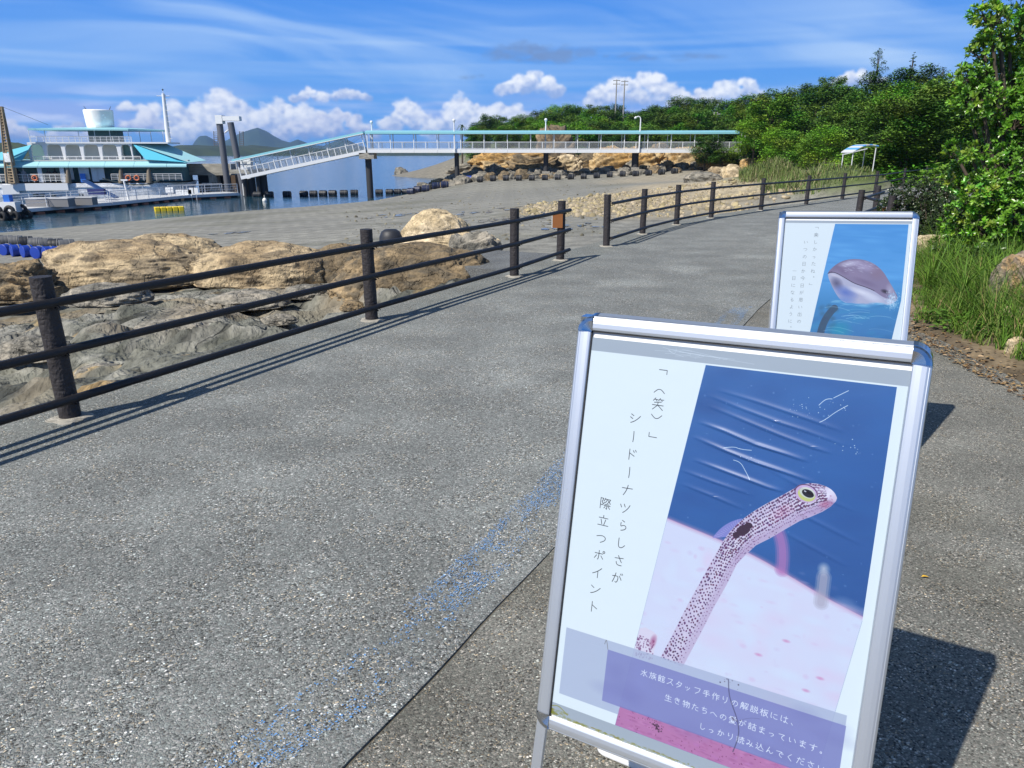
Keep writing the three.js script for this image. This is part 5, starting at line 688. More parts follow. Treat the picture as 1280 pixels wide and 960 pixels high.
// ---------------------------------------------------------------- floats, drums, net
{
  const drum = (r, l, rings) => { const pts = [[0, -l / 2], [r * 0.86, -l / 2], [r * 0.97, -l * 0.46]]; for (let i = 0; i <= rings; i++) { const y = lerp(-l * 0.4, l * 0.4, i / rings); pts.push([r, y - l * 0.03], [r * 0.95, y], [r, y + l * 0.03]); } pts.push([r * 0.97, l * 0.46], [r * 0.86, l / 2], [0, l / 2]); const g = new THREE.LatheGeometry(pts.map(([x, y]) => new THREE.Vector2(x, y)), 20); g.rotateZ(Math.PI / 2); return g; };
  const blue = std(0.010, 0.045, 0.34, 0.45), dark = std(0.022, 0.024, 0.030, 0.5), greyish = std(0.10, 0.105, 0.115, 0.6), strap = std(0.20, 0.20, 0.2, 0.8), navy = std(0.012, 0.02, 0.06, 0.5);
  const floatThing = (name, label, group, mat, px, py, y, r, l, turn) => { const g = y < -20 ? at(px, py, y) : gp(px, py, y), t = thing(name, label, 'float', [g.x, Math.max(landH(g.x, g.z), SEA - r * 0.3), g.z], turn, group); part(t, 'body', drum(r, l, 3), mat, [0, r * 0.95, 0]); part(t, 'strap', new THREE.TorusGeometry(r * 1.0, 0.02, 6, 20).rotateY(Math.PI / 2), strap, [l * 0.18, r * 0.95, 0]); return t; };
  [[-8, 308], [8, 311.5], [21, 315], [35, 318.5], [50, 322.5], [64, 326], [74, 328]].forEach(([x, y], i) => floatThing('blue_float', 'bright blue plastic float drum roped in a row on the mud', 'blue floats in a row', blue, x, y, -2.75, 0.27, 0.44, 1.05 + 0.3 * Math.sin(i * 2)));
  [[-4, 296], [8, 298], [20, 300], [33, 303], [46, 307], [59, 311], [72, 315], [86, 318]].forEach(([x, y], i) => floatThing('grey_float', 'grey and black rubber float roped in a row beside the blue drums', 'grey floats beside the blue drums', i % 3 ? greyish : dark, x, y, -2.9, 0.31, 0.62, 0.45 + 0.2 * Math.sin(i * 3)));
  [322, 337, 359, 380, 392, 404, 416, 430, 443, 474, 487, 497, 507].forEach((x, i) => floatThing('boom_float', 'black boom float on the water beneath the walkway', 'floats of the boom on the water', dark, x, 246 - (x - 322) * 0.022, SEA, 0.42, 1.05, rr(-0.15, 0.15)));
  [514, 522, 532, 545, 556].forEach((x, i) => floatThing('stranded_float', 'navy float stranded on the stones at the water edge', 'floats stranded on the stones', navy, x, 239 - (x - 514) * 0.13 - (i % 2) * 2, -95 - (i % 2) * 2, 0.42, 0.95, rr(-0.6, 0.6)));
  [[586, 224, 1], [603, 219, 1], [611, 217, 1]].forEach(([x, y]) => floatThing('blue_barrel', 'deep blue barrel lying on the bank stones under the walkway', 'blue barrels on the bank', blue, x, y, -97.8, 0.42, 1.0, rr(-0.4, 0.4)));
  for (let i = 0; i < 16; i++) { const x = 600 + i * 16.2; floatThing('bank_float', 'square black float in the row across the mud bank', 'row of black floats across the mud bank', dark, x, 226.5 - i * 0.6, -93 - 0.4 * Math.sin(i * 1.3), 0.36, 0.74, rr(-0.2, 0.2)); }
  const wb = gp(331, 252, SEA); one('white_buoy', (() => { const g = new THREE.SphereGeometry(0.28, 16, 12); g.scale(1, 1.15, 1); return merged([g, new THREE.CylinderGeometry(0.03, 0.05, 0.5, 8).translate(0, 0.4, 0)]); })(), std(0.75, 0.75, 0.72, 0.5), 'white round buoy floating beside the boom', 'buoy', null, [wb.x, SEA + 0.12, wb.z]);
  const tub = gp(489, 305, -1.05), tb = thing('upturned_tub', 'dark upturned round tub behind the fence post', 'tub', [tub.x, -1.1, tub.z]); tb.scale.setScalar(0.8); part(tb, 'body', new THREE.LatheGeometry([[0.001, 0.62], [0.22, 0.60], [0.34, 0.52], [0.42, 0.34], [0.45, 0.0]].map(([a, b]) => new THREE.Vector2(a, b)), 26), std(0.022, 0.024, 0.032, 0.55)); part(tb, 'rim', new THREE.TorusGeometry(0.455, 0.025, 8, 26).rotateX(Math.PI / 2), std(0.03, 0.03, 0.035, 0.5), [0, 0.02, 0]);
  const nt = gp(625, 312, -1.0), net = new Soup(); reseed(9); for (let i = 0; i < 900; i++) { const a = rr(0, 6.28), r = Math.sqrt(rnd()) * 0.62, x = Math.cos(a) * r * 1.5, z = Math.sin(a) * r * 0.7, y = 0.22 * (1 - r / 0.62) + rr(0, 0.08), d = rr(0, 6.28), l = rr(0.06, 0.2), w = 0.008; net.quad([x, y, z], [x + Math.cos(d) * l, y + rr(-0.04, 0.06), z + Math.sin(d) * l], [x + Math.cos(d) * l, y + w + 0.02, z + Math.sin(d) * l + w], [x, y + w, z + w], [0.06 + rr(0, 0.05), 0.28 + rr(-0.08, 0.08), 0.22]); }
  one('fishing_net', net.geo(), new THREE.MeshStandardMaterial({ vertexColors: true, roughness: 0.9, side: THREE.DoubleSide }), 'heap of sea green netting behind the fence rails', 'net', null, [nt.x, landH(nt.x, nt.z), nt.z]);
}

// ---------------------------------------------------------------- covered walkway, its piers and lamps
const white = std(0.74, 0.76, 0.78, 0.45), roofBlue = std(0.27, 0.60, 0.68, 0.4), steelDark = std(0.035, 0.036, 0.04, 0.7), conc = new THREE.MeshStandardMaterial({ color: new THREE.Color().setRGB(0.60, 0.57, 0.50), map: soilMap, bumpMap: rockBump, bumpScale: 0.03, roughness: 0.9 }), picket = std(0.62, 0.64, 0.66, 0.5), wireM = std(0.10, 0.10, 0.1, 0.6);
const ZB = -96;
const py2y = (py, z = ZB) => at(640, py, z).y;
{
  const X0 = at(459, 188, ZB).x, X1 = at(926, 188, ZB).x, deckB = py2y(191), deckT = py2y(186.4), railT = py2y(177.2), roofB = py2y(167.4), roofT = py2y(164.2), D = 2.6;
  const w = thing('covered_walkway', 'long white covered walkway with pale turquoise roof on columns over the shore', 'walkway', [X0, 0, ZB]), L = X1 - X0;
  part(w, 'deck', box(0, L, deckB + 0.06, deckT - 0.05, -D + 0.07, -0.07), conc);
  for (const z of [-0.06, -D]) part(w, 'fascia', box(0, L, deckB, deckT, z, z + 0.06), white);
  { const s = new THREE.Shape(); const N = 10; s.moveTo(-0.35, roofB); for (let i = 0; i <= N; i++) { const t = i / N; s.lineTo(-lerp(0.35, -D - 0.35, t), roofB + 0.10 + (roofT - roofB) * Math.sin(Math.PI * t) * 0.55 + 0.18 * 1); } s.lineTo(D + 0.35, roofB); for (let i = N; i >= 0; i--) { const t = i / N; s.lineTo(-lerp(0.28, -D - 0.28, t), roofB + (roofT - roofB) * Math.sin(Math.PI * t) * 0.5 + 0.02); } const g = new THREE.ExtrudeGeometry(s, { depth: L - 0.4, bevelEnabled: false }); g.rotateY(Math.PI / 2); part(w, 'roof', g, roofBlue, [-0.1, 0, 0]); }
  const bay = 2.93, n = Math.round(L / bay);
  for (let i = 0; i <= n; i++) { const x = clamp(i * L / n, 0.05, L - 0.05); for (const z of [-0.12, -D + 0.12]) part(w, 'post', box(x - 0.05, x + 0.05, deckT, roofB + 0.03, z - 0.05, z + 0.05), white); part(w, 'seam', box(x - 0.02, x + 0.02, deckB + 0.01, deckT - 0.01, 0.001, 0.02), picket); }
  for (const z of [-0.12, -D + 0.12]) for (let i = 0; i < n; i++) {
    const a = i * L / n + 0.06, b = (i + 1) * L / n - 0.06, m = (a + b) / 2;
    part(w, 'handrail', box(a, b, railT - 0.06, railT, z - 0.035, z + 0.035), white); part(w, 'baluster', box(m - 0.04, m + 0.04, deckT + 0.12, railT - 0.065, z - 0.03, z + 0.03), white); part(w, 'lower_rail', box(a, b, deckT + 0.06, deckT + 0.11, z - 0.025, z + 0.025), white);
    const pk = []; for (let x = a + 0.12; x < b - 0.05; x += 0.13) pk.push(box(x - 0.011, x + 0.011, deckT + 0.112, railT - 0.062, z - 0.011, z + 0.011)); stuff('pickets', merged(pk), picket, null, null, w);
  }
  // columns
  const col = (px, foot, gy, r, cap) => { const x = at(px, 200, ZB).x - X0, yb = Math.min(landH(x + X0, ZB - 1.3), gy) - 0.4, c = part(w, 'column', rod([x, yb, -1.3], [x, deckB - (cap ? 0.75 : 0.02), -1.3], r, r, 18), steelDark); if (cap) part(c, 'cap', box(x - 0.95, x + 0.95, deckB - 0.76, deckB - 0.01, -2.4, -0.15), conc); else part(c, 'base', merged([box(x - 1.1, x + 1.1, yb, gy + 1.2, -2.2, -0.4), box(x - 0.5, x + 0.5, gy + 1.2, gy + 1.6, -1.8, -0.8)]), conc); };
  col(458, 247, SEA, 0.42, true); col(570, 222, -3.3, 0.30, false); col(683, 224, -2.4, 0.34, false); col(796, 216, -1.9, 0.45, false);
  // lamps along the edge
  const lamp = (px, top, lab, bent, z = 0.16) => { const b = at(px, 190, ZB), t = thing('lamp_post', lab, 'lamp', [b.x, deckB + 0.1, ZB + z]), h = py2y(top) - deckB - 0.1; part(t, 'pole', rod([0, 0, 0], [0, h - 0.1, 0], 0.10, 0.075, 12), white); if (bent) { const c = new THREE.CatmullRomCurve3([new THREE.Vector3(0, h - 0.14, 0), new THREE.Vector3(-0.05, h + 0.15, 0.02), new THREE.Vector3(-0.3, h + 0.32, 0.05), new THREE.Vector3(-0.62, h + 0.22, 0.1)]); part(t, 'arm', new THREE.TubeGeometry(c, 14, 0.07, 8), white); part(t, 'lamp_head', rod([-0.62, h + 0.22, 0.1], [-0.82, h + 0.08, 0.12], 0.14, 0.09), white); } else { part(t, 'lamp_head', new THREE.SphereGeometry(0.2, 14, 10), white, [0, h + 0.05, 0]); part(t, 'collar', rod([0, h - 0.22, 0], [0, h - 0.1, 0], 0.12), picket); } };
  lamp(568.5, 151, 'slim white lamp post with a small head beside the column nearest the water', false); lamp(683, 149, 'white lamp post with a round head behind the walkway near the grey crag', false, -2.9); lamp(798.5, 149, 'white lamp post with a curved arm at the walkway above the ochre rock', true); lamp(461, 152, 'grey lamp post where the gangway meets the walkway', false, -2.95);
  // landward end
  const e = thing('walkway_shelter', 'small turquoise roofed landing at the landward end of the walkway among bushes', 'shelter', [X1 + 0.06, 0, ZB]);
  part(e, 'roof', box(0, 3.0, roofB + 0.05, roofB + 0.30, -2.9, 0.5), roofBlue, [0, 0, 0], [0, 0, -0.06]); for (const x of [0.3, 2.7]) part(e, 'post', rod([x, -0.4, -0.1], [x + 0.06, roofB + 0.03, -0.1], 0.06), white); part(e, 'floor', box(0, 3.0, deckB - 0.9, deckT - 0.03, -2.5, -0.05), conc);
}
// sloping gangway down to the pontoon
{
  const A = at(300, 221, ZB), B = at(456.5, 187.5, ZB), L = Math.hypot(B.x - A.x, B.y - A.y), ang = Math.atan2(B.y - A.y, B.x - A.x), D = 2.2;
  const w = thing('gangway', 'white gangway with turquoise roof sloping from the walkway down to the piles', 'gangway', [A.x, A.y, ZB - 0.15]); const R = [0, 0, ang];
  const p = (n, g, m) => part(w, n, g, m, [0, 0, 0], R);
  p('deck', box(0.4, L - 0.1, -0.18, -0.02, -D + 0.08, -0.08), conc); for (const z of [-0.06, -D]) p('girder', box(0, L, -0.36, 0.06, z, z + 0.06), white);
  { const g = box(-0.4, L + 0.25, 2.02, 2.26, -D - 0.25, 0.28); p('roof', g, roofBlue); p('roof_edge', box(-0.45, L + 0.28, 1.93, 2.015, 0.22, 0.30), white); }
  const n = 7; for (let i = 0; i <= n; i++) { const x = clamp(i * L / n, 0.06, L - 0.06); for (const z of [-0.12, -D + 0.12]) p('post', box(x - 0.05, x + 0.05, 0.06, 2.0, z - 0.05, z + 0.05), white); if (i < n) for (const z of [-0.12, -D + 0.12]) { const a = i * L / n + 0.12, b = (i + 1) * L / n - 0.06; p('handrail', box(a, b, 0.95, 1.02, z - 0.03, z + 0.03), white); for (const t of [0.33, 0.67]) p('baluster', box(lerp(a, b, t) - 0.035, lerp(a, b, t) + 0.035, 0.1, 0.94, z - 0.03, z + 0.03), white); const pk = []; for (let x2 = a + 0.1; x2 < b; x2 += 0.14) pk.push(box(x2 - 0.01, x2 + 0.01, 0.07, 0.94, z - 0.01, z + 0.01)); const s = stuff('pickets', merged(pk), picket, null, null, w); s.rotation.z = ang; p('brace', rod([a, 1.05, z], [b, 1.95, z], 0.018), picket); } }
}
// guide piles with their white gantry, concrete dolphin, landing piles
{
  const pile = std(0.115, 0.12, 0.14, 0.6), rust = std(0.10, 0.065, 0.04, 0.85), Zp = -104;
  const g = thing('pile_gantry', 'pair of tall grey steel piles joined by a white cross head beside the gangway', 'piles', [at(286, 240, Zp).x, SEA, Zp]), rel = (px, py, z = Zp) => { const q = at(px, py, z); return [q.x - g.position.x, q.y - SEA, z - Zp]; };
  for (const [b, t] of [[[285, 236], [274, 152]], [[301, 210], [288, 153]]]) { const lo = rel(...b), hi = rel(...t); const bot = [lo[0] + (lo[0] - hi[0]) * 0.25, -1.2, lo[2]]; part(g, 'pile', rod(bot, hi, 0.44, 0.44, 18), pile); }
  const c0 = rel(271.5, 152), c1 = rel(300, 144); part(g, 'cross_head', box(c0[0] + 0.92, c1[0], c0[1] + 0.1, c1[1] - 0.15, -0.5, 0.5), white); part(g, 'cross_head', box(c0[0] - 0.05, c0[0] + 0.9, c0[1] - 0.3, c1[1], -0.54, 0.54), white); part(g, 'brace', rod(rel(281, 166), rel(291, 158), 0.1), white);
  for (const px of [270, 302]) { const lad = []; for (const s of [-4, 4]) lad.push(rod(rel(px + s * 0.6, 182), rel(px + s * 0.6 - 0.5, 164), 0.05)); for (let y = 165; y < 182; y += 2.4) lad.push(rod(rel(px - 2.4, y), rel(px + 2.4, y), 0.04)); part(g, 'ladder', merged(lad), pile); }
  const d = thing('concrete_dolphin', 'weathered concrete mooring block on dark legs beside the white ship', 'mooring', [at(258, 230, -106).x, SEA, -106]), rd = (px, py) => { const q = at(px, py, -106); return [q.x - d.position.x, q.y - SEA]; };
  const a = rd(231, 232), b = rd(287, 205), mid = rd(268, 219); part(d, 'block', box(a[0], b[0], mid[1], b[1], -4, 0), conc); for (const [p0, p1] of [[232, 243], [262, 268], [278, 287]]) part(d, 'leg', box(rd(p0, 0)[0] + 0, rd(p1, 0)[0] - 0.02, -1.2, mid[1] - 0.002, -1.4, -0.05), p0 < 240 ? conc : rust); part(d, 'rear_leg', box(a[0] + 1, b[0] - 0.4, -1.2, mid[1] - 0.002, -3.8, -2.4), steelDark); const rl = []; for (const [q0, q1] of [[232, 246], [254, 266]]) rl.push(rod([...rd(q0, 229), 0.4], [...rd(q1, 229), 0.4], 0.05), rod([...rd(q0, 229), 0.4], [...rd(q0, 236), 0.4], 0.05), rod([...rd(q1, 229), 0.4], [...rd(q1, 236), 0.4], 0.05)); part(d, 'rail', merged(rl), white);
  for (const [px, top, l] of [[313.5, 218, 'dark timber pile with a white fender under the gangway foot'], [328, 214, 'dark round pile under the gangway next to the white buoy']]) { const q = at(px, top, -101), t = thing('landing_pile', l, 'pile', [q.x, SEA, -101]); part(t, 'pile', rod([0, -1.2, 0], [0, q.y - SEA, 0], 0.55, 0.5, 18), steelDark); part(t, 'cap', box(-0.75, 0.75, q.y - SEA, q.y - SEA + 0.35, -0.75, 0.75), conc); if (px < 320) part(t, 'fender', box(-1.15, -0.62, 0.1, 1.7, 0.2, 0.55), white); }
  const bx = at(309, 212, -99.2), cab = thing('control_cabin', 'small white control box standing at the foot of the gangway', 'cabin', [bx.x, bx.y, -99.2]); part(cab, 'box', box(-0.85, 0.55, 0, 1.55, -0.9, 0), white); part(cab, 'panel', box(-0.5, 0.0, 0.6, 1.1, 0.002, 0.03), std(0.35, 0.38, 0.42, 0.5)); part(cab, 'platform', box(-2.2, 1.9, -0.5, -0.02, -2.0, 0.3), conc); const rl2 = []; for (const x of [-2.1, -1.3, 0.9, 1.7]) rl2.push(rod([x, 0, 0.25], [x, 1.05, 0.25], 0.035)); rl2.push(rod([-2.1, 1.05, 0.25], [1.7, 1.05, 0.25], 0.035)); part(cab, 'rail', merged(rl2), white); for (const x of [-0.9, 0.9]) part(cab, 'support', rod([x, -4.6, -1.0], [x, -0.502, -1.0], 0.26, 0.26, 12), steelDark);
}
// ---------------------------------------------------------------- the moored white ship
{
  const yaw = 0.15, O = at(120, 240, -99); O.y = SEA;
  const dx = Math.cos(yaw), dz = -Math.sin(yaw), nx = Math.sin(yaw), nz = Math.cos(yaw);
  const S = (px, py, off = 0) => { const d = dirOf(px, py), ox = O.x + nx * off, oz = O.z + nz * off, t = (ox * nx + oz * nz) / (d.x * nx + d.z * nz), x = d.x * t, z = d.z * t, y = EYE + d.y * t; return [(x - O.x) * dx + (z - O.z) * dz, y - SEA]; };
  const sh = thing('ship', 'white passenger ship with turquoise canopies moored behind the pontoon', 'ship', [O.x, SEA, O.z], yaw);
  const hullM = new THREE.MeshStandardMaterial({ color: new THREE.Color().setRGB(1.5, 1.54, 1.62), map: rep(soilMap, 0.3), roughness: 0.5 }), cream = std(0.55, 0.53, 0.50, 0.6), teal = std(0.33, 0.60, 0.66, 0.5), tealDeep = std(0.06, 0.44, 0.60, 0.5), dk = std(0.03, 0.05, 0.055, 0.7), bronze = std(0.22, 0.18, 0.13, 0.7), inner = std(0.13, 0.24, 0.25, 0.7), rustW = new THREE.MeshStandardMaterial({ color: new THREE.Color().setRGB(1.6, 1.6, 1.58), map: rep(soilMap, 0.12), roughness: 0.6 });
  const pb = (name, x0, y0, x1, y1, off, th, mat, parent = sh) => { const a = S(x0, y1, off), b = S(x1, y0, off); return part(parent, name, box(a[0], b[0], a[1], b[1], off - th, off), mat); };
  const W = 8; // beam
  // hull: plan with a rounded bow to the right
  { const y0 = -0.6, yd = S(120, 229)[1], xl = S(-60, 229)[0], xr = S(236, 229)[0], s = new THREE.Shape(); s.moveTo(xl, 0); s.lineTo(xr - 6, 0); s.bezierCurveTo(xr - 2.5, 0, xr, -2, xr, -W / 2); s.bezierCurveTo(xr, -W + 2, xr - 2.5, -W, xr - 6, -W); s.lineTo(xl, -W); s.closePath(); const g = new THREE.ExtrudeGeometry(s, { depth: yd - y0, bevelEnabled: false, curveSegments: 16, steps: 6 }); g.rotateX(Math.PI / 2); g.translate(0, yd, 0); const p = g.attributes.position; for (let i = 0; i < p.count; i++) { const t = clamp((yd - p.getY(i)) / (yd - y0)); const cz = -W / 2; p.setZ(i, cz + (p.getZ(i) - cz) * (1 - 0.10 * t * t)); p.setX(i, p.getX(i) - 1.4 * t * smooth(xr - 8, xr, p.getX(i))); } g.computeVertexNormals(); part(sh, 'hull', g, hullM);
    part(sh, 'rubbing_strake', box(xl, xr - 6.5, yd - 0.55, yd - 0.40, -0.05, 0.07), picket); }
  pb('bulwark', 22, 229, 84, 238.5, 0.5, 0.42, white); // lit white side panel amidships
  pb('boarding_porch', 4, 231, 22, 243, 0.45, 0.4, white);
  for (const x of [42, 50, 64, 99]) pb('porthole', x, 242.5, x + 3.4, 246, 0.56, 0.5, dk);
  // main deck: recess, back wall, rail, posts
  pb('deck_house', -30, 206, 228, 229.2, -2.6, 4.4, inner); pb('main_deck', -60, 227.8, 232, 229, -0.02, W - 0.5, cream);
  { const a = S(84, 229.5, -0.6), b = S(130, 208, -0.6); for (const [x0, x1] of [[84, 90], [100, 110], [116, 121], [123, 129]]) pb('door_panel', x0, 208.5, x1, 224 + rr(0, 3), -0.8, 0.1, white); pb('notice_board', 101.5, 217, 106, 229, -0.3, 0.08, std(0.05, 0.20, 0.70, 0.5)); }
  const railRun = (x0, x1, yT, yB, off, n, bars, mat = white) => { const gs = [], a = S(x0, yB, off), b = S(x1, yB, off), t = S((x0 + x1) / 2, yT, off)[1]; for (let i = 0; i <= n; i++) { const x = lerp(a[0], b[0], i / n); gs.push(rod([x, a[1], off], [x, t, off], 0.035, 0.035, 6)); } for (let k = 1; k <= bars; k++) gs.push(rod([a[0], lerp(a[1], t, k / bars), off], [b[0], lerp(a[1], t, k / bars), off], k === bars ? 0.045 : 0.025, k === bars ? 0.045 : 0.025, 6)); return part(sh, 'rail', merged(gs), mat); };
  railRun(-12, 84, 218, 228, 0.05, 14, 5); railRun(140, 228, 217.5, 226, 0.05, 11, 4, picket);
  for (const x of [-6, 50, 78]) pb('canopy_post', x - 0.6, 207, x + 0.6, 228, 0.0, 0.12, white);
  for (const x of [14, 86, 187, 152]) { const a = S(x, 228.5, 0.1), t = S(x - 1.5, 207.5, 0.1); part(sh, 'davit', rod([a[0], a[1], 0.1], [t[0], t[1], 0.1], x < 180 ? 0.38 : 0.42, 0.16, 10), bronze); }
  for (const x of [43.5, 160.5, 171]) { const c = S(x, 222.5, 0.2); part(sh, 'lifebuoy', new THREE.TorusGeometry(0.30, 0.10, 10, 22), std(0.62, 0.19, 0.09, 0.6), [c[0], c[1], 0.22]); }
  // lower canopy in hung sections
  { const xs = [-40, 10, 47, 85, 130, 167, 208, 233]; for (let i = 0; i < xs.length - 1; i++) { const a = S(xs[i], 205, 0.4), b = S(xs[i + 1], 205, 0.4), yt = S(110, 199.5, 0.4)[1], yb = S(110, 207.2, 0.4)[1], yv = S(110, 209.2, 0.4)[1], s = new THREE.Shape(); [[-2.4, yt], [-0.5, yt - 0.12], [0.3, yb + 0.12], [0.45, yb], [0.45, yv], [0.40, yv], [0.40, yb - 0.05], [-0.5, yt - 0.24], [-2.4, yt - 0.12]].forEach(([z, y], k) => (k ? s.lineTo(-z, y) : s.moveTo(-z, y))); const g = new THREE.ExtrudeGeometry(s, { depth: b[0] - a[0] - 0.04, bevelEnabled: false }); g.rotateY(Math.PI / 2); g.translate(a[0], 0, 0); part(sh, 'awning', g, teal); } }
  pb('upper_deck', 26, 199.8, 235, 201.5, -0.3, W - 1, cream);
  // upper house with arched openings
  { const a = S(38, 200, -1.4), b = S(167, 200, -1.4), yt = S(100, 178.5, -1.4)[1], y0 = a[1], s = new THREE.Shape(); s.moveTo(a[0], y0); s.lineTo(b[0], y0); s.lineTo(b[0], yt); s.lineTo(a[0], yt); s.closePath(); for (const [x0, x1] of [[40, 57], [59.5, 80], [82.5, 103], [105.5, 126], [128.5, 149], [152, 166]]) { const l = S(x0, 199, -1.4)[0], r = S(x1, 199, -1.4)[0], top = S(90, 180.6, -1.4)[1], q = 0.5, h = new THREE.Path(); h.moveTo(l, y0 + 0.02); h.lineTo(l + 0.12, top - q); h.quadraticCurveTo(l + 0.14, top, l + q, top); h.lineTo(r - q, top); h.quadraticCurveTo(r - 0.1, top, r - 0.08, top - q); h.lineTo(r, y0 + 0.02); h.closePath(); s.holes.push(h); } part(sh, 'arcade', new THREE.ExtrudeGeometry(s, { depth: 0.22, bevelEnabled: true, bevelSize: 0.03, bevelThickness: 0.03, bevelSegments: 1, curveSegments: 6 }).translate(0, 0, -1.65), white); }
  pb('cabin_wall', 62, 179.5, 152, 199.7, -2.9, 3.2, cream); pb('cabin_end', 40, 179.5, 61.5, 199.7, -3.4, 2.8, inner); pb('stair_shade_wall', 152.5, 179.5, 168, 199.7, -3.3, 2.6, inner);  // last box, by the stairs: dark teal colour stands in for the shade there
  railRun(34, 176, 195.6, 199.5, -0.9, 14, 2); railRun(39, 165, 170.5, 178, -1.3, 16, 4); pb('sun_deck', 38, 177.6, 210, 179.2, -1.2, W - 2.4, white);
  // side awnings
  const sheet = (name, pts, mat) => { const g = new THREE.BufferGeometry(), P = []; for (let i = 1; i < pts.length - 1; i++) for (const k of [0, i, i + 1]) P.push(...pts[k]); const n = P.length / 3; const back = []; for (let i = 0; i < n; i += 3) for (const k of [0, 2, 1]) back.push(P[(i + k) * 3], P[(i + k) * 3 + 1] - 0.04, P[(i + k) * 3 + 2] - 0.03); g.setAttribute('position', new THREE.Float32BufferAttribute([...P, ...back], 3)); g.setAttribute('uv', new THREE.Float32BufferAttribute(new Float32Array(n * 4), 2)); g.computeVertexNormals(); part(sh, name, g, mat); };
  const V = (px, py, off) => { const q = S(px, py, off); return [q[0], q[1], off]; };
  sheet('side_awning', [V(166, 180, -1.4), V(219, 197.5, 0.3), V(235, 203.0, 0.3), V(182, 199.4, 0.3)], tealDeep);
  sheet('end_awning', [V(166.5, 179.4, -1.45), V(208, 179.6, -5), V(236, 192, -4), V(258, 200.5, -3), V(236, 203.2, 0.25)], teal);
  sheet('side_awning', [V(39, 181, -1.4), V(28, 199.6, 0.3), V(-40, 200.2, 0.3), V(-10, 197, -0.4)], tealDeep);
  // top canopy on thin posts, funnel, mast
  { const yb = S(100, 163, -1.3)[1], yt = S(100, 157.5, -1.3)[1], a = S(36, 160, -1.3)[0], b = S(161, 160, -1.3)[0], c = S(209, 163, -6)[0]; const g = new THREE.BufferGeometry(), z0 = -0.9, z1 = -W + 1.2, top = [[a, z0], [b, z0], [c, z1 + 1], [c, z1], [a + 1, z1]], P = [], I = []; const m = top.reduce((s, p) => [s[0] + p[0] / 5, s[1] + p[1] / 5], [0, 0]); top.forEach(([x, z]) => P.push(x, yb + 0.22, z)); P.push(m[0], yt, m[1]); top.forEach(([x, z]) => P.push(x, yb, z)); P.push(m[0], yb + 0.1, m[1]); for (let i = 0; i < 5; i++) { const j = (i + 1) % 5; I.push(i, j, 5, 6 + j, 6 + i, 11, i, 6 + i, j, j, 6 + i, 6 + j); } g.setAttribute('position', new THREE.Float32BufferAttribute(P, 3)); g.setIndex(I); const h = g.toNonIndexed(); h.computeVertexNormals(); part(sh, 'top_canopy', h, std(0.32, 0.62, 0.68, 0.45)); for (const x of [38, 58, 100, 120, 139, 162]) { const q = S(x, 178, -1.35); part(sh, 'canopy_pole', rod([q[0], q[1], -1.35], [q[0], yb + 0.05, -1.35], 0.04), white); } for (const x of [176, 190, 205]) { const q = S(x, 178, -5); part(sh, 'canopy_pole', rod([q[0], q[1], -5], [q[0], yb + 0.05, -5], 0.04), white); } }
  pb('deck_cabin', 112, 162.5, 145, 178, -4.0, 2.5, inner);
  { const c = S(125.5, 156, -4.2), l = S(107.5, 156, -4.2), r = S(143, 156, -4.2), t = S(125, 137.5, -4.2), R = (r[0] - l[0]) / 2, y0 = c[1] - 0.4, h = t[1] - y0, g = new THREE.LatheGeometry([[R * 0.92, 0], [R * 0.95, h * 0.3], [R, h * 0.93], [R * 0.985, h], [R * 0.9, h * 1.005], [R * 0.86, h * 0.92], [0.01, h * 0.92]].map(([a, b]) => new THREE.Vector2(a, b)), 30); const f = part(sh, 'funnel', g, rustW, [c[0], y0, -4.2]); for (const s of [-1, 1]) part(f, 'horn', rod([s * R * 0.8, h, 0], [s * R * 0.95, h + 0.5, 0], 0.05, 0.02), dk); }
  { const a = S(211, 180, -5), b = S(204, 117, -5), pts = []; const m = part(sh, 'mast', rod([a[0], a[1], -5], [b[0], b[1], -5], 0.36, 0.22, 12), white); for (let i = 1; i < 9; i++) pts.push(rod([lerp(a[0], b[0], i / 9) + 0.2, lerp(a[1], b[1], i / 9), -4.8], [lerp(a[0], b[0], i / 9) + 0.62, lerp(a[1], b[1], i / 9) + 0.02, -4.7], 0.03)); pts.push(rod([b[0] - 0.9, b[1] - 0.3, -5], [b[0] + 0.8, b[1] - 0.3, -5], 0.05), rod([b[0], b[1] - 0.1, -5], [b[0], b[1] + 0.5, -5], 0.05, 0.02)); part(m, 'rung', merged(pts), picket); const l = new THREE.SphereGeometry(0.12, 8, 6); part(m, 'masthead_light', l, dk, [b[0], b[1] + 0.5, -5]); }
  // rope fenders and rubbing lines along the bow
  for (const k of [0, 1]) { const c = new THREE.CatmullRomCurve3([[128, 222.5 + k], [145, 227 + k], [165, 230 + k], [185, 229.5 + k], [200, 225 + k]].map(([x, y]) => { const q = S(x, y, 0.15); return new THREE.Vector3(q[0], q[1], 0.16); })); part(sh, 'mooring_rope', new THREE.TubeGeometry(c, 24, 0.045, 6), dk); }
  // left boom: a leaning rusty lattice mast
  const bo = thing('crane_boom', 'rusty lattice boom leaning beside the ship, seen at its left end', 'crane', [O.x, SEA, O.z], yaw), q = (px, py, off) => { const s = S(px, py, off); return [s[0], s[1], off]; }, rus = new THREE.MeshStandardMaterial({ color: new THREE.Color().setRGB(0.62, 0.48, 0.32), map: rep(soilMap, 0.5), roughness: 0.8 });
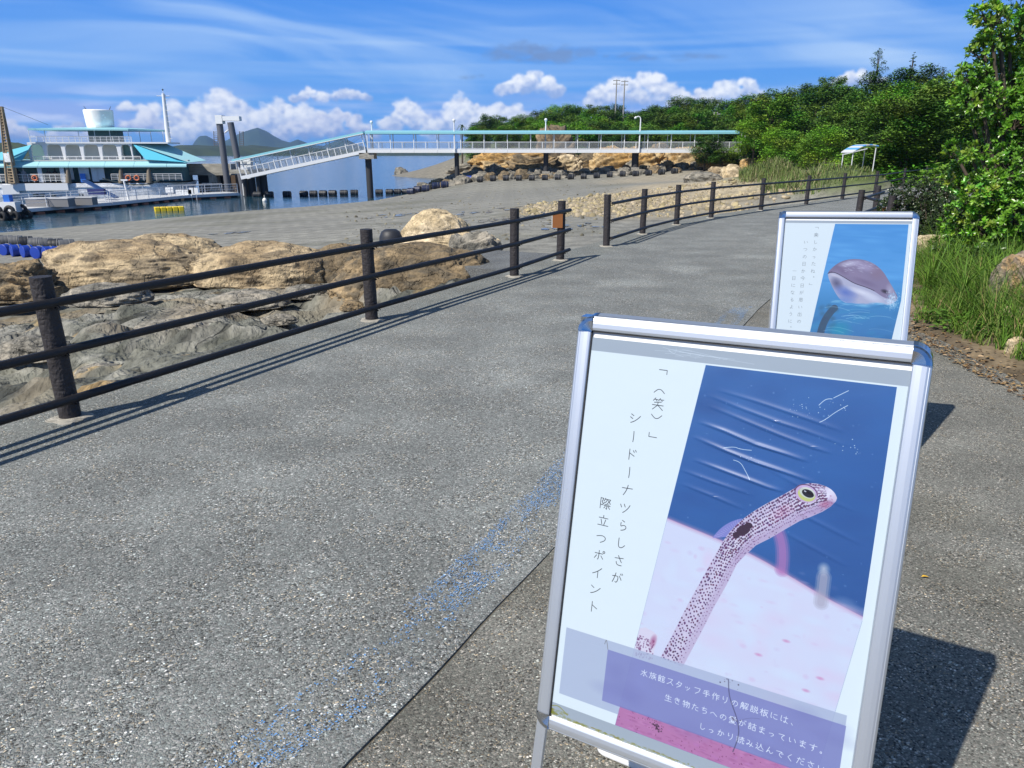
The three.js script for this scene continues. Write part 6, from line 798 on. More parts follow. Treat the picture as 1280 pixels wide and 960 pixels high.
  const b0 = q(8.5, 229, 0.9), b1 = q(19, 229, 0.9), t0 = q(-0.8, 133, 0.9), t1 = q(1.8, 133, 0.9); for (const [a, b] of [[b0, t0], [b1, t1], [[b0[0], b0[1], 0.2], [t0[0], t0[1], 0.6]], [[b1[0], b1[1], 0.2], [t1[0], t1[1], 0.6]]]) part(bo, 'chord', rod(a, b, 0.16, 0.10, 8), rus); const lc = []; for (let i = 0; i < 26; i++) { const f = i / 26, A = [0, 1, 2].map((k) => lerp(b0[k], t0[k], f)), B = [0, 1, 2].map((k) => lerp(b1[k], t1[k], f)); lc.push(rod(A, B, 0.09, 0.09, 5)); } part(bo, 'lattice', merged(lc), rus); part(bo, 'counter_box', box(lerp(b0[0], t0[0], 0.3) + 0.05, lerp(b1[0], t1[0], 0.3) - 0.02, lerp(b0[1], t0[1], 0.28), lerp(b0[1], t0[1], 0.4), 0.45, 1.05), rustW); part(bo, 'stay_wire', rod(t1, q(60, 156, -2), 0.02, 0.02, 5), dk);
  // people along the main deck rail
  const pg = (() => { const body = new THREE.LatheGeometry([[0.001, 0], [0.12, 0.02], [0.13, 0.4], [0.17, 0.85], [0.16, 1.0], [0.20, 1.3], [0.17, 1.42], [0.06, 1.46], [0.055, 1.52], [0.09, 1.56], [0.105, 1.64], [0.085, 1.73], [0.001, 1.76]].map(([a, b]) => new THREE.Vector2(a, b)), 14); body.scale(1.1, 1, 0.75); const arm = (s) => merged([rod([s * 0.2, 1.36, 0], [s * 0.27, 1.08, 0.06], 0.055, 0.045, 8), rod([s * 0.27, 1.08, 0.06], [s * 0.16, 0.98, 0.3], 0.045, 0.035, 8)]); return merged([body, arm(-1), arm(1)]); })();
  [[25, 0.02], [32, 0.35], [51, 0.03], [63, 0.05], [71.5, 0.02], [79, 0.04]].forEach(([px, c], i) => { const s = S(px, 228, -0.45), m = one('person', pg, std(c, c, c * 1.1, 0.8), c > 0.2 ? 'person in pale clothes standing behind the ship deck rail' : 'person in dark clothes standing behind the ship deck rail', 'person', c > 0.2 ? null : 'people standing behind the deck rail', [O.x + dx * s[0] + nx * -0.45, SEA + S(px, 227.8, -0.45)[1], O.z + dz * s[0] + nz * -0.45], yaw + rr(-0.5, 0.5)); void m; });
}
console.log('ship done');
// ---------------------------------------------------------------- floating pontoon in front of the ship
{
  const E = [[-80, 281], [0, 272], [140, 260], [230, 250.5], [300, 246.8]].map(([x, y]) => { const g = gp(x, y, SEA); return [g.x, g.z]; }), deckY = SEA + 0.62;
  const fl = std(0.20, 0.20, 0.21, 0.8), plank = std(0.50, 0.51, 0.53, 0.7), blk = std(0.018, 0.018, 0.02, 0.7), pale = std(0.66, 0.68, 0.72, 0.5);
  const pon = thing('pontoon', 'long grey floating pontoon with white railings in front of the ship', 'pontoon', [E[1][0], SEA, E[1][1]]);
  const R = ([x, z]) => [x - E[1][0], z - E[1][1]];
  for (let i = 0; i < E.length - 1; i++) {
    const [ax, az] = R(E[i]), [bx, bz] = R(E[i + 1]), L = Math.hypot(bx - ax, bz - az), ang = -Math.atan2(bz - az, bx - ax), w = i === 3 ? 4 : 5.5;
    const sec = part(pon, 'deck_section', box(0.05, L - 0.05, 0.42, 0.62, -w, 0), plank, [ax, 0, az], [0, ang, 0]);
    part(sec, 'edge_beam', box(0.05, L - 0.05, 0.28, 0.60, 0.002, 0.10), pale); part(sec, 'float_box', box(0.2, L - 0.2, -0.4, 0.26, -w + 0.4, -0.25), blk);
    const n = Math.max(3, Math.round(L / 2.3)), gs = []; for (let k = 0; k <= n; k++) { const x = lerp(0.15, L - 0.15, k / n); gs.push(rod([x, 0.62, -0.1], [x, 1.75, -0.1], 0.04, 0.04, 6)); } for (const y of [1.1, 1.42, 1.75]) gs.push(rod([0.15, y, -0.1], [L - 0.15, y, -0.1], y > 1.7 ? 0.042 : 0.024, y > 1.7 ? 0.042 : 0.024, 6)); part(sec, 'railing', merged(gs), pale);
    if (i >= 2) { const pk = []; for (let x = 0.3; x < L - 0.2; x += 0.22) pk.push(rod([x, 0.63, -0.1], [x, 1.73, -0.1], 0.014, 0.014, 4)); stuff('pickets', merged(pk), pale, null, null, sec); }
    const bk = []; for (let k = 0; k <= n; k++) { const x = lerp(0.15, L - 0.15, k / n); bk.push(rod([x, 0.62, -w + 0.1], [x, 1.7, -w + 0.1], 0.035, 0.035, 6)); } bk.push(rod([0.15, 1.7, -w + 0.1], [L - 0.15, 1.7, -w + 0.1], 0.035, 0.035, 6), rod([0.15, 1.2, -w + 0.1], [L - 0.15, 1.2, -w + 0.1], 0.022, 0.022, 6)); part(sec, 'railing', merged(bk), pale);
    for (let k = 0; k < n; k++) { const x = lerp(0.8, L - 0.8, (k + 0.5) / n); part(sec, 'bumper', new THREE.CylinderGeometry(0.16, 0.16, 0.8, 10).rotateZ(Math.PI / 2), std(0.30, 0.11, 0.06, 0.7), [x, 0.05, 0.02]); }
  }
  // things standing on the pontoon
  const onP = (px, py, name, label, cat, build) => { const g = gp(px, py, deckY), t = thing(name, label, cat, [g.x, deckY, g.z]); build(t); };
  onP(63, 258, 'net_pen', 'long low grey crate with mesh sides lying on the pontoon', 'crate', (t) => { part(t, 'frame', box(-2.0, 2.2, 0, 0.75, -0.6, 0.6), fl); part(t, 'lid', box(-2.05, 2.25, 0.752, 0.84, -0.65, 0.65), plank); });
  onP(100, 256, 'storage_crate', 'dark grey storage crate in the middle of the pontoon', 'crate', (t) => { part(t, 'body', box(-1.6, 1.6, 0, 0.7, -0.5, 0.5), fl); part(t, 'lid', box(-1.65, 1.65, 0.702, 0.8, -0.55, 0.55), plank); });
  onP(123, 252, 'tarpaulin', 'navy blue tarpaulin hung over a rack on the pontoon', 'tarpaulin', (t) => { part(t, 'sheet', box(-0.9, 0.9, 0.75, 1.35, -0.2, 0.2), std(0.01, 0.02, 0.12, 0.7)); part(t, 'rack', merged([rod([-0.8, 0, 0], [-0.8, 0.75, 0], 0.04), rod([0.8, 0, 0], [0.8, 0.75, 0], 0.04)]), pale); });
  onP(161, 250, 'white_davit', 'white post with a cross bar standing on the pontoon by the bow', 'post', (t) => { part(t, 'post', rod([0, 0, 0], [-0.2, 2.1, 0], 0.13, 0.1), white); part(t, 'cross_bar', box(-0.5, 0.25, 2.1, 2.25, -0.1, 0.1), white); });
  onP(131, 250, 'gangplank', 'blue gangplank sloping from the ship side to the pontoon', 'gangplank', (t) => { const g = box(-2.2, 1.6, -0.07, 0.07, -0.5, 0.5); g.rotateZ(-0.52); g.translate(0, 1.05, 0); part(t, 'plank', g, std(0.02, 0.07, 0.22, 0.6)); });
  onP(12, 265, 'deck_locker', 'white locker with a blue lid near the ship stern', 'locker', (t) => { part(t, 'body', box(-0.5, 0.9, 0, 0.9, -0.5, 0.4), white); part(t, 'lid', box(-0.2, 0.35, 0.902, 1.5, -0.3, 0.2), std(0.03, 0.16, 0.6, 0.5)); });
  for (const [px, py, w, h, l] of [[212, 237.5, 1.0, 0.75, 'square white sign board tied to the pontoon rail'], [230, 241, 2.0, 0.75, 'wide white sign board on the pontoon rail'], [239, 238.5, 0.8, 0.75, 'small white sign board on the rail beside the wide one'], [245, 238.8, 0.6, 0.8, 'narrow white sign board on the rail by the pontoon corner']]) { const p = at(px, py, gp(px, 250, SEA).z - 0.0), t = thing('sign_board', l, 'sign', [p.x, p.y, p.z + 0.12]); part(t, 'board', box(-w / 2, w / 2, -h / 2, h / 2, -0.03, 0), white); part(t, 'stay', rod([0, -h / 2 - 0.9, -0.06], [0, h / 2, -0.06], 0.03), pale); }
  for (const [px, py] of [[6, 275], [20, 274.5], [35, 272.5]]) { const g = gp(px, py, SEA), t = thing('tyre_fender', 'black tyre fender bundle hanging at the end of the pontoon', 'fender', [g.x, SEA, g.z + 0.6], rr(-0.3, 0.3), 'black fenders at the end of the pontoon'); for (const [x, y] of [[-0.35, 0.35], [0.35, 0.35], [0, 0.8]]) part(t, 'tyre', new THREE.TorusGeometry(0.34, 0.17, 8, 16), blk, [x, y, 0]); }
  const yg = gp(214, 263, SEA), yf = thing('yellow_float', 'bright yellow block raft tied to the pontoon side', 'float', [yg.x, SEA, yg.z + 0.4], 0.5); for (let i = 0; i < 5; i++) for (let j = 0; j < 2; j++) { const s = new THREE.Shape(); const a = 0.25, r = 0.07; s.moveTo(-a + r, -a); s.lineTo(a - r, -a); s.lineTo(a, -a + r); s.lineTo(a, a - r); s.lineTo(a - r, a); s.lineTo(-a + r, a); s.lineTo(-a, a - r); s.lineTo(-a, -a + r); s.closePath(); part(yf, 'block', new THREE.ExtrudeGeometry(s, { depth: 0.42, bevelEnabled: true, bevelSize: 0.02, bevelThickness: 0.03, bevelSegments: 1 }).rotateX(-Math.PI / 2), std(0.78, 0.58, 0.02, 0.45), [(i - 2) * 0.56, -0.05, (j - 0.5) * 0.56]); }
}

// ---------------------------------------------------------------- foliage
const leafMat = new THREE.MeshPhysicalMaterial({ vertexColors: true, color: new THREE.Color().setRGB(1.0, 1.22, 0.8), roughness: 0.75, specularIntensity: 0.25, side: THREE.DoubleSide });
const V3 = (x, y, z) => new THREE.Vector3(x, y, z);
const tint = (base, k) => [base[0] * k, base[1] * k, base[2] * k];
// crown of many small leaf faces gathered into clumps; trunk with limbs reaching into it. Built 1 unit high, foot at 0
function treeParts(sd, { lobes = 26, per = 640, size = 0.0225, spread = 0.40, low = 0.28, col = [0.050, 0.088, 0.020], col2 = [0.085, 0.130, 0.028], flat = 0.75, lobeR = [0.10, 0.17], shape = 'round' }) {
  reseed(sd); const s = new Soup(), C = [];
  for (let i = 0; i < lobes; i++) { const t = (i + 0.5) / lobes, a = i * 2.39996 + rr(-0.3, 0.3), y = shape === 'cone' ? lerp(low, 0.95, t) : lerp(low + 0.03, 0.90, Math.pow(t, 0.8)), prof = shape === 'cone' ? (1 - t) * 0.9 + 0.1 : Math.sqrt(Math.max(0.05, 1 - Math.pow((y - 0.52) / 0.46, 2))), r = spread * prof * Math.sqrt(rr(0.15, 1)); C.push([Math.cos(a) * r, y + rr(-0.03, 0.03), Math.sin(a) * r, rr(...lobeR) * (shape === 'cone' ? 0.7 * (1.2 - t) : 1)]); }
  for (const [cx, cy, cz, R] of C) {
    const base = [0, 1, 2].map((k) => lerp(col[k], col2[k], rnd())), n = Math.round(per * Math.pow(R / lobeR[1], 1.5));
    for (let i = 0; i < n; i++) {
      const u = rr(-1, 1), a = rr(0, 6.283), q = Math.sqrt(1 - u * u), rad = R * Math.pow(rr(0.12, 1), 0.45) * (1 + 0.35 * gauss()), d = [q * Math.cos(a), u * flat, q * Math.sin(a)], p = [cx + d[0] * rad * 1.15, cy + d[1] * rad, cz + d[2] * rad * 1.15];
      const L = size * rr(0.6, 1.3), ax = rr(0, 6.283), tl = rr(-0.5, 0.9), ux = Math.cos(ax) * Math.cos(tl), uy = Math.sin(tl) * 0.7, uz = Math.sin(ax) * Math.cos(tl), vx = -Math.sin(ax), vy = rr(-0.4, 0.4), vz = Math.cos(ax), w = L * 0.45, c = tint(base, rr(1.0, 2.1));
      s.tri([p[0] - ux * L, p[1] - uy * L, p[2] - uz * L], [p[0] + vx * w, p[1] + vy * w, p[2] + vz * w], [p[0] + ux * L, p[1] + uy * L, p[2] + uz * L], c); s.tri([p[0] - ux * L, p[1] - uy * L, p[2] - uz * L], [p[0] + ux * L, p[1] + uy * L, p[2] + uz * L], [p[0] - vx * w, p[1] - vy * w - 0.2 * w, p[2] - vz * w], c);
    }
  }
  const tr = [rod([0, -0.06, 0], [0.01, 0.34, 0.01], 0.026, 0.019, 8), rod([0.01, 0.34, 0.01], [-0.01, 0.62, 0.0], 0.019, 0.011, 7), rod([-0.01, 0.62, 0], [0.0, 0.86, 0], 0.011, 0.004, 6)];
  for (let i = 0; i < C.length; i += 2) { const [x, y, z] = C[i], y0 = clamp(y - 0.22, 0.15, 0.6); tr.push(rod([0, y0, 0], [x * 0.85, y - 0.01, z * 0.85], 0.009, 0.003, 5)); }
  return [s.geo(), merged(tr)];
}
const barkMat = new THREE.MeshStandardMaterial({ color: new THREE.Color().setRGB(0.085, 0.065, 0.048), roughness: 0.9, bumpMap: barkBump, bumpScale: 0.01 });
const kinds = [
  treeParts(11, {}), treeParts(23, { lobes: 26, col: [0.032, 0.060, 0.015], col2: [0.058, 0.094, 0.02], spread: 0.44 }), treeParts(37, { lobes: 18, col: [0.085, 0.130, 0.020], col2: [0.145, 0.195, 0.030], lobeR: [0.12, 0.19] }),
  treeParts(51, { lobes: 24, col: [0.035, 0.064, 0.020], col2: [0.055, 0.092, 0.026], spread: 0.36, low: 0.22 }), treeParts(67, { lobes: 20, col: [0.060, 0.100, 0.022], col2: [0.095, 0.145, 0.030], spread: 0.48, flat: 0.55 }), treeParts(83, { lobes: 26, col: [0.045, 0.085, 0.015], col2: [0.10, 0.155, 0.022], low: 0.18, spread: 0.42 }),
];
const kindLabel = ['mid green broadleaf tree on the wooded hill', 'dark spreading broadleaf tree on the wooded hill', 'bright yellow green tree on the wooded hill', 'narrow dark evergreen tree on the wooded hill', 'wide flat topped green tree on the wooded hill', 'bushy fresh green tree on the wooded hill'];
const grown = [];
reseed(808);
for (const w of woods) {
  const k = Math.floor(rnd() * 6), t = grown[k] ? copy(grown[k]) : (() => { const o = thing('hill_tree', kindLabel[k], 'tree', [0, 0, 0], 0, kindLabel[k].replace(' tree', ' trees')); part(o, 'crown', kinds[k][0], leafMat); part(o, 'trunk', kinds[k][1], barkMat); return (grown[k] = o); })();
  t.position.set(w.x, Math.min(w.y, landH(w.x, w.z) + 0.3), w.z); const hh = w.h + Math.max(0, w.y - t.position.y); t.rotation.y = rr(0, 6.28); t.scale.set(w.h * w.w * 1.15, hh, w.h * w.w * 1.15);
}
// trees that stand out
function single(label, px, top, foot, z, kind, sx, name = 'tree') { const a = at(px, top, z), b = at(px, foot, z), h = a.y - b.y, t = thing(name, label, 'tree', [a.x, b.y, z], rr(0, 6)); part(t, 'crown', kind[0], leafMat); part(t, 'trunk', kind[1], barkMat); t.scale.set(h * sx, h, h * sx); return t; }
const pine = treeParts(101, { lobes: 9, per: 90, size: 0.022, spread: 0.16, low: 0.45, lobeR: [0.05, 0.09], col: [0.030, 0.055, 0.02], col2: [0.05, 0.08, 0.025] }), cone = treeParts(113, { lobes: 26, per: 160, spread: 0.20, low: 0.1, shape: 'cone', lobeR: [0.07, 0.12], col: [0.028, 0.055, 0.016], col2: [0.045, 0.08, 0.02] });
single('thin sparse pine standing above the ridge of the hill', 1101, 55, 130, -101, pine, 0.9, 'pine_tree'); single('dark pointed conifer on the crest of the hill', 1144, 61, 125, -99, cone, 1.0, 'conifer'); single('small bare topped pine on the right shoulder of the hill', 1180, 80, 120, -90, pine, 1.0, 'pine_tree'); single('tall dark tree at the seaward end of the wood', 612, 141, 190, -168, kinds[3], 0.9); single('round crowned tree on the skyline beside the white cloud', 1042, 92, 150, -112, kinds[4], 0.9);
single('large dense dark green tree between the striped tent and the glossy tree', 1146, 118, 232, -44, kinds[1], 1.05); single('broad green tree behind the dense dark tree', 1190, 96, 226, -48, kinds[0], 1.1); single('dark low spreading tree over the striped tent', 1116, 160, 226, -53, kinds[3], 1.5); single('fresh green tree above the grassy slope', 968, 118, 204, -88, kinds[5], 1.0); single('bright tree right of the walkway end', 946, 150, 208, -86, kinds[2], 1.1); single('dark green bush hanging over the walkway end', 884, 168, 214, -93.5, kinds[3], 1.2, 'bush'); single('green bush under the walkway end', 905, 184, 212, -92.5, kinds[0], 1.5, 'bush');
{ // far palm seen past the walkway roof
  const a = at(577, 157, -175), b = at(577, 190, -175), t = thing('palm_tree', 'far small palm tree rising past the walkway roof', 'tree', [a.x, b.y - 3, -175]), h = a.y - b.y + 3; part(t, 'trunk', rod([0, 0, 0], [0.1, h, 0], 0.22, 0.16, 8), barkMat); const s = new Soup(); for (let i = 0; i < 22; i++) { const an = i * 2.4, dr = rr(-0.9, 0.7); let p = [0.1, h, 0]; for (let k = 1; k <= 5; k++) { const f = k / 5, q = [0.1 + Math.cos(an) * f * 1.5, h + dr * f + 0.5 * f - 1.2 * f * f, Math.sin(an) * f * 1.5], w = 0.16 * (1 - f * 0.7); s.quad([p[0] - Math.sin(an) * w, p[1] - 0.05, p[2] + Math.cos(an) * w], [p[0] + Math.sin(an) * w, p[1] - 0.05, p[2] - Math.cos(an) * w], [q[0] + Math.sin(an) * w * 0.8, q[1], q[2] - Math.cos(an) * w * 0.8], [q[0] - Math.sin(an) * w * 0.8, q[1], q[2] + Math.cos(an) * w * 0.8], [0.04, 0.07, 0.02]); p = q; } } part(t, 'crown', s.geo(), leafMat);
}
console.log('trees built');
// ---------------------------------------------------------------- glossy leaved tree beside the path
const nearLeaf = new THREE.MeshPhysicalMaterial({ vertexColors: true, roughness: 0.34, side: THREE.DoubleSide, transmission: 0.28, thickness: 0, clearcoat: 0.25, clearcoatRoughness: 0.35 });
function leafOn(s, p, d, side, len, wid, c, bend) { // a folded, pointed leaf of eight faces
  const up = V3().crossVectors(side, d).normalize(), at2 = (f, w, l) => { const q = p.clone().addScaledVector(d, len * f).addScaledVector(side, wid * w).addScaledVector(up, l * len); return [q.x, q.y, q.z]; };
  const a = at2(0, 0, 0), m1 = at2(0.4, 0, 0.02), m2 = at2(0.75, 0, -bend * 0.5), e = at2(1, 0, -bend), l1 = at2(0.4, 0.85, 0.10), l2 = at2(0.75, 0.95, 0.04 - bend * 0.4), r1 = at2(0.4, -0.85, 0.10), r2 = at2(0.75, -0.95, 0.04 - bend * 0.4);
  s.tri(a, m1, l1, c); s.tri(m1, m2, l2, c); s.tri(m1, l2, l1, c); s.tri(m2, e, l2, c); s.tri(a, r1, m1, c); s.tri(m1, r2, m2, c); s.tri(m1, r1, r2, c); s.tri(m2, r2, e, c);
}
function rosette(s, p, d, n, len, base) { // leaves whorled round a shoot tip
  const h = Math.abs(d.y) < 0.9 ? V3(0, 1, 0) : V3(1, 0, 0), u = V3().crossVectors(h, d).normalize(), v = V3().crossVectors(d, u).normalize(), a0 = rr(0, 6.28);
  for (let i = 0; i < n; i++) { const a = a0 + i * 2.39996, open = lerp(0.35, 1.25, i / n) + rr(-0.15, 0.15), q = V3().addScaledVector(u, Math.cos(a)).addScaledVector(v, Math.sin(a)), ld = d.clone().multiplyScalar(Math.cos(open)).addScaledVector(q, Math.sin(open)).normalize(), sd = V3().crossVectors(ld, d).normalize(); if (sd.lengthSq() < 0.5) sd.copy(u); const young = i / n < 0.4 ? 1.25 : 0.85, L = len * rr(0.7, 1.1); leafOn(s, p.clone().addScaledVector(d, -len * 0.25 * i / n), ld, sd, L, L * 0.19, tint(base, young * rr(0.75, 1.25)), rr(0.02, 0.22)); }
}
function shrub(name, label, cat, foot, lobes, { len = 0.085, dens = 240, base = [0.12, 0.28, 0.022], base2 = [0.25, 0.43, 0.045], n = 9, inner = 0.35, stems = 7 } = {}) {
  const t = thing(name, label, cat, foot), s = new Soup(), st = [];
  for (const [x, y, z, rx, ry] of lobes) {
    const L = V3(x - foot[0], y - foot[1], z - foot[2]), N = Math.round(dens * rx * ry / 0.16);
    for (let i = 0; i < N; i++) { const uu = rr(-1, 1), a = rr(0, 6.283), q = Math.sqrt(1 - uu * uu), d = V3(q * Math.cos(a), uu, q * Math.sin(a)), k = Math.pow(rr(inner, 1), 0.5) * (1 + 0.16 * gauss() + 0.25 * (fbm3(d.x * 2 + x, d.y * 2 + y, d.z * 2, 2) - 0.5)), p = L.clone().add(V3(d.x * rx * k, d.y * ry * k, d.z * rx * k)); d.y += 0.45; d.add(V3(gauss() * 0.3, gauss() * 0.3, gauss() * 0.3)).normalize(); const b = [0, 1, 2].map((c) => lerp(base[c], base2[c], rnd() * smooth(0.35, 0.75, n3(p.x * 2.2, p.y * 2.2, p.z * 2.2)))); rosette(s, p, d, n, len, b); if (i % 6 === 0) st.push(rod([L.x + (p.x - L.x) * 0.2, L.y + (p.y - L.y) * 0.2 - 0.08, L.z + (p.z - L.z) * 0.2], [p.x, p.y, p.z], 0.007, 0.004, 5)); }
    st.push(rod([0, -0.1, 0], [L.x * 0.5, L.y * 0.55, L.z * 0.5], 0.045, 0.03, 7), rod([L.x * 0.5, L.y * 0.55, L.z * 0.5], [L.x, L.y, L.z], 0.03, 0.012, 6));
  }
  part(t, 'crown', s.geo(), nearLeaf); part(t, 'trunk', merged(st), barkMat); return t;
}
{
  reseed(2024); const lob = (px, py, r, z, f = 1) => { const p = at(px, py, z), R = pxW(r, z); return [p.x, p.y, p.z, R, R * f]; };
  const L = [[1238, 22, 27, -9.0], [1262, 40, 36, -9.3], [1230, 62, 20, -9.1], [1215, 96, 26, -9.2], [1262, 95, 48, -9.6], [1226, 124, 34, -9.0], [1205, 122, 20, -9.3], [1268, 150, 46, -9.1], [1212, 190, 17, -8.7], [1222, 204, 34, -9.6], [1262, 212, 44, -8.7], [1228, 240, 34, -8.6], [1192, 188, 15, -9.4], [1205, 262, 22, -8.8], [1270, 268, 44, -8.4], [1236, 286, 34, -8.5], [1196, 226, 22, -9.8], [1190, 284, 18, -9.0], [1300, 60, 55, -9.6], [1310, 160, 60, -9.4], [1315, 250, 60, -9.0], [1245, -35, 36, -9.2], [1284, 110, 40, -9.2], [1290, -50, 50, -9.8], [1330, -20, 60, -10]].map(([x, y, r, z]) => lob(x, y, r * 0.86, z, 0.85));
  const f = gp(1262, 326, 0.25); shrub('glossy_tree', 'bright glossy leaved tree growing beside the path above the grass', 'tree', [f.x, landH(f.x, f.z), f.z], L, { dens: 270, len: 0.072 });
  const h = gp(1150, 296, 0.2), HB = [[1120, 262, 24, -12.4], [1142, 250, 34, -12.2], [1172, 258, 34, -12.0], [1186, 236, 28, -12.6], [1160, 282, 36, -11.6], [1132, 284, 24, -11.8], [1190, 276, 30, -11.4], [1116, 284, 16, -12.0]].map(([x, y, r, z]) => lob(x, y, r, z, 0.85));
  shrub('hedge_bush', 'dark small leaved bush behind the corner of the short fence', 'bush', [h.x, landH(h.x, h.z), h.z], HB, { dens: 270, len: 0.058, base: [0.034, 0.060, 0.016], base2: [0.075, 0.125, 0.026], n: 8 });
  const lp = gp(1186, 322, 0.1), LB = [[1178, 306, 16, -8.9], [1205, 312, 24, -8.6], [1240, 318, 24, -8.2], [1226, 300, 22, -8.8]].map(([x, y, r, z]) => lob(x, y, r, z, 0.8)); shrub('low_shrub', 'low bright shrub at the foot of the glossy leaved tree', 'shrub', [lp.x, landH(lp.x, lp.z), lp.z], LB, { dens: 130, len: 0.07, base: [0.06, 0.13, 0.02], base2: [0.12, 0.21, 0.03] });
}
console.log('shrubs built');
// ---------------------------------------------------------------- grasses
const grassMat = new THREE.MeshPhysicalMaterial({ vertexColors: true, roughness: 0.6, specularIntensity: 0.4, side: THREE.DoubleSide, transmission: 0.25, thickness: 0 });
function blade(s, x, y, z, h, w, a, lean, c) { const dx = Math.cos(a), dz = Math.sin(a), sx = -dz * w, sz = dx * w, N = 4; let px = x, py = y, pz = z; for (let k = 1; k <= N; k++) { const f = k / N, q = lean * f * f * h, nx = x + dx * q, ny = y + h * (f - 0.28 * lean * f * f), nz = z + dz * q, w0 = 1 - (k - 1) / N * 0.75, w1 = k === N ? 0.06 : 1 - f * 0.75; s.quad([px - sx * w0, py, pz - sz * w0], [px + sx * w0, py, pz + sz * w0], [nx + sx * w1, ny, nz + sz * w1], [nx - sx * w1, ny, nz - sz * w1], c); px = nx; py = ny; pz = nz; } }
{
  reseed(5150); const s = new Soup(); let n = 0;
  const greens = [[0.10, 0.21, 0.024], [0.15, 0.27, 0.032], [0.07, 0.15, 0.018], [0.20, 0.26, 0.06], [0.12, 0.24, 0.028]], straw = [0.36, 0.29, 0.13];
  while (n < 40000) { // rough grass of the verge, in tufts
    const z = rr(-10.6, -3.2), cx = 3.9 + rr(0, 3.6) + Math.max(0, (-z - 8) * 0.35), v = lineSide(vergeLine, cx, z); if (v < 0.06 || v > 3.4) continue; const d = smooth(0.02, 0.6, v), tall = lerp(0.10, 0.50, d) * rr(0.6, 1.2); if (fbm2(cx * 1.6, z * 1.6, 3, 31) < lerp(0.44, 0.05, d)) continue;
    const m = 5 + Math.floor(rnd() * 7), y = landH(cx, z) - 0.02, a0 = rr(0, 6.28), g = greens[Math.floor(rnd() * 5)]; for (let k = 0; k < m; k++) { const a = a0 + rr(-1.6, 1.6), c = rnd() < 0.06 ? straw : tint(g, rr(0.7, 1.3)); blade(s, cx + gauss() * 0.05, y, z + gauss() * 0.05, tall * rr(0.5, 1.15), rr(0.003, 0.0065), a, rr(0.15, 1.1), c); n++; }
  }
  for (let i = 0; i < 10; i++) { // long arching sedge clumps
    const p = [P2(1185, 365), P2(1215, 350), P2(1250, 372), P2(1160, 372), P2(1262, 392), P2(1235, 395), P2(1200, 392), P2(1172, 345), P2(1275, 405), P2(1222, 372)][i], y = landH(p[0], p[1]) - 0.02; for (let k = 0; k < 90; k++) blade(s, p[0] + gauss() * 0.05, y, p[1] + gauss() * 0.05, rr(0.35, 0.85), rr(0.004, 0.007), rr(0, 6.28), rr(0.3, 1.25), tint(greens[k % 2], rr(0.75, 1.35)));
  }
  for (const [px, py] of [[1195, 412], [1206, 414], [1218, 420], [1186, 416], [1158, 408], [1232, 425]]) { const p = P2(px, py); for (let k = 0; k < 26; k++) { const a = rr(0, 6.28), r = rr(0, 0.14), x = p[0] + Math.cos(a) * r, z = p[1] + Math.sin(a) * r; leafOn(s, V3(x, 0.03 + rr(0, 0.12), z), V3(Math.cos(a), rr(0.1, 0.8), Math.sin(a)).normalize(), V3(-Math.sin(a), 0, Math.cos(a)), rr(0.05, 0.09), 0.018, tint([0.10, 0.21, 0.025], rr(0.7, 1.3)), 0.15); } }
  stuff('verge_grass', s.geo(), grassMat, 'rough green grass and sedge along the right side of the path', 'grass');
  // fallen leaves and twigs along the edge
  const l = new Soup(), browns = [[0.16, 0.085, 0.03], [0.24, 0.15, 0.06], [0.09, 0.055, 0.03], [0.30, 0.21, 0.10], [0.34, 0.24, 0.14]]; for (let i = 0; i < 2600; i++) { const z = rr(-9.5, -3.0), v0 = Math.abs(gauss()) * 0.32 - 0.22; let x = 3.4; for (let k = 0; k < 12; k++) x -= (lineSide(vergeLine, x, z) - v0) * 0.8; const y = Math.max(landH(x, z), v0 < 0.02 ? -0.004 : -1) + 0.004 + rr(0, 0.012), a = rr(0, 6.28), L = rr(0.012, 0.045); leafOn(l, V3(x, y, z), V3(Math.cos(a), rr(-0.05, 0.3), Math.sin(a)).normalize(), V3(-Math.sin(a), rr(-0.3, 0.3), Math.cos(a)).normalize(), L, L * rr(0.12, 0.4), tint(browns[i % 5], rr(0.7, 1.2)), 0.1); }
  stuff('leaf_litter', l.geo(), new THREE.MeshStandardMaterial({ vertexColors: true, roughness: 0.85, side: THREE.DoubleSide }), 'brown dead leaves along the edge of the path', 'leaves');
  // reeds and grass of the bank beyond the cove
  const b = new Soup(); for (let i = 0; i < 34000; i++) { const px = rr(925, 1110), f = rnd(), gy = lerp(0.0, 1.6, f), py = lerp(219, 194, f) + rr(-3, 3), q = gp(px, py, gy); if (Math.abs(q.z) > 105 || Math.abs(q.z) < 34) continue; const y = landH(q.x, q.z); if (y < -0.35) continue; const short = px > 1040 && q.z > -48 ? 0.45 : 1; const c = [[0.12, 0.18, 0.035], [0.17, 0.21, 0.06], [0.085, 0.14, 0.03], [0.26, 0.23, 0.12]][rnd() < 0.18 ? 3 : Math.floor(rnd() * 3)]; blade(b, q.x, y, q.z, rr(0.25, 0.75) * short, rr(0.012, 0.028), rr(0, 6.28), rr(0.1, 0.9), tint(c, rr(0.8, 1.25))); }
  stuff('bank_grass', b.geo(), new THREE.MeshStandardMaterial({ vertexColors: true, roughness: 0.7, side: THREE.DoubleSide }), 'tall grass on the bank above the sandy cove', 'grass');
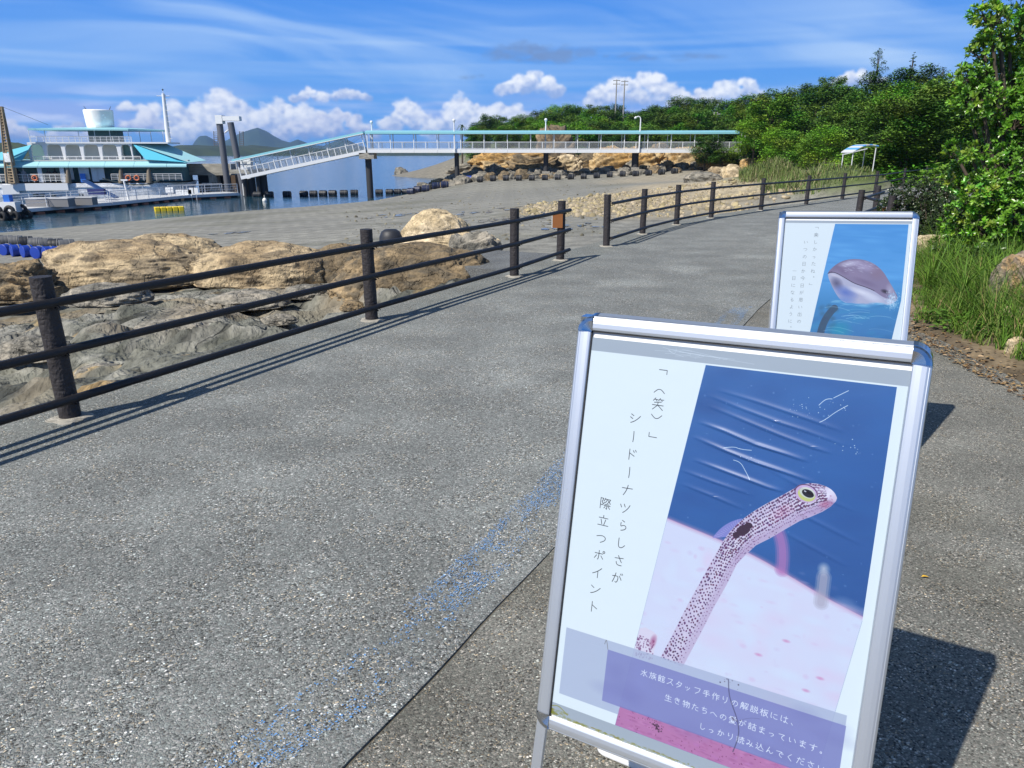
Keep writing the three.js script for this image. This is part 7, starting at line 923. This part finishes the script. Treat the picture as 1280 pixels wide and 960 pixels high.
  const yl = P2(1155, 722), yg = new Soup(); leafOn(yg, V3(-0.012, 0.004, 0), V3(1, 0.1, -0.05).normalize(), V3(0.05, 0.12, 1).normalize(), 0.030, 0.008, [0.72, 0.42, 0.03], 0.15); one('fallen_leaf', yg.geo(), new THREE.MeshStandardMaterial({ vertexColors: true, roughness: 0.6, side: THREE.DoubleSide }), 'single yellow leaf lying on the concrete beside the eel poster stand', 'leaf', null, [yl[0], 0, yl[1]]);
}
// ---------------------------------------------------------------- striped tent, poles on the hill, far land
{
  const z = -43, a = at(1060, 190, z), b = at(1094, 185.5, z), t = thing('tent', 'open sided tent with blue and white striped roof on the grass bank', 'tent', [a.x, landH(a.x, z), z]), w = b.x - a.x - 0.1, y0 = a.y - t.position.y, y1 = b.y - t.position.y + 0.15, bl = std(0.10, 0.33, 0.72, 0.6), wh = std(0.58, 0.6, 0.62, 0.6);
  for (let i = 0; i < 8; i++) { const xs = []; const s = new THREE.Shape(); const x0 = i / 8 * w, x1 = (i + 1) / 8 * w, yy = (x) => lerp(y0, y1, x / w) + 0.22 * Math.sin(Math.PI * x / w); s.moveTo(x0, yy(x0)); for (let k = 1; k <= 4; k++) s.lineTo(lerp(x0, x1, k / 4), yy(lerp(x0, x1, k / 4))); for (let k = 4; k >= 0; k--) s.lineTo(lerp(x0, x1, k / 4), yy(lerp(x0, x1, k / 4)) - 0.05); s.closePath(); part(t, 'roof_stripe', new THREE.ExtrudeGeometry(s, { depth: 1.5, bevelEnabled: false }).translate(0, 0, -0.9), i % 2 ? bl : wh); void xs; }
  part(t, 'valance', box(0, w, y0 - 0.11, y0 - 0.055, 0.57, 0.59), wh, [0, 0, 0], [0, 0, Math.atan2(y1 - y0, w)]); for (const x of [0.08, w - 0.1]) part(t, 'pole', rod([x, -0.3, 0.5], [x, lerp(y0, y1, x / w) - 0.06, 0.5], 0.03), wh); for (const x of [0.1, w - 0.1]) part(t, 'pole', rod([x, -0.3, -0.8], [x, lerp(y0, y1, x / w) - 0.06, -0.8], 0.03), wh);
  for (const [px, top, foot, zz, l] of [[771, 99.5, 150, -172, 'slim grey power pole on the hill, the one nearer the sea'], [781, 100.5, 150, -172, 'slim grey power pole on the hill beside its twin']]) { const p = at(px, top, zz), q = at(px, foot, zz), o = thing('power_pole', l, 'pole', [p.x, q.y - 2, zz]), h = p.y - q.y + 2; part(o, 'pole', rod([0, 0, 0], [0, h, 0], 0.17, 0.12, 8), std(0.30, 0.29, 0.28, 0.8)); for (const y of [h - 0.25, h - 1.0]) part(o, 'cross_arm', box(-0.8, 0.8, y, y + 0.14, -0.07, 0.07), std(0.2, 0.2, 0.2, 0.8)); }
  for (const [px, top, zz, l] of [[897, 140, -130, 'small grey pole among the trees below the ridge'], [893, 140, -130, 'small grey pole among the trees, left of its pair']]) { const p = at(px, top, zz), o = thing('utility_pole', l.replace(', left of its pair', ', paired with a taller one'), 'pole', [p.x, p.y - 9, zz]); part(o, 'pole', rod([0, 0, 0], [0, 9, 0], 0.14, 0.1, 8), std(0.36, 0.36, 0.36, 0.8)); part(o, 'cross_arm', box(-0.5, 0.5, 8.6, 8.75, -0.06, 0.06), std(0.3, 0.3, 0.3, 0.8)); }
}
{ // mountains over the bay and low wooded shores
  const ridge = (name, z, pts, depth, colA, colB, rough, sd) => { const x0 = pts[0][0], x1 = pts[pts.length - 1][0], nx = 160, nz = 16, pos = [], col = [], idx = []; for (let j = 0; j <= nz; j++) for (let i = 0; i <= nx; i++) { const px = lerp(x0, x1, i / nx), f = j / nz, zz = z - (f - 0.5) * depth, top = at(px, along(pts, px), z), cross = Math.pow(Math.sin(Math.PI * clamp(f, 0.001, 0.999)), 0.8), hgt = Math.max(0, top.y - SEA), x = top.x * zz / z; const n = fbm2(x / rough, zz / rough, 5, sd); const y = SEA - 2 + (hgt + 2) * cross * (1 + (j === nz / 2 ? 0 : 0.35) * (n - 0.55)) + (n - 0.5) * hgt * 0.10; pos.push(x, y, zz); const k = smooth(0.4, 0.65, fbm2(x / rough * 6, y / rough * 6 + zz / rough * 6, 4, sd + 3)); for (let c = 0; c < 3; c++) col.push(lerp(colA[c], colB[c], k)); if (i < nx && j < nz) { const a = j * (nx + 1) + i; idx.push(a, a + 1, a + nx + 1, a + 1, a + nx + 2, a + nx + 1); } } const g = new THREE.BufferGeometry(); g.setAttribute('position', new THREE.Float32BufferAttribute(pos, 3)); g.setAttribute('color', new THREE.Float32BufferAttribute(col, 3)); g.setIndex(idx); g.computeVertexNormals(); structure(name, g, new THREE.MeshStandardMaterial({ vertexColors: true, roughness: 0.95 })); };
  ridge('mountains', -4200, [[225, 190], [238, 186], [243, 177], [249, 170], [257, 169], [265, 173], [273, 179], [284, 175], [300, 166], [312, 162], [322, 159], [332, 163], [343, 170], [352, 175], [362, 178], [372, 174], [380, 177], [392, 181], [405, 182], [418, 176], [428, 172], [440, 177], [450, 182], [470, 187], [490, 190]], 900, [0.018, 0.040, 0.034], [0.030, 0.055, 0.036], 260, 7);
  ridge('far_shore', -1500, [[-900, 185], [-400, 183], [-120, 182], [60, 186], [215, 183.5], [226, 181], [255, 181.5], [285, 183], [320, 182], [345, 184], [400, 186], [460, 187.5], [520, 188.6], [600, 189], [680, 189]], 240, [0.016, 0.030, 0.014], [0.032, 0.050, 0.018], 40, 17);
  ridge('wooded_shore', -620, [[-620, 191], [-560, 182], [-420, 174], [-200, 172], [-60, 176], [0, 179], [16, 177.5], [30, 181], [44, 183], [60, 187], [75, 191.5]], 120, [0.020, 0.036, 0.015], [0.040, 0.062, 0.02], 16, 27);
}
scene.fog = new THREE.FogExp2(new THREE.Color().setRGB(0.30, 0.55, 1.0), 0.00010);
renderer.render(scene, camera);
